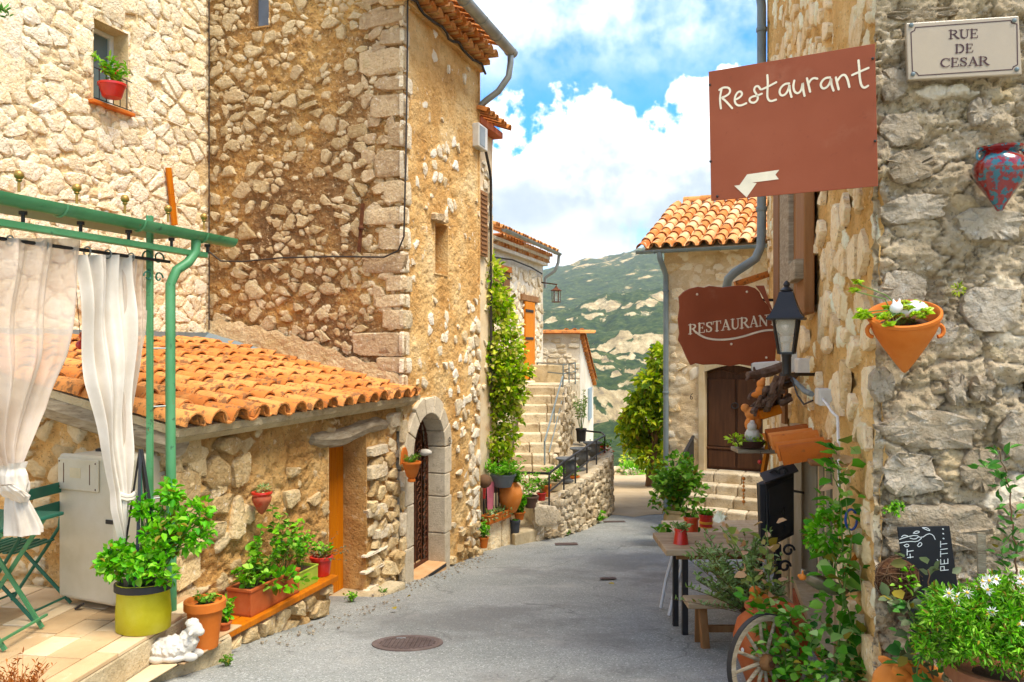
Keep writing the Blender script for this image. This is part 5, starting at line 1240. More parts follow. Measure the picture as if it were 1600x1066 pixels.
t = thing('hanging_twig', 'sprig of dark green leaves entering at the upper edge by the cream wall', 'plant', tw)
plant(t, tw + Vector((-.12, 0, .12)), 6, -.16, .12, .07, .02, lf_dark, 95, 9, lean=(.1, 0, 0))
# ---------------------------------------------------------------- house with air conditioner, just past the tower
HA = Fr(-.545, 11.95, dU.x, dU.y, dN.x, dN.y)
hA = thing('narrow_house', 'tall narrow plastered house with louvred shutters just past the tower', 'house', HA.pt(0, -3.1))
AL = .78; AZ = 3.42
hw = wall_sheet('wall', HA, -.3, AL, -3.4, AZ, .06, .02, M('cream_pink_plaster', ['#d8bb93', '#e4cba6', '#eddab9'], 2, .6, 40, .95, k=.88, blotch=[('#c08a58', 2, .58, .7, .5), ('#f2e8d6', 5, .58, .7, .6)]), hA, [], 41)
rubble(HA, 0, AL, -1.2, 3.1, .2, .17, .05, .02, m_pale_stone, hw, 42, keep=.4, shrink=(.5, 1), limit=60)
MB().fbox(HA, -.2, AL - .01, -3.4, AZ - .02, -2, -.06).build('wall_core', m_ochre_plaster, hA)
tile_roof(hA, HA.pt(-.2, AZ - .03, .24), HA.u, -HA.n + Vector((0, 0, .4)), 6, 4, .19, .3, m_tile, 43, chan=False)
ev = MB(); ev.fbox(HA, -.2, AL + .02, AZ - .14, AZ - .04, -.1, .16); ev.build('eave_course', m_terra_red, hA, bevel=.01)
a0, _ = HA.hit(755, 350); sz0_ = HA.hit(755, 402)[1]; sz1_ = HA.hit(755, 302)[1]
sh = MB().fbox(HA, a0 - .3, a0 + .04, sz0_, sz1_, .03, .06).build('shutter', m_wood_brown, hA)
for i in range(14): z = sz0_ + .05 + (sz1_ - sz0_ - .1) * i / 13; MB().fbox(HA, a0 - .26, a0 + .0, z - .012, z + .012, .06, .075).build('slat', m_wood_brown, sh)
t = thing('air_conditioner', 'white air conditioning box under the eave of narrow plastered house', 'air conditioner', HA.at(755, 245, .1))
a0, z0_ = HA.hit(752, 232, .2); 
MB().fbox(HA, a0 - .15, a0 + .22, z0_, z0_ + .34, .05, .22).build('casing', m_white_plastic, t, bevel=.012)
MB().fbox(HA, a0 - .12, a0 + .10, z0_ + .03, z0_ + .31, .2215, .226).build('grille', m_zinc, t)
a0, _ = HA.hit(767, 300, .05)
o = MB().tube([HA.at(758, 232, .1), HA.pt(a0 - .1, 2.75, .06), HA.pt(a0, 2.6, .05), HA.pt(a0, 1.0, .05), HA.pt(a0 + .01, -.6, .05)], .022, 6).build('drain_hose', m_cable, None, True); tag(o, 'dark hose running down the corner of narrow plastered house', 'hose')

# ---------------------------------------------------------------- white stone house with orange shutter
H2O = Vector((.772, 20.0, 0)); H2 = Fr(H2O.x, H2O.y, -dU.x, -dU.y, dN.x, dN.y)
hB = thing('white_house', 'whitewashed stone house with brown shutters and a tall orange shutter', 'house', H2.pt(2, -1))
BZT = 2.05
h2w = wall_sheet('wall', H2, 0, 7, -3.2, BZT, .08, .02, m_white_mortar, hB, [], 44)
rubble(H2, .03, 4.0, -.75, BZT - .25, .235, .19, .03, .03, m_pale_stone, h2w, 45, keep=.92, limit=260)
MB().fbox(H2, .05, 7, -3.2, BZT - .05, -5, -.06).build('wall_core', m_white_mortar, hB)
MB().obox(H2.pt(-.0, -.6, -2.5), H2.u * .02, H2.n * 2.5, Vector((0, 0, 2.6))).build('end_wall', m_white_mortar, hB)
MB().fbox(H2, .35, 7, -3.3, -.82, -.05, .22).build('plinth', M('smooth_cream_plaster', ['#e6d3ae', '#efdfc0', '#f3e7cf'], 2, .2, 50, .95, k=.88), hB, bevel=.02)
ev = MB(); ev.fbox(H2, -.05, 7, BZT - .06, BZT + .02, -.1, .12); ev.fbox(H2, -.05, 7, BZT + .10, BZT + .17, -.1, .18); ev.build('eave_course', m_white_mortar, hB, bevel=.008)
et = barrel_mesh('eave_tile', .3, .08, .07, .012); et.materials.append(m_tile_pale)
for k, (oo, zz) in enumerate(((.16, BZT + .02), (.26, BZT + .17))):
    for i in range(20):
        R = Matrix((H2.u, -H2.n, Vector((0, 0, 1)))).transposed().to_4x4(); mk('eave_tile', et, None, hB, Matrix.Translation(H2.pt(-.02 + i * .2 + .1 * k, zz, oo)) @ R)
tile_roof(hB, H2.pt(4.6, BZT + .27, .34), -H2.u, -H2.n + Vector((0, 0, .33)), 25, 3, .19, .3, m_tile, 46, chan=False)
gutter([H2.pt(4.2, BZT + .28, .40), H2.pt(-.15, BZT + .26, .40)], .06, m_zinc, hB)
MB().tube([H2.pt(-.08, BZT + .2, .40), H2.pt(-.08, BZT + .02, .38), H2.pt(-.06, BZT - .18, .3), H2.pt(-.03, BZT - .34, .06), H2.pt(-.03, BZT - .6, .05)], .04, 8).build('downpipe', m_zinc, hB, True)
def pxbox(fr, x0, y0, x1, y1, o0, o1, name, mat, parent, bevel=.004):
    a0, z0 = fr.hit(x0, y1, o1); a1, z1 = fr.hit(x1, y0, o1); a0, a1 = min(a0, a1), max(a0, a1)
    zm = (HZ - (y0 + y1) / 2) / F
    d_ = fr.pt((a0 + a1) / 2, 0, o1).y
    return MB().fbox(fr, a0, a1, (HZ - y1) / F * d_, (HZ - y0) / F * d_, o0, o1).build(name, mat, parent, bevel=bevel)
s1 = pxbox(H2, 774, 420, 797, 492, .02, .06, 'shutter', m_wood_brown, hB)
for z in (430, 482): pxbox(H2, 775, z, 800, z + 4, .061, .075, 'hinge', m_iron, s1)
pxbox(H2, 786, 421, 787.2, 491, .0605, .064, 'joint', m_iron, s1)
pxbox(H2, 770, 414, 800, 423, -.02, .09, 'lintel', m_wood_orange, hB)
s2 = pxbox(H2, 821.5, 472, 836, 592, .02, .07, 'shutter', M('orange_shutter_paint', ['#d07a1e', '#dd8828', '#e69636'], 3, .15, 30, .6, k=.88, stretch=(8, 8, .8)), hB)
for z in (484, 527, 578): pxbox(H2, 822, z, 834, z + 4, .071, .085, 'hinge', m_iron, s2)
pxbox(H2, 816, 462, 842, 471, -.02, .08, 'lintel', m_wood_brown, hB)
o = MB().tube([H2.at(770, 402, .12), H2.at(800, 406, .1), H2.at(830, 418, .1), H2.at(847, 428, .08)], .018, 5).build('wall_cable', m_cable, None, True); tag(o, 'dark cable looped under the eave of whitewashed house', 'cable')
# hanging lantern on an arm
arm = H2.at(848, 441, .02); lt = P(869, 446, 19.6)
t = thing('hanging_lantern', 'small rusty lantern hanging from an arm on whitewashed house corner', 'lantern', lt)
b = MB(); b.bar(arm + Vector((-.1, 0, 0)), lt + Vector((.02, 0, .02)), .03); b.bar(lt + Vector((.0, 0, .02)), lt + Vector((0, 0, -.14)), .02); b.build('arm', m_rust, t)
lc_ = lt + Vector((0, 0, -.42))
b = MB(); b.lathe(lc_, [(.10, 0), (.11, .0), (.11, .02), (.10, .02)], 6); b.lathe(lc_ + Vector((0, 0, .28)), [(.135, 0), (.135, .015), (.05, .07), (.02, .12)], 6)
for k in range(6): a = k * math.pi / 3; b.bar(lc_ + Vector((math.cos(a) * .10, math.sin(a) * .10, .01)), lc_ + Vector((math.cos(a) * .105, math.sin(a) * .105, .29)), .014)
b.build('cage', m_rust, t); MB().lathe(lc_ + Vector((0, 0, .02)), [(.08, 0), (.085, .25)], 6).build('glass', glassmat('lantern_glass'), t)

# ---------------------------------------------------------------- stone staircase
stt = thing('stone_staircase', 'worn outdoor stone staircase climbing beside the whitewashed house', 'staircase', (.4, 15, -3))
rs = random.Random(15); NST = 11
m_step = M('worn_step_stone', ['#b7a283', '#d0bd9d', '#e2d3b6', '#c6b08c'], 4, .6, 26, .93, rr=.5, val=.07, k=.86, dist=.04, blotch=[('#80694a', 5, .54, .68, .6), ('#f0e6d2', 9, .58, .7, .5), ('#6f5c44', 30, .55, .63, .5)])
for i in range(NST):
    z = -.90 - i * .172; d0 = 17.25 - i * .27
    pl, pr_ = np.interp(i, [0, 10], [822, 790]), np.interp(i, [0, 10], [880, 864])
    xl, xr = (pl - 800) / F * d0, (pr_ - 800) / F * d0 + .04
    x = xl; 
    while x < xr - .06:
        w = min(rs.uniform(.3, .62), xr - x); w = xr - x if xr - x - w < .15 else w
        b = MB(); b.obox(((x + w / 2), d0 + .23 + rs.uniform(-.012, .012), z - .10 + rs.uniform(-.01, .005)), (w / 2 - .005, 0, 0), (0, .23, 0), (0, 0, .10)); b.build('step_stone', m_step, stt, bevel=.025)
        x += w
# side wall and landing block
LBx = lambda d: np.interp(d, [14.4, 17.3, 20.2], [.78, 1.16, 1.74])
p0, p1 = Vector((LBx(14.4), 14.4, 0)), Vector((1.74, 20.2, 0))
SB = Fr(LBx(17.2) - (p1 - p0).x / (p1 - p0).y * 2.9, 14.3, (p1 - p0).x, (p1 - p0).y, (p1 - p0).y, -(p1 - p0).x)
def sbtop(a):
    d = SB.oy + SB.uy * a; return float(np.interp(d, [14.3, 14.5, 17.2, 17.3, 20.4], [-2.9, -2.62, -.98, -.84, -.84]))
sbw = wall_sheet('side_wall', SB, 0, 6.0, -3.4, -.84, .06, .04, m_white_mortar, stt, [], 47, ztop=sbtop)
rubble(SB, 0, 6.0, -3.0, -.86, .27, .19, .03, .05, m_step, sbw, 48, inside=lambda a, z: z < sbtop(a) - .08, keep=.92, limit=180)
MB().prism([(.35, 17.5, -.86), (1.15, 17.3, -.86), (1.72, 20.1, -.86), (.7, 20.1, -.86)], (0, 0, -2.4)).build('landing', m_step, stt)
pk = Fr(.28, 17.75, 1, 0, 0, -1)
MB().prism([(.42, 18.6, -.87), (1.2, 18.5, -.87), (1.2, 18.5, -.45), (.42, 18.6, -.45)], (0, .15, 0)).build('landing_wall', m_concrete, stt, bevel=.02)
hr = thing('stair_handrail', 'thin grey iron handrail down the open side of the staircase', 'handrail', (1, 16, -2))
pa_, pb_ = P(879, 588, 17.3), P(851, 690, 15.2); b = MB()
b.tube([pa_, pb_, pb_ + Vector((0, -.02, -.42))], .018, 6); b.build('top_rail', m_zinc_blue, hr, True)
b = MB(); b.tube([pa_ + Vector((.03, 0, -.35)), pb_ + Vector((.09, .1, -.22))], .012, 6); b.build('lower_rail', m_zinc_blue, hr, True)
for q in (0, .5, 1): p = pa_.lerp(pb_, q); MB().tube([p, p + Vector((0, 0, -.62))], .015, 6).build('post', m_zinc_blue, hr)
lr = thing('landing_railing', 'square grey iron railing round the top landing of the stairs', 'railing', (1.4, 18, -.9))
for z in (-.42, -.62): b = MB(); b.tube([(.62, 19.4, z), (1.12, 17.45, z), (1.50, 18.9, z)] if z > -.5 else [(.62, 19.4, z), (1.12, 17.45, z), (1.50, 18.9, z)], .018, 5); b.build('rail', m_zinc_blue, lr)
for p in ((1.12, 17.45), (1.30, 18.15), (1.50, 18.9), (.62, 19.4)): MB().tube([(p[0], p[1], -.42), (p[0], p[1], -.92)], .016, 5).build('post', m_zinc_blue, lr)

# ---------------------------------------------------------------- house with descending tile verge
h3 = thing('gabled_house', 'pale stone house beyond the stairs with orange verge sloping away', 'house', (1.5, 22, -1))
p_l, p_r, p_b = P(836, 522, 21.5), P(906, 522, 21.5), P(927, 600, 26.0)
G3 = Fr(p_l.x, 21.5, 1, 0, 0, -1); G3L = p_r.x - p_l.x
gw = wall_sheet('wall', G3, -1.0, G3L, -4, p_l.z, .08, .02, m_white_mortar, h3, [], 49)
rubble(G3, -.2, G3L, -1.6, p_l.z - .1, .26, .14, .03, .03, m_pale_stone, gw, 50, keep=.85, course=True, limit=120)
S3 = Fr(p_r.x, 21.5, p_b.x - p_r.x, 4.5, 4.5, -(p_b.x - p_r.x)); S3L = math.hypot(p_b.x - p_r.x, 4.5)
zt3 = lambda a: p_r.z + (p_b.z - p_r.z) * min(1, max(0, a / S3L))
wall_sheet('wall', S3, 0, S3L, -4.5, p_r.z, .1, .015, M('cream_render', ['#e6d9c0', '#efe5d1', '#f4eddf'], 2, .3, 40, .95, k=.88), h3, [], 51, ztop=zt3)
e3 = S3.pt(0, p_r.z, 0); f3 = S3.pt(S3L, p_b.z, 0)
MB().prism([e3 + Vector((-.02, 0, 0)), f3, f3 + Vector((-3.5, 0, 0)), Vector((p_l.x - 1, 21.5, p_l.z))], (0, 0, .05)).build('roof_bed', m_terra_red, h3)
tm = barrel_mesh('verge_tile', .42, .10, .085, .015); tm.materials.append(m_tile)
d3 = (f3 - e3); n3 = int(d3.length / .33); d3.normalize()
for k, ofx in enumerate((.06, -.14, -.36)):
    for i in range(n3):
        p = e3 + d3 * (i * .33) + Vector((ofx, 0, .06)); xx = Vector((1, 0, 0)); xx = (xx - d3 * xx.dot(d3)).normalized(); R = Matrix((-xx, -d3, xx.cross(d3))).transposed().to_4x4()
        if R.to_3x3() @ Vector((0, 0, 1)) @ Vector((0, 0, 1)) < 0: R = Matrix((xx, -d3, -xx.cross(d3) * -1)).transposed().to_4x4()
        mk('verge_tile', tm, None, h3, Matrix.Translation(p + d3 * .36) @ R)
for i in range(6):
    p = Vector((p_l.x + .05 + i * .23, 21.42, p_l.z + .02)); R = Matrix((Vector((0, -1, 0)), Vector((1, 0, 0)), Vector((0, 0, 1)))).transposed().to_4x4(); mk('verge_tile', tm, None, h3, Matrix.Translation(p) @ R)
b = MB()
for i in range(14): p = e3 + d3 * (i * .34 + .1) + S3.n * .05 + Vector((0, 0, -.07)); b.obox(p, d3 * .05, S3.n * .07, Vector((0, 0, .05)))
b.build('bracket_course', m_tile, h3)
pxbox(S3, 921, 606, 925, 655, .0, .05, 'shutter', plain('grey_blue_shutter', '#8fa0a8', .7), h3)

# ---------------------------------------------------------------- curved retaining wall
rw = thing('retaining_wall', 'curved rubble retaining wall below the staircase with iron railing on it', 'wall', (1.0, 14, -3.3))
RWP = [Vector((.36, 12.95, 0)), Vector((.78, 13.35, 0)), Vector((1.14, 13.95, 0)), Vector((1.50, 14.8, 0)), Vector((1.83, 15.8, 0)), Vector((2.06, 16.7, 0)), Vector((2.17, 17.4, 0)), Vector((2.15, 18.0, 0)), Vector((1.95, 18.5, 0))]
zt_ = lambda i: np.interp(i, [0, 2, 5, 8], [-2.62, -2.42, -2.28, -2.24])
first = None
for i in range(len(RWP) - 1):
    p, q = RWP[i], RWP[i + 1]; d = q - p; fr = Fr(p.x, p.y, d.x, d.y, d.y, -d.x); L_ = d.length; z0 = gz((p.y + q.y) / 2) - .25
    ws = wall_sheet('wall_face', fr, 0, L_ + .01, z0, float(zt_(i + .5)), .07, .02, m_white_mortar, rw, [], 60 + i)
    rubble(fr, -.02, L_ + .02, z0, float(zt_(i + .5)) + .02, .20, .135, .03, .05, m_step, ws, 70 + i, keep=.97, course=True, limit=60)
pts = [Vector((p.x, p.y, float(zt_(i)))) for i, p in enumerate(RWP)]
MB().prism([p + Vector((0, 0, -.02)) for p in pts] + [Vector((1.2, 18.4, -2.26)), Vector((.9, 15.2, -2.5)), Vector((.2, 14.2, -2.6))], (0, 0, -.8)).build('terrace_fill', m_step, rw)
fr = Fr(.36, 12.95, -.35, 1.1, -1.1, -.35); block(Fr(.38, 12.93, 1, .0, 0, -1), -.02, .36, -2.95, -2.6, .05, m_step, rw, rough=.3); block(Fr(.30, 13.1, 1, .35, .35, -1), -.1, .4, -3.2, -2.96, .06, m_step, rw, rough=.3)
MB().prism([(.05, 12.55, -2.98), (.42, 12.98, -2.98), (.2, 13.9, -2.98), (-.25, 13.2, -2.98)], (0, 0, -.35)).build('entry_slab', m_concrete, rw, bevel=.02)
irn = thing('iron_railing', 'black iron railing following the curve of the retaining wall', 'railing', (1.2, 14, -2.6))
rl = [P(801, 738, 13.6), P(858, 740, 13.05), P(882, 721, 13.6), P(908, 704, 14.5), P(930, 689, 15.7), P(945, 681, 17.2), P(940, 676, 18.0), P(905, 672, 18.6)]
MB().tube(rl, .022, 5).build('top_rail', m_iron, irn)
MB().tube([p + Vector((0, 0, -.3)) for p in rl[1:]], .016, 5).build('lower_rail', m_iron, irn)
for px, yt, yb, d in ((858, 740, 808, 13.02), (881, 721, 786, 13.55), (899, 709, 768, 14.15), (917, 698, 752, 15.0), (932, 688, 740, 15.8), (945, 681, 738, 17.15), (905, 672, 695, 18.6)):
    MB().bar(P(px, yt, d), P(px, yb, d - .03), .03).build('post', m_iron, irn)
ud = [(886, 753, 14.35, 'nearest grey stone urn on the retaining wall, by the railing corner', .21), (907, 735, 15.4, 'middle one of the three grey stone urns on the retaining wall', .21), (926, 722, 16.5, 'farthest grey stone urn, at the end of the retaining wall', .20)]
m_urn = M('grey_cast_urn', ['#686a6a', '#7a7b7a', '#8a8a87'], 6, .3, 60, .85, k=.62)
for px, py, d, lab, R_ in ud:
    p = P(px, py, d); t = thing('stone_urn', lab, 'urn', p, 'grey urns on the retaining wall'); s = R_ / .21
    pr_ = [(.12, 0), (.12, .03), (.06, .06), (.05, .10), (.09, .14), (.15, .20), (.16, .27), (.145, .33), (.16, .36), (.21, .38), (.21, .40), (.18, .40), (.15, .37)]
    MB().lathe(p, [(a * s, z * s * 1.08) for a, z in pr_], 20).build('urn_body', m_urn, t, True)

# ---------------------------------------------------------------- pots by the foot of the stairs
def potted(name, lab, px, py, d, rt, rb, h, mat, seed, n, ph, sp, L, W, lm, per=10, cat='flower pot', up=.35, **k):
    p = P(px, py, d); t = thing(name, lab, cat, p); pot(t, p, rt, rb, h, mat, rt * .07, h * .15, 18)
    plant(t, p + Vector((0, 0, h * .85)), n, ph, sp, L, W, lm, seed, per, up=up, **k); return t
potted('flower_pot', 'brown plastic pot of wispy shrub at railing corner', 829, 793, 13.0, .13, .09, .19, plain('brown_plastic', '#5c4436', .6), 101, 12, .42, .24, .06, .03, lf_bright, 14)
potted('flower_pot', 'small red pot at the railing corner beside the brown pot', 846, 782, 13.2, .08, .06, .13, m_red, 102, 8, .32, .14, .05, .03, lf_mid, 10)
potted('flower_pot', 'orange clay pot with grey cactus behind the railing corner post', 853, 776, 13.4, .09, .07, .20, m_terra, 103, 14, .10, .06, .04, .02, lf_olive, 8)
potted('flower_pot', 'stone trough pot with yellow green herbs under the near urn', 868, 766, 13.9, .12, .11, .16, m_concrete, 104, 14, .30, .2, .07, .03, lf_bright, 12)
potted('flower_pot', 'terracotta pot under the middle urn with small green plant', 897, 757, 14.7, .10, .07, .16, m_terra, 105, 10, .2, .14, .06, .03, lf_bright, 8)
potted('flower_pot', 'dark pot with slender young olive by the gabled house', 908, 690, 18.2, .12, .10, .3, m_iron, 106, 10, .95, .28, .07, .03, lf_olive, 26, stem_r=.008, start=.45)
potted('flower_pot', 'pot of red geraniums at the far bend of the railing', 938, 722, 17.3, .11, .08, .18, m_terra, 107, 12, .34, .26, .07, .05, lf_mid, 10)
gp_ = P(940, 706, 17.2); t = thing('geranium_bloom', 'red and pink geranium flowers at the far bend of the railing', 'flowers', gp_); pp, dd = blob_pts([(gp_, (.28, .2, .12), 60)], 8); leaves('blossom', t, pp, dd, .06, .05, lf_pink, 3)
potted('flower_pot', 'bright leafy lettuce in orange bowl at the stair foot', 810, 812, 12.9, .11, .08, .13, m_terra, 108, 26, .28, .17, .09, .07, lf_bright, 10)
potted('flower_pot', 'tall dark grey square pot on the entry slab', 805, 838, 12.7, .08, .06, .26, plain('anthracite_plastic', '#3c3e42', .6), 109, 6, .05, .05, .04, .03, lf_mid, 5)
jp = P(797, 800, 12.6); t = thing('clay_jar', 'big egg-shaped orange clay jar with fern behind the low iron fence', 'jar', jp)
MB().lathe(jp, [(.09, 0), (.10, .01), (.17, .15), (.20, .28), (.17, .40), (.11, .46), (.12, .48), (.10, .48), (.08, .44)], 22).build('jar_body', m_clay, t, True)
plant(t, jp + Vector((0, 0, .44)), 20, .22, .24, .10, .04, lf_mid, 110, 12, up=.2)
gpz = P(786, 745, 12.35); t = thing('hanging_planter', 'dark grey oval planter of grassy greens hooked on the low iron fence', 'planter', gpz + Vector((0, 0, -.1)))
MB().lathe(gpz + Vector((0, 0, -.16)), [(.12, 0), (.13, .01), (.19, .17), (.205, .175), (.205, .20), (.18, .2), (.17, .15)], 20, sy=.7).build('pot', plain('slate_plastic', '#6b7274', .6), t, True)
plant(t, gpz, 40, .26, .24, .09, .02, lf_bright, 111, 8, up=.6, base_r=.15, hmin=.3)
LF = Fr(-.60, 11.78, .62, 1.05, 1.05, -.62)
lw_ = thing('low_wall', 'low pale block wall carrying the iron fence beside the tower', 'wall', LF.pt(.5, -3))
lww = wall_sheet('wall_face', LF, .1, 1.35, -3.4, -2.70, .05, .015, m_white_mortar, lw_, [], 81)
for a0_, a1_ in ((.1, .42), (.44, .8), (.82, 1.08), (1.1, 1.34)): block(LF, a0_, a1_, -3.25, -2.72, .04, m_right_stone, lww, rough=.2)
MB().fbox(LF, .1, 1.35, -3.4, -2.705, -.4, -.06).build('wall_core', m_concrete, lw_)
fnc = thing('low_iron_fence', 'short dark green iron fence panel on the low block wall', 'fence', LF.pt(.5, -2.7))
b = MB()
for z in (-2.60, -2.14): b.tube([LF.pt(.12, z, -.03), LF.pt(1.0, z, -.03)], .016, 5)
b.build('rail', m_green_dark, fnc)
for i in range(11): a = .12 + .88 * i / 10; MB().tube([LF.pt(a, -2.70, -.03), LF.pt(a, -2.12, -.03)], .011, 5).build('bar', m_iron, fnc)
o = grid_mesh('pink_cloth', np.array([tuple(LF.pt(.42 + .22 * u, -2.10 - .42 * v, .0 + .012 * math.sin(u * 9 + v * 2))) for v in np.linspace(0, 1, 10) for u in np.linspace(0, 1, 12)]), 12, 10, plain('pink_towel', '#d87886', .9, k=.85), None); tag(o, 'pink cloth hanging over the low iron fence', 'cloth')
o = grid_mesh('red_cloth', np.array([tuple(LF.pt(.28 + .1 * u, -2.12 - .2 * v, .01 + .012 * math.sin(u * 9 + v * 2))) for v in np.linspace(0, 1, 6) for u in np.linspace(0, 1, 8)]), 8, 6, m_red, None); tag(o, 'small red cloth beside the pink cloth on the fence', 'cloth')
p0, p1 = LF.pt(.30, -2.70, .12), LF.pt(.95, -2.70, .12)
t = thing('planter_box', 'narrow orange clay planter of trailing succulents at the fence foot', 'planter', p0); c0, u_ = trough(t, p0, p1, -LF.n * .16, .13, m_terra)
pp, dd = blob_pts([(c0 + u_ * x, (.14, .1, .08), 60) for x in (-.25, 0, .25)], 12); leaves('foliage', t, pp, dd, .06, .03, lf_olive, 12)
potted('flower_pot', 'small hanging orange pot of greens at the tower corner', 756, 856, 11.75, .07, .05, .16, m_terra, 112, 16, .24, .10, .07, .04, lf_bright, 8)
bd = P(757, 752, 11.95); t = thing('woven_ball', 'round brown woven ball behind the fence beside the tower', 'ball', bd); MB().ball(bd, .105, 12, 9).build('ball', m_twig, t, True)

# ---------------------------------------------------------------- climbing vine
vp = P(775, 760, 12.8); vine = thing('climbing_vine', 'tall yellow green climbing vine covering the wall past the tower', 'vine', vp)
rs = random.Random(4); bl = []
vpath = [(762, 430, 26), (768, 470, 34), (774, 510, 40), (778, 545, 46), (780, 580, 52), (780, 615, 46), (776, 650, 42), (772, 685, 38), (770, 715, 34), (758, 560, 30), (758, 640, 30), (760, 690, 28), (795, 600, 22), (792, 570, 20), (784, 480, 16), (756, 480, 16), (800, 590, 16), (798, 625, 16), (762, 415, 14)]
for px, py, w in vpath:
    d = 12.75 + rs.uniform(-.15, .15); bl.append((P(px, py, d), (w / F * d * 1.05, .28, .25), int(w * 9)))
pp, dd = blob_pts(bl, 14); leaves('foliage', vine, pp, dd, .095, .065, lf_vine, 14, .15, .3, .7)
b = MB()
for k in range(4): b.tube([P(768 + k * 4, 770, 12.9), P(766 + k * 3, 680, 12.9), P(772 + k * 2, 590, 12.9), P(770, 500, 12.9), P(763, 430, 12.9)], [.025, .022, .018, .014, .008], 6)
b.build('trunk', m_twig, vine, True)

# ---------------------------------------------------------------- house number 6
B6 = Fr(2.86, 15.0, .895, -.446, -.446, -.895)
b6 = thing('corner_house', 'beige stone house number 6 with tiled roof and brown double door', 'house', B6.pt(1, -3))
B6Z = 1.78
ka0, _ = B6.hit(1101, 650); ka1, _ = B6.hit(1192, 650); kz0 = B6.hit(1130, 736)[1]; kz1 = B6.hit(1146, 571)[1]
KD = (ka0, ka1, kz0, kz1)
b6w = wall_sheet('wall', B6, 0, 3.6, -3.6, B6Z, .03, .03, M('beige_lime_render', ['#c4aa82', '#d8c09a', '#e6d3b2'], 2, .9, 40, .95, k=1.12, blotch=[('#b08c5c', 3, .56, .7, .5), ('#efe2c8', 6, .56, .68, .6), ('#8f7450', 45, .56, .64, .4)], cells=['#cdb48c', '#e0ccaa', '#ecdfc6', '#d4be98'], dist=.03), b6, [KD], 91, 7, cell=(.24, .19, .022, .5, .24))
rubble(B6, .05, 3.4, -3.2, B6Z - .15, .30, .24, .06, .02, m_right_stone, b6w, 92, keep=.4, holes=[(ka0 - .12, ka1 + .12, -9, kz1 + .1)], shrink=(.5, 1), limit=120)
MB().fbox(B6, .0, 3.6, -3.6, B6Z, -4.5, -.35).build('wall_core', m_concrete, b6)
upv = (-B6.n + Vector((0, 0, .48))).normalized()
tile_roof(b6, B6.pt(-.34, B6Z + .02, .28), B6.u, upv, 16, 9, .232, .315, m_tile_pale, 93)
q0 = B6.pt(-.3, B6Z + .0, .26); nrm = B6.u.cross(upv); nrm = nrm if nrm.z > 0 else -nrm
MB().prism([q0, q0 + B6.u * 3.7, q0 + B6.u * 3.7 + upv * 2.9, q0 + upv * 2.9], nrm * -.07).build('roof_bed', m_concrete, b6)
rm = barrel_mesh('ridge_tile', .42, .11, .10, .015); rm.materials.append(m_tile)
for i in range(10):
    R = Matrix((-upv, B6.u, nrm)).transposed().to_4x4(); mk('ridge_tile', rm, None, b6, Matrix.Translation(q0 + upv * 2.88 + B6.u * (.1 + i * .36) + nrm * .07) @ R)
gutter([B6.pt(-.42, B6Z - .02, .36), B6.pt(3.2, B6Z - .03, .36)], .06, m_zinc_blue, b6)
MB().tube([B6.pt(.02, B6Z - .06, .36), B6.pt(.02, B6Z - .16, .36), B6.pt(.04, B6Z - .32, .2), B6.pt(.06, B6Z - .46, .08), B6.pt(.06, B6Z - .7, .07), B6.pt(.06, -3.3, .07)], .05, 10).build('downpipe', m_zinc_blue, b6, True)
b = MB()
for z in (1.0, -.9, -2.4): b.lathe(B6.pt(.06, z, .07), [(.058, 0), (.062, .01), (.062, .03), (.058, .04)], 10)
b.build('pipe_collar', m_zinc_blue, b6)
# door: frame, two leaves with panels, knocker
b = MB(); b.fbox(B6, ka0 - .11, ka0, kz0 - .02, kz1 + .02, -.2, .03); b.fbox(B6, ka1, ka1 + .11, kz0 - .02, kz1 + .02, -.2, .03)
arc = [(ka0 - .11, kz1 - .06), (ka0 - .11, kz1 + .02)] + [(ka0 - .11 + (ka1 - ka0 + .22) * q, kz1 + .02 + .14 * math.sin(math.pi * q)) for q in np.linspace(0, 1, 11)] + [(ka1 + .11, kz1 - .06)] + [(ka1 - (ka1 - ka0) * q, kz1 - .12 + .12 * math.sin(math.pi * q)) for q in np.linspace(0, 1, 11)]
b.build('door_frame', M('cream_door_frame', ['#cdb48a', '#dac49d', '#e4d2b0'], 3, .3, 50, .9, k=.85), b6, bevel=.01)
MB().prism([B6.pt(a, z, -.2) for a, z in arc], B6.n * .228).build('door_arch', m_concrete, b6)
dr_ = MB().fbox(B6, ka0, ka1, kz0, kz1 + .1, -.24, -.2).build('door', m_wood_dark, b6)
am = ka0 + (ka1 - ka0) * .52
for x0, x1 in ((ka0 + .03, am - .02), (am + .02, ka1 - .03)):
    MB().fbox(B6, x0, x1, kz0 + .42, kz1 - .25, -.199, -.165).build('panel', m_wood_dark, dr_, bevel=.02)
    MB().fbox(B6, x0, x1, kz0 + .04, kz0 + .36, -.199, -.165).build('panel', m_wood_dark, dr_, bevel=.02)
    MB().tube([B6.pt(x0 + (x1 - x0) * q, kz1 - .16 + .06 * math.sin(math.pi * q), -.19) for q in np.linspace(0, 1, 9)], .02, 6).build('moulding', m_wood_dark, dr_, True)
MB().fbox(B6, ka0, ka1, kz0 + .37, kz0 + .41, -.199, -.15).build('middle_rail', m_wood_dark, dr_, bevel=.01)
MB().tube([B6.pt(am - .02 + math.cos(t) * .06, (kz0 + kz1) / 2 + .22 + math.sin(t) * .05, -.145) for t in np.linspace(0, 6.283, 13)], .012, 6).build('knocker', m_iron, dr_, True)
na, nz_ = B6.hit(1081, 620); six = [(na + .02, nz_ + .06), (na - .012, nz_ + .025), (na - .022, nz_ - .015)] + [(na - math.cos(t) * .022, nz_ - .02 - math.sin(t) * .024) for t in np.linspace(0, 6.2, 12)]
strokes_mesh(B6, [(six, .012)], 0, m_iron, 'number_six', b6, off=.03)
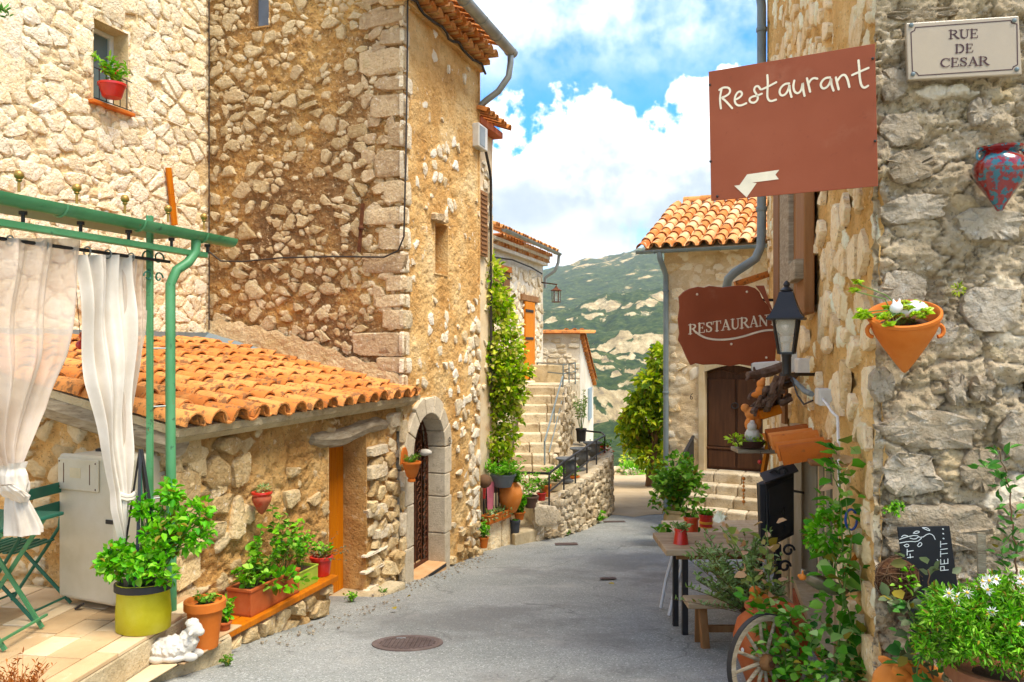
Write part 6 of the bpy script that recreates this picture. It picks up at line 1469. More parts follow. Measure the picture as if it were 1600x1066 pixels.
stp6 = thing('door_steps', 'short flight of worn stone steps below the brown double door', 'steps', B6.pt(ka0, -3.2, .8))
for i in range(5):
    z = kz0 - i * .17; x = ka0 - .16 - .03 * i; end = ka1 + .35
    while x < end:
        w = min(rs.uniform(.32, .6), end - x); MB().fbox(B6, x + .004, x + w - .004, z - .19, z - .004 + rs.uniform(-.008, .004), -.05 + .27 * i if i else -.22, .26 + .27 * i).build('step_stone', m_step, stp6, bevel=.025); x += w
h6 = thing('step_handrail', 'black iron handrail panel with brass knob at the door steps', 'handrail', B6.pt(ka0 - .2, -3, .8))
pa_, pb_ = B6.pt(ka0 - .18, kz0 + .62, .12), B6.pt(ka0 - .25, kz0 - .0, 1.5)
MB().bar(pa_, pb_, .05, .03).build('top_rail', m_iron, h6)
MB().prism([pa_ + Vector((0, 0, -.05)), pb_ + Vector((0, 0, -.05)), pb_ + Vector((0, 0, -.85)), pa_ + Vector((0, 0, -.9))], B6.u * .012).build('panel', m_iron, h6)
MB().tube([pb_, pb_ + Vector((0, 0, -.9))], .025, 8).build('post', m_iron, h6); MB().ball(pb_ + Vector((0, 0, .05)), .045, 12, 8).build('knob', plain('brass_knob', '#a8823c', .35, .7), h6, True)
# big jar with geranium foliage
jp = on_road(1060, 832); jp = P(1060, 826, 12.6); jp.z = gz(12.6) + .01
t = thing('garden_urn', 'large beige clay urn of leafy geranium beside the door steps', 'urn', jp)
MB().lathe(jp, [(.13, 0), (.14, .01), (.20, .18), (.235, .36), (.225, .46), (.19, .51), (.215, .53), (.215, .56), (.18, .56), (.16, .5)], 26).build('urn_body', M('beige_clay', ['#b99a68', '#cbb080', '#d8c298'], 4, .15, 60, .8, k=.85, blotch=[('#c07c48', 3, .58, .7, .5)]), t, True)
plant(t, jp + Vector((0, 0, .5)), 26, .85, .42, .105, .095, lf_mid, 121, 15, up=.25, stem_r=.007, droop=.3)
bl = [(jp + Vector((x, 0, z)), (.26, .24, .2), 110) for x, z in ((-.15, .95), (.12, 1.05), (0, 1.25), (.2, .8), (-.2, .7))]
pp, dd = blob_pts(bl, 15); leaves('foliage', t, pp, dd, .095, .085, lf_mid, 15)
# tree beyond
tp = P(1015, 730, 22); tp.z = gz(22); tree = thing('leafy_tree', 'yellow green leafy tree beside house number 6 hiding its corner', 'tree', tp)
tr_top = P(1020, 600, 22)
b = MB(); b.tube([tp, tp.lerp(tr_top, .5) + Vector((.1, 0, 0)), tr_top], [.13, .10, .05], 8)
rs = random.Random(6); bl = []
for px, py, w in ((1034, 566, 22), (1030, 592, 28), (1014, 596, 20), (1003, 622, 24), (1025, 625, 36), (1000, 655, 26), (1020, 660, 38), (1035, 645, 34), (996, 640, 18), (1010, 690, 26), (1032, 690, 34), (1030, 548, 12), (1045, 560, 30), (1060, 600, 40), (1060, 660, 40), (985, 670, 22), (992, 695, 20), (1020, 715, 30), (985, 650, 14)):
    c0 = P(px, py, 22 + rs.uniform(-.4, .6)); bl.append((c0, (w / F * 22 * .9, .5, w / F * 22 * .62), int(w * 8))); b.tube([tp.lerp(tr_top, rs.uniform(.4, .9)), c0], [.04, .012], 5)
b.build('trunk', m_twig, tree, True)
pp, dd = blob_pts(bl, 16); dd = dd * .6 + np.array([0, 0, -.35]); leaves('crown', tree, pp, dd, .21, .10, lf_tree, 16, .12, .2, .55)
# low wall and bushes at the end of the road
ew = Fr(3.6, 26.8, 1, 0, 0, -1); elw = thing('parapet_wall', 'low rubble parapet wall at the end of the road', 'wall', (4.5, 26.8, -4.3)); zt = P(1000, 733, 26.8).z
ef = wall_sheet('wall_face', ew, .4, 5, -4.8, zt, .12, .02, m_white_mortar, elw, [], 95); rubble(ew, .4, 4, -4.6, zt + .02, .28, .15, .03, .05, m_step, ef, 96, keep=.95, course=True, limit=90)
MB().fbox(ew, .4, 5, -4.8, zt - .01, -.4, -.06).build('wall_core', m_step, elw)
ew2 = Fr(3.15, 26.0, 1, .2, .2, -1); st2 = thing('parapet_stub', 'short broken stretch of rubble wall left of the bush', 'wall', (3.4, 26, -4.3))
ef2 = wall_sheet('wall_face', ew2, .0, .55, -4.7, P(965, 729, 26).z, .1, .02, m_white_mortar, st2, [], 97); rubble(ew2, 0, .55, -4.5, P(965, 729, 26).z, .26, .17, .03, .05, m_step, ef2, 98, limit=20)
for i, (px, py, d, rx, rz_, lab) in enumerate(((985, 737, 26.2, .42, .3, 'round bright green bush in the gap of the parapet wall'), (1000, 718, 28.5, .7, .3, 'yellow green shrub spreading behind the parapet wall'), (1035, 716, 29, .8, .35, 'green shrub behind the parapet near the leafy tree'))):
    c0 = P(px, py, d); t = thing('bush', lab, 'bush', c0 + Vector((0, 0, -rz_))); pp, dd = blob_pts([(c0, (rx, .4, rz_), 420)], 30 + i); leaves('foliage', t, pp, dd, .12, .06, lf_bright if i == 0 else lf_vine, 30 + i)
    MB().tube([c0 + Vector((0, 0, -rz_ - .3)), c0], .03, 5).build('stalk', m_twig, t)

for px, py, w, l, lab in ((885, 851, .36, .2, 'small iron drain plate in the road below the retaining wall'), (960, 816, .42, .16, 'thin iron drain slot across the road near the far bend'), (950, 905, .2, .12, 'little iron valve cover in the middle of the asphalt')):
    p = on_road(px, py) + Vector((0, 0, .012)); sl_ = (gz(p.y + .2) - gz(p.y - .2)) / .4; t = thing('drain_cover', lab, 'drain cover', p); MB().obox(p, (w / 2, .02, .02 * sl_), (0, l / 2, l / 2 * sl_), (0, 0, .004)).build('plate', m_man, t, bevel=.001)
    for i in range(4): q = -l / 2 + l * (i + .5) / 4; MB().obox(p + Vector((0, q, .005 + q * sl_)), (w / 2 - .02, .02, .02 * sl_), (0, .008, .008 * sl_), (0, 0, .002)).build('rib', m_man, t)
# ---------------------------------------------------------------- restaurant building
RF = Fr(1.832, 4.0, 300 / F, 1, -1, 300 / F)
RG = Fr(1.832, 4.0, .986, -.166, -.166, -.986)
rb = thing('restaurant_building', 'golden rubble restaurant building with grey weathered corner face', 'building', RF.pt(.5, -2.1))
RFL = RF.hit(1199, 300)[0]; RZ = 4.9
wa0, _ = RF.hit(1302, 800); wa1, _ = RF.hit(1247, 800); RW_ = (wa0, wa1, -2.14, -.76)
sa0, _ = RF.hit(1257, 400); sa1, _ = RF.hit(1214, 400); RS = (sa0 + .35, sa1 - .3, .42, 1.75)
rfw = wall_sheet('wall', RF, 0, RFL, -2.6, RZ, .024, .035, m_right_mortar, rb, [RW_, RS], 101, 5, cell=(.24, .18, .028, .26, .22))
rubble(RF, .02, RFL, -2.3, 3.6, .30, .25, .05, .014, m_right_stone, rfw, 102, keep=.62, holes=[(wa0 - .1, wa1 + .6, -9, -.7), (sa0 - .05, sa1 + .1, .3, 1.8)], shrink=(.45, 1.0), jit=.45, limit=260)
rgw = wall_sheet('wall', RG, -.01, .70, -2.2, 2.6, .0085, .075, m_grey_mortar, rb, [], 103, 9, cell=(.26, .16, .018, .22, .34))
wall_sheet('wall', RG, .70, 2.4, -2.2, 4.9, .06, .03, m_grey_mortar, rb, [], 103, 7)
wall_sheet('wall', RG, -.01, .70, 2.6, 4.9, .06, .03, m_grey_mortar, rb, [], 103, 7)
MB().prism([RF.pt(.45, -3, -.42), RF.pt(RFL - .02, -3, -.42), RF.pt(RFL - .02, -3, -4.2), RF.pt(-.4, -3, -4.2), RG.pt(2.3, -3, -.42), RG.pt(.45, -3, -.42)], (0, 0, 7.9)).build('wall_core', m_grey_mortar, rb)
MB().obox(RF.pt(RFL + .01, .8, -2.0), RF.u * .02, RF.n * 2.0, Vector((0, 0, 4.0))).build('end_wall', m_right_mortar, rb)
MB().obox(RF.pt(RFL / 2 - .2, RZ + .08, -1.9), RF.u * (RFL / 2 + .5), RF.n * 1.98, Vector((0, 0, .06))).build('roof_slab', m_tile, rb)
# stones of the grey corner face, read from the photograph
r5 = random.Random(5)
for x0, y0, x1, y1, d_ in ((1368, 790, 1552, 868, .06), (1376, 708, 1474, 778, .06), (1372, 642, 1538, 700, .05), (1478, 582, 1512, 636, .045), (1514, 586, 1553, 632, .05), (1348, 570, 1398, 630, .05), (1370, 420, 1450, 492, .03), (1372, 170, 1440, 232, .02), (1385, 232, 1462, 288, .035), (1372, 105, 1420, 160, .02), (1512, 150, 1552, 200, .03), (1372, 300, 1480, 352, .04), (1490, 320, 1600, 380, .03), (1500, 440, 1600, 520, .02), (1376, 8, 1500, 36, .03), (1380, 870, 1500, 960, .03), (1560, 640, 1640, 720, .03), (1556, 780, 1650, 850, .04), (1440, 500, 1500, 540, .02), (1500, 700, 1560, 770, .02)):
    a0, z0 = RG.hit(x0, y1); a1, z1 = RG.hit(x1, y0); a0 = max(a0, -.035)
    w, h = (a1 - a0) / 2, (z1 - z0) / 2; poly = []
    for k in range(9): t = k / 9 * 6.283 + r5.uniform(-.2, .2); c_, s_ = math.cos(t), math.sin(t); q = max(abs(c_), abs(s_)) ** .75; poly.append((w * c_ / q * r5.uniform(.85, 1.05), h * s_ / q * r5.uniform(.85, 1.05)))
    set_stone(RG, (a0 + a1) / 2, (z0 + z1) / 2, poly, d_ * .2 + .008, m_grey_stone, rgw, r5, 'stone', 2, 0, .9, .86)
# street window: stone post, pale frame, panes, sill
reveal('window_reveal', RF, *RW_, .18, m_wood_pale, rb, None, 'lrt')
wfm = MB().fbox(RF, wa0, wa1, -2.14, -.76, -.20, -.17).build('window', m_dark, rb)
for i in range(6):
    a = wa0 + (wa1 - wa0) * i / 5; MB().fbox(RF, a - .03, a + .03, -2.12, -.78, -.169, -.12 + (.1 if i in (0, 5) else 0)).build('mullion', m_wood_pale, wfm, bevel=.006)
for i in range(5):
    a0, a1 = wa0 + (wa1 - wa0) * i / 5 + .035, wa0 + (wa1 - wa0) * (i + 1) / 5 - .035
    MB().fbox(RF, a0, a1, -2.08, -.82, -.16, -.155).build('pane', plain('dark_glass', '#4c5450', .08, spec=.7, bump=0), wfm)
MB().fbox(RF, wa0 - .02, wa1 + .02, -2.2, -2.13, -.16, .05).build('sill', m_wood_pale, rb, bevel=.008)
MB().fbox(RF, wa0 - .05, wa1 + .05, -2.6, -2.205, -.1, .06).build('sill_course', m_terra_red, rb, bevel=.01)
MB().fbox(RF, wa1 + .05, wa1 + .55, -3.0, -.8, -.05, .09).build('stone_post', m_concrete, rb, bevel=.02)
MB().fbox(RF, wa1 - .12, wa1 + .04, -2.9, -.72, -.02, .07).build('frame_post', m_wood_pale, rb, bevel=.008)
MB().fbox(RF, wa1 + .9, wa1 + 1.05, -3.0, -.6, .0, .08).build('frame_post', m_wood_pale, rb, bevel=.008)
# tile canopy
m_terra_tile = M('orange_canopy_clay', ['#a85a2e', '#cc743a', '#dc9a60'], 6, .4, 60, .85, rr=.75, val=.25, k=.85, blotch=[('#7a5032', 14, .60, .68, .6), ('#ecc490', 6, .6, .7, .5)])
cm = barrel_mesh('canopy_tile', .34, .125, .105, .02, 8); cm.materials.append(m_terra_tile)
for i in range(5):
    a = wa0 + .16 + i * .315; rr_ = random.Random(i); dirv = (-RF.n + Vector((0, 0, .22))).normalized(); wv = RF.u.cross(dirv); wv = wv if wv.z > 0 else -wv
    R = Matrix((RF.u, dirv, wv)).transposed().to_4x4(); mk('canopy_tile', cm, None, rb, Matrix.Translation(RF.pt(a, -.83, .31) + Vector((0, 0, rr_.uniform(-.012, .012)))) @ R @ Matrix.Rotation(rr_.uniform(-.05, .05), 4, 'Z'))
MB().fbox(RF, wa0 - .1, wa1 + .1, -.80, -.77, .0, .16).build('canopy_board', m_wood_brown, rb, bevel=.01)
# shutters of the upper window
reveal('window_reveal', RF, *RS, .2, m_right_mortar, rb, True)
for q, (x0, x1, y1, o1) in enumerate(((1243, 1256, 492, .08), (1232, 1242, 486, .05), (1218, 1231, 478, .10), (1208, 1216, 520, .09))):
    a1, _ = RF.hit(x0, 400, o1); a0, _ = RF.hit(x1, 400, o1); d_ = RF.pt((a0 + a1) / 2, 0, o1).y; zb = (HZ - y1) / F * d_
    MB().fbox(RF, a0, a1, zb, 1.9, .0, o1).build('shutter_board', m_wood_brown if q != 2 else m_wood_grey, rb, bevel=.01)
a0, z0 = RF.hit(1245, 436, .13); MB().fbox(RF, a0, a0 + .5, z0, z0 + .16, .05, .15).build('shutter_block', m_wood_grey, rb, bevel=.01)
# drainpipe with elbow
p_ = [P(1178, -40, 10.9), P(1188, -6, 10.9), P(1190, 10, 10.9), P(1190, 360, 10.9), P(1189, 385, 10.9), P(1181, 404, 10.9), P(1165, 415, 11.0), P(1148, 426, 11.1), P(1138, 436, 11.2), P(1135, 452, 11.3), P(1135, 480, 11.35)]
dpipe = thing('drainpipe', 'thick grey drainpipe with elbow at the end of the restaurant building', 'pipe', p_[3])
MB().tube(p_, .062, 12).build('pipe', m_zinc_blue, dpipe, True)
for py in (50, 330): MB().lathe(P(1190, py, 10.9), [(.07, 0), (.074, .01), (.074, .05), (.07, .06)], 12).build('collar', m_zinc_blue, dpipe, True)
ct = barrel_mesh('ledge_tile', .5, .10, .09, .015); ct.materials.append(m_tile); q0, q1 = P(1147, 440, 10.8), P(1194, 424, 10.7); dv = (q1 - q0).normalized()
R = Matrix((Vector((0, 1, 0)), dv, Vector((0, 1, 0)).cross(dv))).transposed().to_4x4(); o = mk('ledge_tile', ct, None, None, Matrix.Translation(q0) @ R); tag(o, 'orange clay tile sticking out under the drainpipe elbow', 'tile')

# ---------------------------------------------------------------- signs
s0, s1 = P(1107, 213, 4.27), P(1371, 180, 3.85)
S1 = Fr(s0.x, s0.y, s1.x - s0.x, s1.y - s0.y, (s1.y - s0.y), -(s1.x - s0.x))
sg = thing('restaurant_sign', 'large square brown Restaurant sign with white arrow at the corner', 'sign', s0)
cs = [S1.hit(1107, 112), S1.hit(1367, 68), S1.hit(1372, 291), S1.hit(1111, 314)]
MB().prism([S1.pt(a, z, 0) for a, z in cs], S1.n * -.006).build('panel', m_sign, sg, bevel=.002)
K1 = lambda x, y: S1.hit(1090 + x * .3097, y * .3096)
def smooth(poly, n=2):
    for _ in range(n):
        q = [poly[0]]
        for a, b in zip(poly[:-1], poly[1:]): q += [(a[0] * .75 + b[0] * .25, a[1] * .75 + b[1] * .25), (a[0] * .25 + b[0] * .75, a[1] * .25 + b[1] * .75)]
        poly = q + [poly[-1]]
    return poly
hand = [[(122, 447), (113, 490), (114, 520), (118, 548)], [(110, 455), (128, 442), (155, 442), (166, 455), (160, 475), (135, 490), (120, 493), (140, 508), (160, 530), (175, 547)],
        [(188, 505), (212, 494), (226, 478), (220, 462), (204, 464), (190, 485), (186, 512), (198, 532), (220, 534), (246, 522)],
        [(318, 452), (306, 434), (290, 438), (284, 458), (300, 480), (306, 500), (290, 520), (266, 518), (260, 500), (276, 488), (300, 484), (324, 474)],
        [(352, 380), (355, 420), (352, 465), (352, 495), (366, 514), (396, 504)], [(325, 452), (360, 436), (397, 416)],
        [(462, 422), (440, 424), (418, 445), (412, 468), (424, 486), (446, 476), (460, 448), (464, 424), (464, 455), (474, 490)],
        [(488, 408), (482, 435), (488, 464), (506, 474), (524, 458), (532, 410), (532, 450), (540, 485)],
        [(552, 396), (560, 430), (568, 464)], [(559, 424), (572, 402), (588, 394), (604, 398)],
        [(668, 392), (645, 394), (626, 412), (620, 432), (632, 450), (654, 442), (670, 415), (674, 392), (674, 425), (686, 458)],
        [(698, 392), (704, 420), (712, 452)], [(704, 412), (722, 384), (742, 376), (756, 396), (766, 440)],
        [(812, 306), (816, 350), (818, 395), (826, 434), (842, 446), (860, 434)], [(780, 380), (820, 362), (862, 344)]]
strokes_mesh(S1, [([K1(*p) for p in smooth(h)], .0105) for h in hand], 0, m_letter, 'lettering', sg, off=.0006, thick=.001, off_step=.00004)
arw = [(185, 938), (212, 935), (250, 881), (412, 858), (393, 882), (410, 905), (275, 922), (298, 925), (248, 997)]
MB().prism([S1.pt(*K1(*p), .0006) for p in arw], S1.n * .0012).build('arrow', m_letter, sg)
for x, y in ((62, 430), (66, 816), (884, 297), (896, 713), (100, 992)): a, z = K1(x, y); MB().ball(S1.pt(a, z, .003), .007, 8, 5).build('screw', m_iron, sg, True)
b = MB(); a1 = cs[1][0]
for z in (cs[1][1] - .12, cs[2][1] + .12): b.bar(S1.pt(.05, z, -.02), RF.pt(.14, z, -.03), .025, .025)
b.build('bracket', m_iron, sg)
# serif capitals
TH, TN = .17, .065
def arcp(cx, cy, rx, ry, t0, t1, n=9): return [(cx + math.cos(t) * rx, cy + math.sin(t) * ry) for t in np.linspace(t0, t1, n)]
def sf(x0, x1, y): return ([(x0, y), (x1, y)], TN)
pi = math.pi
GL = {
 'R': (.80, [([(.16, 0), (.16, 1)], TH), ([(.16, .97), (.40, .97)], TN), (arcp(.38, .745, .22, .20, 1.1, -1.1), TH * .9), ([(.16, .51), (.42, .51)], TN), ([(.40, .50), (.56, .22), (.74, .03)], TH), sf(.0, .30, .03), sf(.0, .2, .97), sf(.62, .84, .03)]),
 'U': (.82, [([(.17, .97), (.17, .35)] + arcp(.41, .33, .24, .30, pi, 2 * pi)[1:5], TH), (arcp(.41, .33, .24, .30, 1.5 * pi, 2 * pi, 5) + [(.65, .97)], TN * 1.3), sf(.02, .32, .97), sf(.54, .78, .97)]),
 'E': (.70, [([(.16, 0), (.16, 1)], TH), ([(.05, .03), (.60, .03)], TN), ([(.05, .97), (.57, .97)], TN), ([(.16, .51), (.44, .51)], TN), ([(.585, .02), (.61, .25)], TN), ([(.55, .98), (.57, .78)], TN), ([(.44, .41), (.44, .61)], TN)]),
 'D': (.84, [([(.16, 0), (.16, 1)], TH), ([(.03, .03), (.40, .03)], TN), ([(.03, .97), (.40, .97)], TN), (arcp(.38, .5, .32, .46, 1.5, -1.5, 13), TH * .95)]),
 'C': (.80, [(arcp(.44, .5, .36, .48, .75, 2.1, 7), TN * 1.3), (arcp(.44, .5, .36, .46, 2.0, 4.28, 11), TH), (arcp(.44, .5, .36, .48, 4.2, 5.6, 7), TN * 1.3), ([(.70, .97), (.70, .70)], TN)]),
 'S': (.62, [(smooth([(.52, .74), (.48, .92), (.30, .98), (.12, .88)]), TN * 1.4), (smooth([(.14, .90), (.10, .72), (.22, .58), (.42, .44), (.52, .28), (.46, .12)]), TH), (smooth([(.48, .12), (.32, .01), (.12, .08), (.08, .28)]), TN * 1.4), ([(.53, .97), (.53, .70)], TN), ([(.07, .03), (.07, .30)], TN)]),
 'A': (.84, [([(.13, .02), (.41, .98)], TN * 1.2), ([(.41, .98), (.70, .02)], TH), ([(.22, .34), (.58, .34)], TN), sf(.0, .26, .03), sf(.56, .84, .03)]),
 'T': (.74, [([(.37, 0), (.37, .97)], TH), ([(.04, .97), (.70, .97)], TN), ([(.05, .98), (.03, .72)], TN), ([(.69, .98), (.71, .72)], TN), sf(.22, .52, .03)]),
 'N': (.88, [([(.14, 0), (.14, .95)], TN * 1.2), ([(.12, .97), (.68, .03)], TH), ([(.70, .97), (.70, .05)], TN * 1.2), sf(.0, .26, .03), sf(.0, .18, .97), sf(.56, .84, .97)]),
}
def caps(fr, word, p0, p1, h0, h1, wsc=1.0):
    """lay a word between two baseline points (a,z) with cap height from h0 to h1"""
    tot = sum(GL[c][0] for c in word) - .06; out = []; x = 0; du, dz = p1[0] - p0[0], p1[1] - p0[1]
    for c in word:
        w, st = GL[c]
        for poly, sw in st:
            q = []
            for gx, gy in poly: t = (x + gx) / tot; h = h0 + (h1 - h0) * t; q.append((p0[0] + du * t, p0[1] + dz * t + gy * h))
            out.append((q, sw * (h0 + h1) / 2 * wsc))
        x += w
    return out
s0 = P(1060, 500, 9.05); S2 = Fr(s0.x, s0.y, 1, .04, .04, -1)
sg2 = thing('restaurant_sign', 'ragged-edged brown Restaurant sign with cream serif capitals behind the lamp', 'sign', s0)
K2 = lambda x, y: S2.hit(1000 + x * .3003, 300 + y * .3003)
ol = [(200, 545), (225, 520), (258, 503), (300, 493), (335, 497), (360, 488), (430, 496), (490, 488), (560, 487), (600, 500), (622, 520), (640, 560), (668, 590), (700, 650), (715, 760), (703, 890), (660, 893), (585, 908), (520, 897), (470, 907), (400, 897), (330, 900), (290, 893), (263, 903), (240, 860), (215, 800), (197, 770), (204, 735), (196, 660), (205, 600)]
MB().prism([S2.pt(*K2(*p)) for p in ol], S2.n * -.02).build('panel', m_sign, sg2, bevel=.012)
fl2 = [(600, 488), (640, 488), (662, 560), (690, 640), (672, 610), (648, 572), (622, 520)]
MB().prism([S2.pt(*K2(*p), .012 + .05 * (p[0] - 600) / 100) for p in fl2], S2.n * -.01).build('bent_edge', m_sign, sg2)
p0, p1 = K2(252, 741), K2(708, 690); hgt = lambda y: y * .3003 * 9.05 / F
strokes_mesh(S2, caps(S2, 'RESTAURANT', p0, p1, hgt(50), hgt(58)), 0, m_letter, 'lettering', sg2, off=.001, thick=.002, off_step=.00008)
sw_ = smooth([(288, 728), (310, 745), (345, 762), (400, 770), (470, 767), (540, 752), (600, 732), (650, 720), (700, 718)])
strokes_mesh(S2, [([K2(*p) for p in sw_], .022)], 0, m_letter, 'flourish', sg2, off=.004, thick=.002)
for x, y in ((297, 533), (556, 520), (475, 792), (657, 862)): a, z = K2(x, y); MB().ball(S2.pt(a, z, .002), .014, 8, 5).build('screw', m_letter, sg2, True)
b = MB(); b.bar(S2.pt(.15, K2(0, 560)[1], -.04), S2.pt(1.25, K2(0, 560)[1], -.04), .03); b.build('bracket', m_iron, sg2)
# street name plate
rs_ = thing('street_sign', 'cream enamel street plate reading Rue de Cesar on grey wall', 'sign', RG.at(1505, 80, .06))
K3 = lambda x, y: (1300 + x * .3378, y * .3377)
SGO = .055; c4 = [RG.hit(*K3(342, 106), SGO), RG.hit(*K3(866, 72), SGO), RG.hit(*K3(880, 345), SGO), RG.hit(*K3(352, 371), SGO)]
MB().prism([RG.pt(a, z, SGO) for a, z in c4], RG.n * -.03).build('plate', plain('cream_enamel', '#cbb595', .35, spec=.5, k=.72, var=.04, coat=.2), rs_, bevel=.006)
m_ink = plain('brown_enamel_ink', '#4a3030', .5)
H3 = lambda x, y: RG.hit(*K3(x, y), SGO)
st = caps(RG, 'RUE', H3(540, 181), H3(675, 176), .043, .043) + caps(RG, 'DE', H3(568, 247), H3(653, 243), .042, .042) + caps(RG, 'CESAR', H3(500, 313), H3(722, 303), .043, .043)
strokes_mesh(RG, st, 0, m_ink, 'lettering', rs_, off=SGO + .0008, thick=.001, off_step=.00004)
bd_ = [(385, 128), (826, 95), (832, 108), (855, 112), (858, 300), (838, 310), (834, 322), (400, 350), (392, 338), (372, 330), (365, 150), (382, 142), (385, 128)]
strokes_mesh(RG, [([H3(*p) for p in (bd_[i], bd_[i + 1])], .0042) for i in range(12)], 0, m_ink, 'border_line', rs_, off=SGO + .0008, thick=.0008, off_step=.00003)
for x, y in ((366, 118), (842, 96), (374, 344), (854, 322)): a, z = H3(x, y); MB().ball(RG.pt(a, z, SGO + .003), .011, 10, 6).build('screw', m_zinc_blue, rs_, True)

# ---------------------------------------------------------------- lantern
lp = P(1229, 585, 6.0); lan = thing('wall_lantern', 'black street lantern on a wall bracket in front of the brown sign', 'lantern', lp)
MB().bar(lp + Vector((-.03, 0, 0)), RF.at(1276, 585, -.03), .035, .025).build('bracket', m_black, lan)
MB().lathe(lp, [(.034, 0), (.034, .13), (.038, .135), (.038, .155)], 12).build('post', m_black, lan, True)
b = MB(); zb, zt2 = .155, .41; rb_, rt_ = .072, .118; ang = .35
cor = lambda r, k: Vector((math.cos(ang + k * pi / 2) * r, math.sin(ang + k * pi / 2) * r, 0))
for k in range(4): b.bar(lp + cor(rb_, k) + Vector((0, 0, zb)), lp + cor(rt_, k) + Vector((0, 0, zt2)), .016)
for k in range(4):
    b.bar(lp + cor(rb_, k) + Vector((0, 0, zb + .005)), lp + cor(rb_, k + 1) + Vector((0, 0, zb + .005)), .014)
b.lathe(lp + Vector((0, 0, zb - .005)), [(.07, 0), (.07, .012)], 4, rot=Matrix.Rotation(ang, 3, 'Z'))
b.build('frame', m_black, lan)
hood = [(.185, 0), (.188, .012), (.15, .045), (.115, .10), (.085, .165), (.07, .205), (.06, .21), (.03, .22)]
MB().lathe(lp + Vector((0, 0, zt2)), hood, 4, rot=Matrix.Rotation(ang, 3, 'Z')).build('hood', m_black, lan, True)
MB().lathe(lp + Vector((0, 0, zt2 + .215)), [(.045, 0), (.05, .01), (.03, .025), (.018, .035), (.026, .05), (.02, .065), (.006, .08)], 12).build('finial', m_black, lan, True)
mg = glassmat('lamp_glass', '#dcd8c8', .1, .8)
for k in range(4):
    q = [lp + cor(rb_ * .97, k) + Vector((0, 0, zb)), lp + cor(rb_ * .97, k + 1) + Vector((0, 0, zb)), lp + cor(rt_ * .97, k + 1) + Vector((0, 0, zt2)), lp + cor(rt_ * .97, k) + Vector((0, 0, zt2))]
    MB().prism(q, (lp + Vector((0, 0, .3)) - sum(q, Vector()) / 4).normalized() * .003).build('pane', mg, lan)
MB().lathe(lp + Vector((0, 0, zb + .01)), [(.028, 0), (.028, .07), (.045, .085), (.045, .11), (.035, .125), (.07, .165), (.078, .20), (.06, .245), (.01, .265)], 16).build('bulb', m_white_plastic, lan, True)
# boxes and cables on the wall
def wbox(name, lab, px, py, w, h, o0, o1, mat, cat):
    a, z = RF.hit(px, py, o1); t = thing(name, lab, cat, RF.pt(a, z, 0)); MB().fbox(RF, a - w / 2, a + w / 2, z - h / 2, z + h / 2, o0, o1).build('casing', mat, t, bevel=.006)
    MB().fbox(RF, a - w / 2 + .01, a + w / 2 - .01, z - h / 2 + .008, z + h / 2 - .008, o1 + .0005, o1 + .005).build('cover', mat, t, bevel=.002); return t
wbox('junction_box', 'white electrical junction box below the lantern bracket', 1277, 620, .22, .115, -.02, .07, m_white_plastic, 'electrical box')
wbox('meter_box', 'pale plastic box on the wall behind the lantern post', 1245, 572, .30, .13, -.02, .08, m_white_plastic, 'electrical box')
wbox('meter_box', 'tall white plastic box behind the lantern, nearer the brown sign', 1222, 565, .22, .19, -.02, .12, m_white_plastic, 'electrical box')
fc = P(1198, 572, 8.4); t = thing('floodlight', 'white floodlight pointing out above the gnarled driftwood', 'floodlight', fc)
MB().obox(fc, Vector((.13, -.05, .01)), Vector((.04, .1, 0)), Vector((0, 0, .045))).build('housing', m_white_plastic, t, bevel=.012); MB().bar(fc + Vector((.1, 0, 0)), RF.at(1225, 578, 0), .04).build('arm', m_white_plastic, t); MB().obox(fc + Vector((-.135, .05, -.01)), Vector((.01, -.004, 0)), Vector((.03, .09, 0)), Vector((0, 0, .036))).build('lens', m_zinc, t)
o = MB().tube([RF.at(1235, 590, .06), RF.at(1248, 602, .05), RF.at(1258, 612, .05), RF.at(1268, 616, .05)], .022, 6).build('conduit', m_zinc_blue, None, True); tag(o, 'grey flexible conduit looping from lantern to junction box', 'cable')
o = MB().tube([RF.at(1236, 588, .08), RF.at(1246, 618, .08), RF.at(1256, 632, .06), RF.at(1270, 626, .05)], .008, 5).build('lamp_cable', m_cable, None, True); tag(o, 'thin black cable sagging under the lantern bracket', 'cable')
o = MB().tube([RF.at(1284, 622, .05), RF.at(1293, 633, .05), RF.at(1300, 644, .05), RF.at(1309, 652, .05), RF.at(1310, 690, .05), RF.at(1312, 760, .05)], .009, 5).build('white_cable', m_white_paint, None, True); tag(o, 'white cable from junction box down the golden wall', 'cable')

# ---------------------------------------------------------------- driftwood, clay figures and shelf
dw = thing('driftwood', 'twisted dark driftwood root mounted above the little shelf', 'driftwood', P(1200, 620, 7.3)); rs = random.Random(21)
m_drift = M('driftwood_bark', ['#5c4636', '#7a6250', '#988070'], 10, .9, 50, .9, k=.75, dist=.02)
b = MB()
for k in range(16):
    x0, y0 = rs.uniform(1215, 1242), rs.uniform(585, 625); x1, y1 = rs.uniform(1172, 1190), rs.uniform(625, 652); pts = []
    for q in np.linspace(0, 1, 9):
        pts.append(P(x0 + (x1 - x0) * q + 5 * math.sin(q * 7 + k), y0 + (y1 - y0) * q + 6 * math.sin(q * 6 + k * 1.7), 7.25 + .12 * math.sin(q * 5 + k)))
    b.tube(pts, [.035 * (1 - .6 * abs(q - .35)) * rs.uniform(.6, 1.1) for q in np.linspace(0, 1, 9)], 6)
b.build('root', m_drift, dw, True)
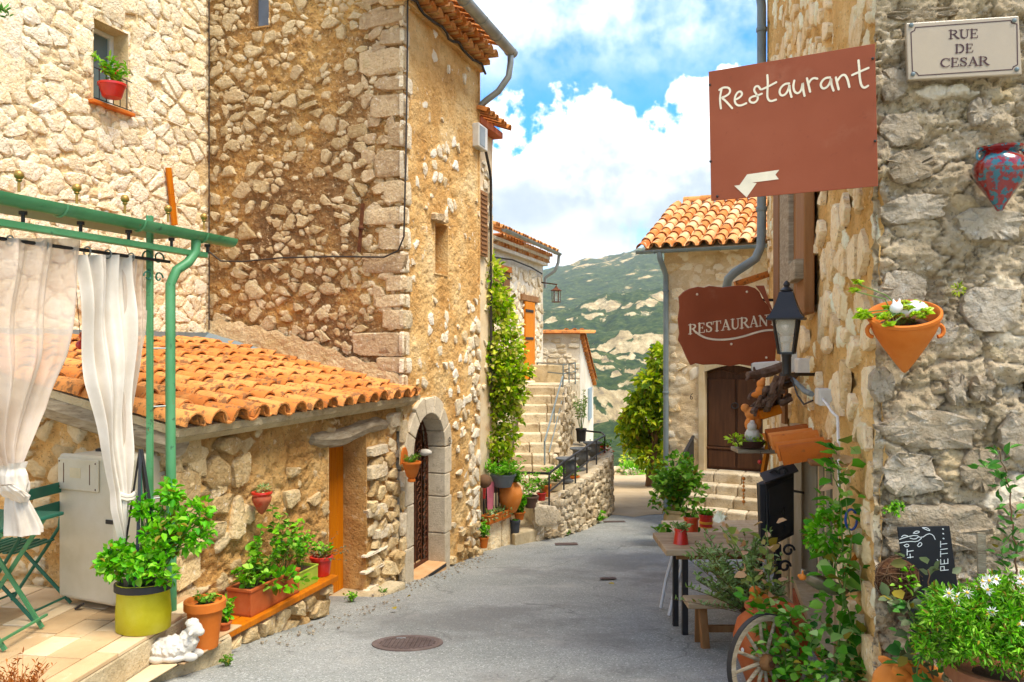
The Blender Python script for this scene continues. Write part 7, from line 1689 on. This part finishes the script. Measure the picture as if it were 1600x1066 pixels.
b = MB(); b.tube([P(1225, 572, 7.5), P(1205, 580, 7.45), P(1185, 585, 7.4), P(1168, 586, 7.35)], [.045, .05, .045, .03], 8); b.tube([P(1172, 586, 7.35), P(1166, 594, 7.3)], [.02, .012], 6); b.tube([P(1180, 585, 7.4), P(1178, 574, 7.35)], [.02, .01], 6); b.tube([P(1175, 585, 7.4), P(1179, 596, 7.35)], [.015, .01], 6)
b.build('branch', m_drift, dw, True)
b = MB(); q0, q1 = P(1186, 648, 7.25), P(1218, 638, 7.25); b.bar(q0, q1, .12, .09); b.build('plank', m_wood_orange, dw, bevel=.01)
b = MB(); b.bar(P(1226, 600, 7.6), P(1226, 662, 7.6), .10, .03); b.build('backboard', m_wood_brown, dw)
fig('clay_figure', 'orange clay bird figure perched on the driftwood', 'figurine', [((0, 0, 0), (.05, .045, .06)), ((.0, 0, .07), (.04, .038, .038)), ((-.04, 0, -.03), (.05, .03, .03)), ((.02, 0, .11), (.025, .022, .02))], P(1189, 612, 7.2), m_clay, .007)
fig('clay_figure', 'pale orange clay animal figure hanging below the driftwood', 'figurine', [((0, 0, 0), (.075, .05, .06)), ((-.07, 0, .05), (.04, .035, .04)), ((-.03, 0, -.10), (.045, .04, .06)), ((.05, 0, -.08), (.03, .03, .07)), ((-.04, 0, -.18), (.02, .02, .05))], P(1176, 646, 7.3), m_clay, .008)
shf = P(1176, 703, 7.3); t = thing('wall_shelf', 'small wooden shelf bracketed out above the menu case', 'shelf', shf)
MB().obox(shf, (.17, 0, 0), (0, .12, 0), (0, 0, .018)).build('board', m_wood_grey, t, bevel=.006); MB().bar(shf + Vector((.1, 0, -.02)), RF.at(1235, 705, 0), .035).build('arm', m_wood_brown, t)
b = MB(); b.bar(P(1201, 690, 7.2), P(1192, 745, 7.25), .05, .03); b.build('brace', m_wood_orange, t)
sb = P(1172, 699, 7.25); t = thing('succulent_bowl', 'dark bowl of trailing yellow green succulents on the little shelf', 'planter', sb)
MB().lathe(sb, [(.10, 0), (.11, .005), (.14, .06), (.145, .065), (.13, .065), (.11, .04)], 18).build('bowl', plain('dark_clay', '#4a3026', .7), t, True)
pp, dd = blob_pts([(sb + Vector((x, -.03, .07)), (.08, .08, .04), 60) for x in (-.14, -.04, .10)], 17); leaves('foliage', t, pp, dd, .04, .025, lf_succ, 17)
fig('sheep_figurine', 'small grey woolly sheep figurine sitting in the succulent bowl', 'figurine', [((0, 0, .06), (.07, .06, .07)), ((-.01, -.02, .14), (.045, .04, .04)), ((.0, 0, .18), (.025, .025, .02))], sb + Vector((.02, 0, .05)), m_stone_fig, .007, (.02, -.008))
p = P(1200, 683, 7.05); t = thing('clay_bloom', 'little orange clay flower cup beside the sheep figurine', 'figurine', p); MB().lathe(p, [(.012, -.04), (.03, -.03), (.05, .02), (.055, .03), (.04, .025), (.015, -.01)], 10).build('cup', m_clay, t, True); MB().tube([p + Vector((0, 0, -.03)), p + Vector((.02, .02, -.12))], .006, 5).build('stem', m_twig, t)
p = P(1187, 722, 7.1); t = thing('red_bauble', 'small red bauble hanging under the shelf brace', 'bauble', p); MB().ball(p, .02, 10, 7).build('ball', m_red, t, True); MB().tube([p, p + Vector((.01, 0, .1))], .002, 4).build('thread', m_cable, t)
o = MB().tube([P(1162, 745, 7.0), P(1162, 790, 7.0)], .003, 4); 
for i in range(7): o.ball(P(1162, 748 + i * 6, 7.0), [.016, .010, .012][i % 3], 7, 5)
o = o.build('bead_string', m_clay, None, True); tag(o, 'hanging string of small clay beads in front of the door steps', 'ornament')

# ---------------------------------------------------------------- menu case
mcx = thing('menu_case', 'black metal menu display case with tilted lid on scroll stand', 'menu case', P(1215, 980, 6.3))
A_, B_, C_, D_ = P(1197, 757, 6.15), P(1241, 738, 6.38), P(1241, 836, 6.38), P(1201, 856, 6.15)
nn_ = (B_ - A_).cross(D_ - A_).normalized(); nn_ = nn_ if nn_.y < 0 else -nn_
MB().prism([A_, B_, C_, D_], -nn_ * .09).build('case', m_black, mcx, bevel=.006)
q = [A_.lerp(C_, .07), B_.lerp(D_, .07), C_.lerp(A_, .07), D_.lerp(B_, .07)]; MB().prism([x + nn_ * .001 for x in q], nn_ * .004).build('pane', plain('dark_pane', '#3a3634', .15, spec=.6, bump=0), mcx)
MB().prism([A_ + Vector((-.02, -.04, .01)), B_ + Vector((.02, -.04, .01)), B_ + Vector((.02, .1, .06)), A_ + Vector((-.02, .1, .06))], (0, 0, .012)).build('lid', plain('scuffed_black', '#4a4846', .5, .3), mcx, bevel=.003)
MB().prism([A_ + Vector((-.05, .0, .0)), A_ + Vector((-.005, 0, 0)), D_ + Vector((-.02, 0, .05)), D_ + Vector((-.06, 0, .06))], (0, .05, 0)).build('side_panel', m_black, mcx, bevel=.004)
MB().bar(P(1238, 767, 6.4), RF.at(1255, 770, 0), .018).build('arm', m_iron, mcx)
for px, py, s_ in ((1208, 742, .04), (1222, 738, .04), (1232, 860, .048), (1226, 885, .048)): MB().tube([P(px, py, 6.27) + Vector((math.cos(t) * s_ * (1 - t / 12), 0, math.sin(t) * s_ * (1 - t / 12))) for t in np.linspace(0, 7, 16)], .010, 6).build('scroll', m_iron, mcx, True)
pb0 = P(1215, 850, 6.3); MB().bar(pb0, Vector((pb0.x, pb0.y, gz(6.3))), .06, .04).build('post', m_iron, mcx)

# ---------------------------------------------------------------- tables, bench, red pots
TBZ = -1.62
tb = thing('wooden_table', 'weathered plank restaurant table with red pot, behind the rosemary bush', 'table', (1.6, 6.6, gz(6.6)))
for i in range(3): MB().obox((1.68, 6.42 + i * .20, TBZ - .025), (.46, .01, 0), (0, .097, 0), (0, 0, .025)).build('plank', m_wood_bench, tb, bevel=.008)
for x, y in ((1.40, 6.45), (2.0, 6.45), (1.40, 6.82), (2.0, 6.82)): MB().bar((x, y, TBZ - .05), (x, y, gz(y)), .045).build('leg', m_iron, tb)
b = MB(); b.bar((1.32, 6.4, TBZ - .07), (2.05, 6.4, TBZ - .07), .03, .05); b.build('apron', m_wood_brown, tb)
tb2 = thing('wooden_table', 'pale table with white curved iron leg behind the front plank table', 'table', (1.7, 7.5, gz(7.4)))
for i in range(3): MB().obox((1.95, 7.25 + i * .2, -1.72), (.50, .01, 0), (0, .097, 0), (0, 0, .022)).build('plank', m_wood_pale, tb2, bevel=.008)
for x, y, s in ((1.50, 7.25, -1), (1.50, 7.65, -1), (2.35, 7.25, 1), (2.35, 7.65, 1)): MB().tube([(x, y, -1.74), (x + .05 * s * -1, y, -2.0), (x + .02 * s, y, -2.25), (x + .07 * s, y, gz(y) + .01)], .018, 6).build('leg', m_white_paint, tb2, True)
bn2 = thing('wooden_bench', 'low weathered bench in front of the plank table', 'bench', (1.6, 6.15, gz(6.1)))
MB().obox((1.72, 6.08, -1.955), (.40, .01, 0), (0, .105, 0), (0, 0, .022)).build('seat', m_wood_bench, bn2, bevel=.008)
for x in (1.44, 1.98):
    for s in (-1, 1): MB().bar((x, 6.08 + .05 * s, -1.97), (x + .01, 6.08 + .11 * s, gz(6.1 + .1 * s)), .06, .045).build('leg', m_wood_brown, bn2, bevel=.005)
MB().bar((1.44, 6.08, -2.16), (1.98, 6.08, -2.16), .03, .05).build('stretcher', m_wood_brown, bn2)
potted('flower_pot', 'conical red pot on the front left corner of plank table', 1064, 858, 6.52, .050, .070, .17, m_red, 131, 12, .08, .09, .04, .03, lf_olive, 8)
potted('flower_pot', 'straight orange red pot behind the conical red pot', 1080, 838, 7.22, .066, .062, .18, m_orange_glaze, 132, 8, .10, .1, .05, .035, lf_mid, 7)
t = potted('flower_pot', 'red and yellow striped pot at the back of the pale table', 1103, 832, 7.45, .062, .06, .17, m_red, 133, 12, .07, .07, .045, .03, lf_bright, 7)
pz = P(1103, 832, 7.45)
for z in (.035, .085): MB().lathe(pz + Vector((0, 0, z)), [(.0635, 0), (.0645, .002), (.0645, .02), (.0635, .022)], 18).build('stripe', plain('yellow_glaze', '#e0a030', .4), t, True)
t = thing('leafy_plant', 'spreading green leafy plant beside the white table leg', 'plant', P(1052, 850, 7.3)); plant(t, P(1054, 862, 7.3), 16, .26, .2, .07, .055, lf_mid, 134, 9)

# ---------------------------------------------------------------- planting along the restaurant wall
t = thing('rosemary_bush', 'grey green rosemary bush in front of the plank table', 'bush', P(1150, 990, 5.8)); base_ = P(1165, 960, 5.85)
plant(t, base_, 70, .56, .38, .052, .014, lf_olive, 141, 36, up=.9, stem_r=.004, stem_mat=m_twig, hmin=.3, lean=(-.10, 0, .0), lspread=.35)
plant(t, base_, 16, .26, .40, .045, .011, lf_olive, 142, 26, up=.9, stem_r=.003, stem_mat=m_twig, hmin=.1, lean=(-.15, 0, 0), lspread=.35)
jr = P(1205, 1062, 5.05); jr.z = gz(5.05)
t = thing('clay_jar', 'big brown clay jar with white dots behind the wagon wheel', 'jar', jr)
MB().lathe(jr, [(.15, 0), (.16, .01), (.215, .16), (.235, .28), (.21, .38), (.15, .435), (.145, .45), (.165, .465), (.165, .48), (.14, .48), (.12, .44)], 28).build('jar_body', m_terra_red, t, True)
for i in range(7):
    a = -1.9 + i * .42 - .8; p = jr + Vector((math.cos(a) * .232, math.sin(a) * .232, .24 + .05 * (i % 2))); n_ = Vector((math.cos(a), math.sin(a), .05)).normalized(); MB().lathe(p, [(.014, 0), (.012, .003)], 10, rot=Vector((0, 0, 1)).rotation_difference(n_).to_matrix()).build('dot', m_white_paint, t)
fig('clay_figure', 'small terracotta dog figure behind the jar rim by the bench', 'figurine', [((0, 0, 0), (.06, .05, .055)), ((-.02, -.01, .06), (.04, .04, .038)), ((.04, 0, .0), (.05, .05, .04)), ((0, 0, -.06), (.06, .05, .03))], P(1184, 938, 5.25), m_terra, .008)
wc = P(1194, 1034, 4.60); wh = thing('wagon_wheel', 'old grey wooden wagon wheel leaning on the clay jar', 'wheel', wc + Vector((0, 0, -.27)))
wu = Vector((.88, .45, 0)).normalized(); wv = Vector((0, .12, 1)).normalized(); ww = wu.cross(wv).normalized(); RW3 = Matrix((wu, wv, ww)).transposed()
ring = []
b = MB(); N_ = 36; rw_ = .262
for k in range(N_):
    a = 2 * pi * k / N_; 
    for r_q, w_q in ((rw_, .018), (rw_, -.018), (rw_ - .036, -.016), (rw_ - .036, .016)): b.v.append(tuple(wc + RW3 @ Vector((math.cos(a) * r_q, math.sin(a) * r_q, w_q))))
for k in range(N_):
    for j in range(4): a, c_ = k * 4 + j, k * 4 + (j + 1) % 4; d_, e_ = ((k + 1) % N_) * 4 + j, ((k + 1) % N_) * 4 + (j + 1) % 4; b.f.append((a, c_, e_, d_))
b.build('felloe', m_wood_grey, wh, bevel=.004)
b = MB()
for k in range(N_ ):
    a = 2 * pi * k / N_
    for r_q, w_q in ((rw_ + .006, .017), (rw_ + .006, -.017), (rw_ + .0005, -.017), (rw_ + .0005, .017)): b.v.append(tuple(wc + RW3 @ Vector((math.cos(a) * r_q, math.sin(a) * r_q, w_q))))
for k in range(N_):
    for j in range(4): a, c_ = k * 4 + j, k * 4 + (j + 1) % 4; d_, e_ = ((k + 1) % N_) * 4 + j, ((k + 1) % N_) * 4 + (j + 1) % 4; b.f.append((a, c_, e_, d_))
b.build('tyre', m_iron, wh)
for k in range(12): a = 2 * pi * k / 12 + .1; MB().tube([wc + RW3 @ Vector((math.cos(a) * .035, math.sin(a) * .035, 0)), wc + RW3 @ Vector((math.cos(a) * (rw_ - .03), math.sin(a) * (rw_ - .03), 0))], [.012, .009], 8).build('spoke', m_wood_grey, wh, True)
hb = MB().lathe(wc, [(.03, -.05), (.045, -.04), (.048, 0), (.045, .04), (.034, .055), (.03, .06)], 16, rot=RW3).build('hub', m_wood_brown, wh, True)
MB().lathe(wc - ww * .0, [(.014, -.068), (.02, -.066), (.02, .066), (.014, .068)], 12, rot=RW3).build('axle_ring', m_rust, hb, True)

def twiner(parent, path, L, W, mat, seed, per, stem_r=.008, stem_mat=None, off=.05, up=.3, lspread=.5, rad=0.0):
    rs = random.Random(seed); pts = []; n = 8
    P3 = [Vector(p) for p in path]; fine = []
    for a, b_ in zip(P3[:-1], P3[1:]):
        for q in range(n): fine.append(a.lerp(b_, q / n) + Vector((rs.uniform(-1, 1), rs.uniform(-1, 1), 0)) * .006)
    fine.append(P3[-1]); MB().tube(fine, [stem_r * (1 - .6 * i / len(fine)) for i in range(len(fine))], 6).build('stalk', stem_mat or m_stem, parent, True)
    dr = []
    for _ in range(per):
        p = rs.choice(fine); a = rs.uniform(0, 6.283); rr_ = rs.uniform(0, rad); d_ = Vector((math.cos(a), math.sin(a), up)); pts.append(tuple(p + d_ * rr_)); dr.append(tuple(d_))
    return leaves('foliage', parent, pts, dr, L, W, mat, seed, .10, .15, lspread)
t = thing('climbing_rose', 'climbing rose with big rounded leaves by the window near the corner', 'plant', P(1325, 1100, 4.4))
for k, pth in enumerate(([P(1330, 1090, 4.45), P(1322, 960, 4.45), P(1316, 850, 4.5), P(1312, 760, 4.5), P(1306, 705, 4.5)], [P(1338, 1090, 4.4), P(1335, 1000, 4.4), P(1320, 930, 4.4), P(1300, 870, 4.45)], [P(1300, 1090, 4.4), P(1310, 1000, 4.4), P(1318, 930, 4.4), P(1330, 850, 4.4), P(1322, 780, 4.45)])):
    twiner(t, pth, .085, .062, lf_rose, 151 + k, [70, 44, 52][k], .007, rad=.11)
twiner(t, [P(1312, 770, 4.5), P(1300, 735, 4.5), P(1305, 690, 4.5)], .085, .055, lf_redd, 155, 12, .004, rad=.08)
t = thing('climbing_rose', 'tall rose shoots with reddish leaves rising beside the menu case', 'plant', P(1215, 1100, 4.85))
for k, pth in enumerate(([P(1212, 1080, 4.8), P(1192, 980, 4.85), P(1175, 900, 4.9), P(1150, 850, 4.9), P(1125, 822, 4.95)], [P(1222, 1060, 4.8), P(1205, 960, 4.85), P(1200, 890, 4.9), P(1198, 820, 4.9)])):
    twiner(t, pth, .075, .052, lf_redd, 161 + k, 40, .006, rad=.07); 
twiner(t, [P(1212, 1060, 4.75), P(1200, 990, 4.75), P(1190, 940, 4.8)], .075, .052, lf_rose, 164, 80, .006, rad=.12)
twiner(t, [P(1230, 1080, 4.6), P(1225, 1010, 4.6), P(1240, 950, 4.7)], .065, .046, lf_rose, 165, 120, .005, rad=.16)
twiner(t, [P(1260, 1080, 4.5), P(1262, 1030, 4.5), P(1275, 980, 4.5)], .06, .045, lf_rose, 166, 140, .005, rad=.18)
twiner(t, [P(1290, 1090, 4.3), P(1300, 1060, 4.3), P(1310, 1040, 4.3)], .06, .045, lf_rose, 167, 110, .005, rad=.16)
pp, dd = blob_pts([(P(1123, 814, 4.95), (.018, .018, .03), 14)], 3); leaves('rosebud', t, pp, [(0, 0, 1)] * len(pp), .05, .04, leafmat('cream_petal', ['#f0ecd8', '#f6f2e2', '#e8eccc'], .9), 3, spread=.25)
sp_ = P(1290, 905, 4.55); t = thing('metal_scoop', 'big tarnished metal scoop with wooden handle hung beside the window', 'scoop', sp_)
m_tin = M('tarnished_tin', ['#8a7a68', '#a89a86', '#c4b8a4'], 6, .2, 40, .4, metal=.7, k=.85)
Rs = Matrix.Rotation(math.radians(22), 3, 'Y'); b = MB(); V = []; 
for i in range(9):
    x = -.13 + .26 * i / 8
    for j in range(13): a = pi + pi * j / 12; rr_ = .075 * math.sqrt(max(.02, 1 - (x / .16) ** 2)); V.append(sp_ + Rs @ Vector((x, math.cos(a) * rr_, math.sin(a) * rr_ * 1.0)))
b.add(V, [(i * 13 + j, i * 13 + j + 1, (i + 1) * 13 + j + 1, (i + 1) * 13 + j) for i in range(8) for j in range(12)]); o = b.build('bowl', m_tin, t, True); s_ = o.modifiers.new('thick', 'SOLIDIFY'); s_.thickness = .003
MB().tube([sp_ + Vector((.12, .05, .02)), P(1345, 860, 4.5), P(1356, 802, 4.5)], [.014, .014, .012], 8).build('handle', m_wood_orange, t, True)
fig('clay_bird', 'little clay bird with red crest on the tip of the metal scoop', 'figurine', [((0, 0, 0), (.022, .018, .018)), ((-.018, 0, .008), (.012, .011, .011)), ((.0, 0, .028), (.006, .01, .014))], P(1254, 902, 4.5), m_clay, .004)
t = thing('parsley_plant', 'bright curly green herb above the metal scoop', 'plant', P(1295, 880, 4.6)); pp, dd = blob_pts([(P(1290, 830, 4.6), (.11, .09, .09), 190), (P(1300, 800, 4.6), (.07, .07, .05), 70), (P(1272, 850, 4.6), (.05, .05, .05), 50)], 19); leaves('foliage', t, pp, dd, .045, .035, lf_bright, 19)
plant(t, P(1298, 890, 4.6), 10, .2, .08, .03, .02, lf_bright, 171, 5, up=.6)
o = MB().tube([P(1330 + 9 * math.cos(t_), 812 + 16 * math.sin(t_), 4.45 + .01 * math.sin(t_)) for t_ in np.linspace(0, 5.6, 16)], .007, 6).build('blue_handle', plain('blue_plastic', '#2c4a8a', .4), None, True); tag(o, 'curved dark blue handle hanging among the rose leaves', 'handle')

# ---------------------------------------------------------------- pots and ornaments on the grey corner face
cp = RG.at(1413, 520, .17); Rt = Matrix.Rotation(math.radians(26), 3, Vector((.9, -.46, 0)))
t = thing('wall_pot', 'large conical terracotta wall pot of succulents on the corner', 'wall pot', RG.at(1413, 600, .05))
prc = [(r_q * .92, z_q * .95) for r_q, z_q in [(.008, -.225), (.02, -.21), (.055, -.155), (.105, -.07), (.148, .01), (.165, .055), (.168, .085), (.178, .092), (.178, .108), (.166, .112), (.155, .10), (.145, .04), (.10, 0)]]
MB().lathe(cp, prc, 36, rot=Rt).build('pot', m_terra, t, True)
MB().lathe(cp + Rt @ Vector((0, 0, .02)), [(.14, 0), (.10, .02), (.001, .03)], 18, rot=Rt).build('soil', m_soil, t, True)
for s in (-1, 1): MB().tube([cp + Vector((s * (.155 + .028 * math.sin(q)), -.01, .01 + .03 * math.cos(q))) for q in np.linspace(0, pi, 8)], .010, 6).build('lug', m_terra, t, True)
rs = random.Random(31); pts, drs, b = [], [], MB()
for k in range(26):
    c_ = cp + Rt @ Vector((rs.uniform(-.13, .08), rs.uniform(-.12, .03), .10 + rs.uniform(0, .05)))
    if k < 7: c_ = cp + Vector((-.17 - rs.uniform(0, .08), -.03, .10 + rs.uniform(-.05, .14)))
    b.tube([cp + Rt @ Vector((rs.uniform(-.06, .06), 0, .04)), (cp + c_) / 2 + Vector((0, -.05, .06)), c_], .003, 5)
    for _ in range(20): a = rs.uniform(0, 6.283); e = rs.uniform(-.1, .9); pts.append(tuple(c_)); drs.append((math.cos(a), math.sin(a), e))
b.build('stalk', m_stem, t, True); leaves('rosette', t, pts, drs, .032, .022, lf_succ, 33, spread=.12, fold=.25)
fig('cat_figurine', 'white cat figurine lying among succulents in the conical pot', 'figurine', [((.02, 0, .03), (.065, .05, .045)), ((-.075, -.02, .035), (.032, .03, .03)), ((-.09, -.02, .065), (.008, .006, .018)), ((-.062, -.02, .068), (.008, .006, .018)), ((-.03, 0, .02), (.05, .04, .03))], cp + Rt @ Vector((.02, -.02, .09)), m_white_paint, .005)
vc = RG.at(1562, 330, .12); t = thing('wall_vase', 'glossy red vase speckled turquoise on the grey wall', 'vase', vc)
m_vase = M('speckled_glaze', ['#8f1a1e', '#b8201e', '#c42c22'], 8, .0, 40, .2, k=.42, spec=.6, coat=.6, blotch=[('#2f8a9a', 30, .50, .53, 1.0), ('#1c3a4a', 34, .60, .63, .9)])
MB().lathe(vc, [(.012, 0), (.02, .012), (.022, .02), (.055, .075), (.098, .14), (.118, .195), (.112, .235), (.085, .265), (.075, .275), (.10, .292), (.102, .302), (.085, .302), (.07, .28)], 32).build('vase_body', m_vase, t, True)
for s in (-1, 1): MB().tube([vc + Vector((s * (.085 + .03 * math.sin(q)), -.01, .262 + .03 * math.cos(q))) for q in np.linspace(0, pi, 10)], .007, 7).build('handle', m_vase, t, True)
cbo = thing('chalkboard', 'black chalkboard with chalk sprig leaning against the corner wall', 'chalkboard', P(1450, 1000, 3.82)); CB = Fr(*RG.pt(0, 0, .10)[:2], RG.ux, RG.uy, RG.nx, RG.ny)
qd = [CB.hit(1402, 824), CB.hit(1484, 822), CB.hit(1497, 918), CB.hit(1462, 1010), CB.hit(1424, 985)]
MB().prism([CB.pt(a, z) for a, z in qd], CB.n * -.012).build('board', plain('chalkboard_black', '#1f2022', .7), cbo, bevel=.003)
m_chalk = plain('chalk', '#d8dcd8', .9); K4 = lambda x, y: CB.hit(1340 + x * .3807, 660 + y * .3809)
ch = [[(172, 480), (200, 470), (240, 462), (262, 475), (290, 455), (310, 462), (318, 480)], [(172, 495), (210, 488), (245, 490), (262, 475)], [(228, 455), (240, 445), (256, 448), (244, 456), (228, 455)], [(265, 432), (285, 432), (300, 445), (284, 442), (265, 432)], [(245, 505), (256, 490), (266, 500), (252, 512), (245, 505)], [(190, 505), (205, 498), (212, 508), (198, 512), (190, 505)], [(180, 470), (190, 462), (205, 466)], [(215, 475), (235, 480), (250, 470)],
      [(203, 530), (228, 526)], [(203, 545), (203, 520)], [(204, 555), (228, 552)], [(216, 556), (215, 540)],
      [(340, 500), (366, 497)], [(340, 512), (340, 488)], [(340, 522), (368, 518)], [(340, 540), (368, 537)], [(340, 552), (340, 528)], [(340, 582), (371, 578)], [(341, 582), (340, 562)], [(356, 580), (355, 564)], [(370, 578), (370, 560)], [(332, 572), (326, 562)], [(340, 608), (372, 605)], [(340, 608), (340, 592)], [(340, 592), (355, 591)], [(355, 591), (355, 607)]]
strokes_mesh(CB, [([K4(*p) for p in smooth(h, 1)], .0035) for h in ch] + [([K4(x, y), K4(x + 2, y + 1)], .006) for x, y in ((349, 437), (350, 456), (351, 476))], 0, m_chalk, 'chalk_drawing', cbo, off=.0008, thick=.0006, off_step=.00003)
nb = RG.at(1402, 905, .09); t = thing('coir_basket', 'brown coconut fibre hanging basket with a green sprig on the corner', 'basket', nb)
MB().ball(nb, .10, 18, 12, (1.05, .75, 1.05)).build('coir', M('coconut_fibre', ['#4a3020', '#6b4830', '#8a6446'], 20, 1.0, 90, .95, k=.8, dist=.02, stretch=(1, 1, 6)), t, True)
b = MB(); rs = random.Random(3)
for k in range(90):
    v = Vector((rs.gauss(0, 1), rs.gauss(0, 1) - .6, rs.gauss(0, 1))).normalized(); p = nb + Vector((v.x * .105, v.y * .075, v.z * .105)); tg = v.cross(Vector((rs.gauss(0, 1), rs.gauss(0, 1), rs.gauss(0, 1)))).normalized(); b.tube([p - tg * .04, p + v * .006, p + tg * .04], .0018, 4)
b.build('fibre', m_twig, t, True)
pp, dd = blob_pts([(nb + Vector((.0, -.07, .0)), (.05, .03, .035), 34), (nb + Vector((.02, -.07, .05)), (.02, .03, .025), 14)], 21); leaves('foliage', t, pp, dd, .034, .02, lf_bright, 21)
t = thing('wall_sprig', 'little fern sprig rooted in a crack of the corner stone', 'plant', RG.at(1405, 785, .02)); p = RG.at(1402, 782, .05); plant(t, p, 14, -.07, .05, .022, .014, lf_bright, 181, 8)
t = thing('moss_tuft', 'small dry moss tuft stuck on the grey wall', 'moss', RG.at(1498, 452, .04)); pp, dd = blob_pts([(RG.at(1498, 452, .045), (.025, .02, .025), 60)], 3); leaves('foliage', t, pp, dd, .02, .008, lf_vine, 3)
t = thing('grey_shrub', 'grey green leafy shrub in front of the chalkboard', 'shrub', P(1455, 1060, 3.65))
twiner(t, [P(1458, 1080, 3.65), P(1455, 970, 3.65), P(1450, 890, 3.65)], .07, .042, lf_grey, 191, 50, .006, rad=.11, stem_mat=m_twig)
twiner(t, [P(1456, 1040, 3.62), P(1420, 950, 3.62), P(1405, 945, 3.62)], .07, .045, lf_grey, 192, 26, .004, rad=.07)
twiner(t, [P(1430, 1070, 3.6), P(1440, 1000, 3.6), P(1460, 940, 3.6)], .06, .045, lf_dark, 193, 60, .004, rad=.14)
t = thing('leafy_sapling', 'slender sapling with dark pinnate leaves against the grey wall', 'plant', P(1585, 960, 3.55))
twiner(t, [P(1588, 960, 3.6), P(1586, 850, 3.6), P(1578, 770, 3.6), P(1562, 705, 3.6)], .055, .030, lf_dark, 195, 60, .005, rad=.07, stem_mat=m_twig)
twiner(t, [P(1580, 770, 3.6), P(1555, 735, 3.6), P(1530, 728, 3.6)], .05, .028, lf_dark, 196, 20, .003, rad=.03); twiner(t, [P(1584, 830, 3.6), P(1565, 860, 3.6), P(1570, 890, 3.6)], .045, .03, lf_dark, 197, 16, .003, rad=.03)
b = MB().bar(P(1533, 832, 3.7), P(1535, 940, 3.68), .036, .02); o = b.build('wooden_stake', m_wood_grey, None, bevel=.003); tag(o, 'short grey wooden stake standing behind the daisies', 'stake')
dpz = P(1560, 1040, 3.42); dp0 = Vector((dpz.x, dpz.y, gz(3.4))); dz = thing('daisy_pot', 'brown clay pot overflowing with white daisies in the corner', 'flower pot', dp0)
hp = dpz.z - dp0.z; MB().lathe(dp0, pot_profile(.19, .12, hp, .018, .06), 28).build('pot', M('brown_clay', ['#7a4e36', '#8c5c42', '#9c6e52'], 4, .2, 50, .75, k=.85), dz, True); MB().lathe(dp0 + Vector((0, 0, hp - .06)), [(.16, 0), (.1, .02), (.001, .03)], 14).build('soil', m_soil, dz, True)
bl = [(P(px, py, d_), (.12, .12, .09), 420) for px, py, d_ in ((1500, 960, 3.35), (1545, 940, 3.4), (1590, 930, 3.4), (1520, 1000, 3.3), (1570, 985, 3.3), (1610, 980, 3.3), (1470, 1000, 3.45), (1480, 950, 3.5), (1575, 1020, 3.28))]
rsb = random.Random(29); sprigs = []
for c0, rad, n in bl:
    for _ in range(16):
        v = Vector((rsb.gauss(0, 1), rsb.gauss(-.3, 1), rsb.gauss(.4, 1))).normalized(); k_ = rsb.uniform(.5, 1.1); sprigs.append((c0 + Vector((v.x * rad[0] * k_, v.y * rad[1] * k_, v.z * rad[2] * k_)), (.03, .03, .035), 26))
pp, dd = blob_pts(sprigs, 23); leaves('foliage', dz, pp, dd, .032, .009, lf_bright, 23, spread=.5); pp, dd = blob_pts(bl, 24); leaves('foliage', dz, pp, dd, .03, .010, lf_mid, 24, spread=.8)
rs = random.Random(9); mdy = plain('yellow_disc', '#e0b030', .8)
for k, (px, py) in enumerate(((1482, 927), (1494, 932), (1498, 948), (1511, 926), (1535, 908), (1545, 907), (1556, 905), (1543, 922), (1592, 975), (1582, 996), (1550, 956), (1542, 962), (1536, 970), (1558, 992), (1530, 996), (1594, 905), (1598, 912))):
    p = P(px, py, 3.22 + .1 * rs.random()); n_ = Vector((rs.uniform(-.4, .4), -1, rs.uniform(.1, .8))).normalized(); x_ = n_.cross(Vector((0, 0, 1))).normalized(); y_ = n_.cross(x_); m_ = 11
    dirs_ = [tuple(x_ * math.cos(a) + y_ * math.sin(a) + n_ * .1) for a in np.linspace(0, 6.283, m_ + 1)[:-1]]
    fo = leaves('daisy', dz, [tuple(p)] * m_, dirs_, .026, .008, lf_petal, k, fold=0, droop=0, spread=.04); MB().ball(p + n_ * .003, .006, 8, 5).build('disc', mdy, fo, True)
fig('pig_figure', 'smooth orange clay pig ornament low at the building corner', 'figurine', [((.10, 0, 0), (.13, .09, .085)), ((-.04, -.02, .005), (.075, .07, .07)), ((-.11, -.03, -.03), (.035, .035, .035)), ((-.01, -.07, .065), (.05, .015, .022), Matrix.Rotation(.5, 3, 'Y')), ((-.02, .05, .065), (.05, .015, .022), Matrix.Rotation(.5, 3, 'Y')), ((.02, -.05, -.09), (.03, .03, .06)), ((.18, -.05, -.09), (.03, .03, .06)), ((.18, .05, -.09), (.03, .03, .06)), ((.02, .05, -.09), (.03, .03, .06))], P(1400, 1062, 3.72), m_clay, .008)
pl = P(1412, 1085, 3.72); o = MB().obox((pl.x, pl.y + .02, (pl.z - .12 + gz(3.7)) / 2), (.16, 0, 0), (0, .1, 0), (0, 0, (pl.z - .06 - gz(3.7)) / 2)).build('stone_plinth', m_concrete, None, bevel=.01); tag(o, 'rough concrete plinth under the orange clay pig', 'plinth')

# ---------------------------------------------------------------- thin air between here and the mountains
def haze():
    b = MB(); b.obox((0, 2300, 130), (5200, 0, 0), (0, 3100, 0), (0, 0, 290))
    m = bpy.data.materials.new('thin_haze'); m.use_nodes = True; t = m.node_tree; t.nodes.clear()
    v = t.nodes.new('ShaderNodeVolumePrincipled'); v.inputs['Color'].default_value = (.90, .95, 1, 1); v.inputs['Density'].default_value = 0.00014; v.inputs['Anisotropy'].default_value = .2
    o = t.nodes.new('ShaderNodeOutputMaterial'); t.links.new(v.outputs[0], o.inputs['Volume'])
    h = b.build('haze', m, None); h['kind'] = 'stuff'; h['label'] = 'thin pale air over the valley'; return h
haze()
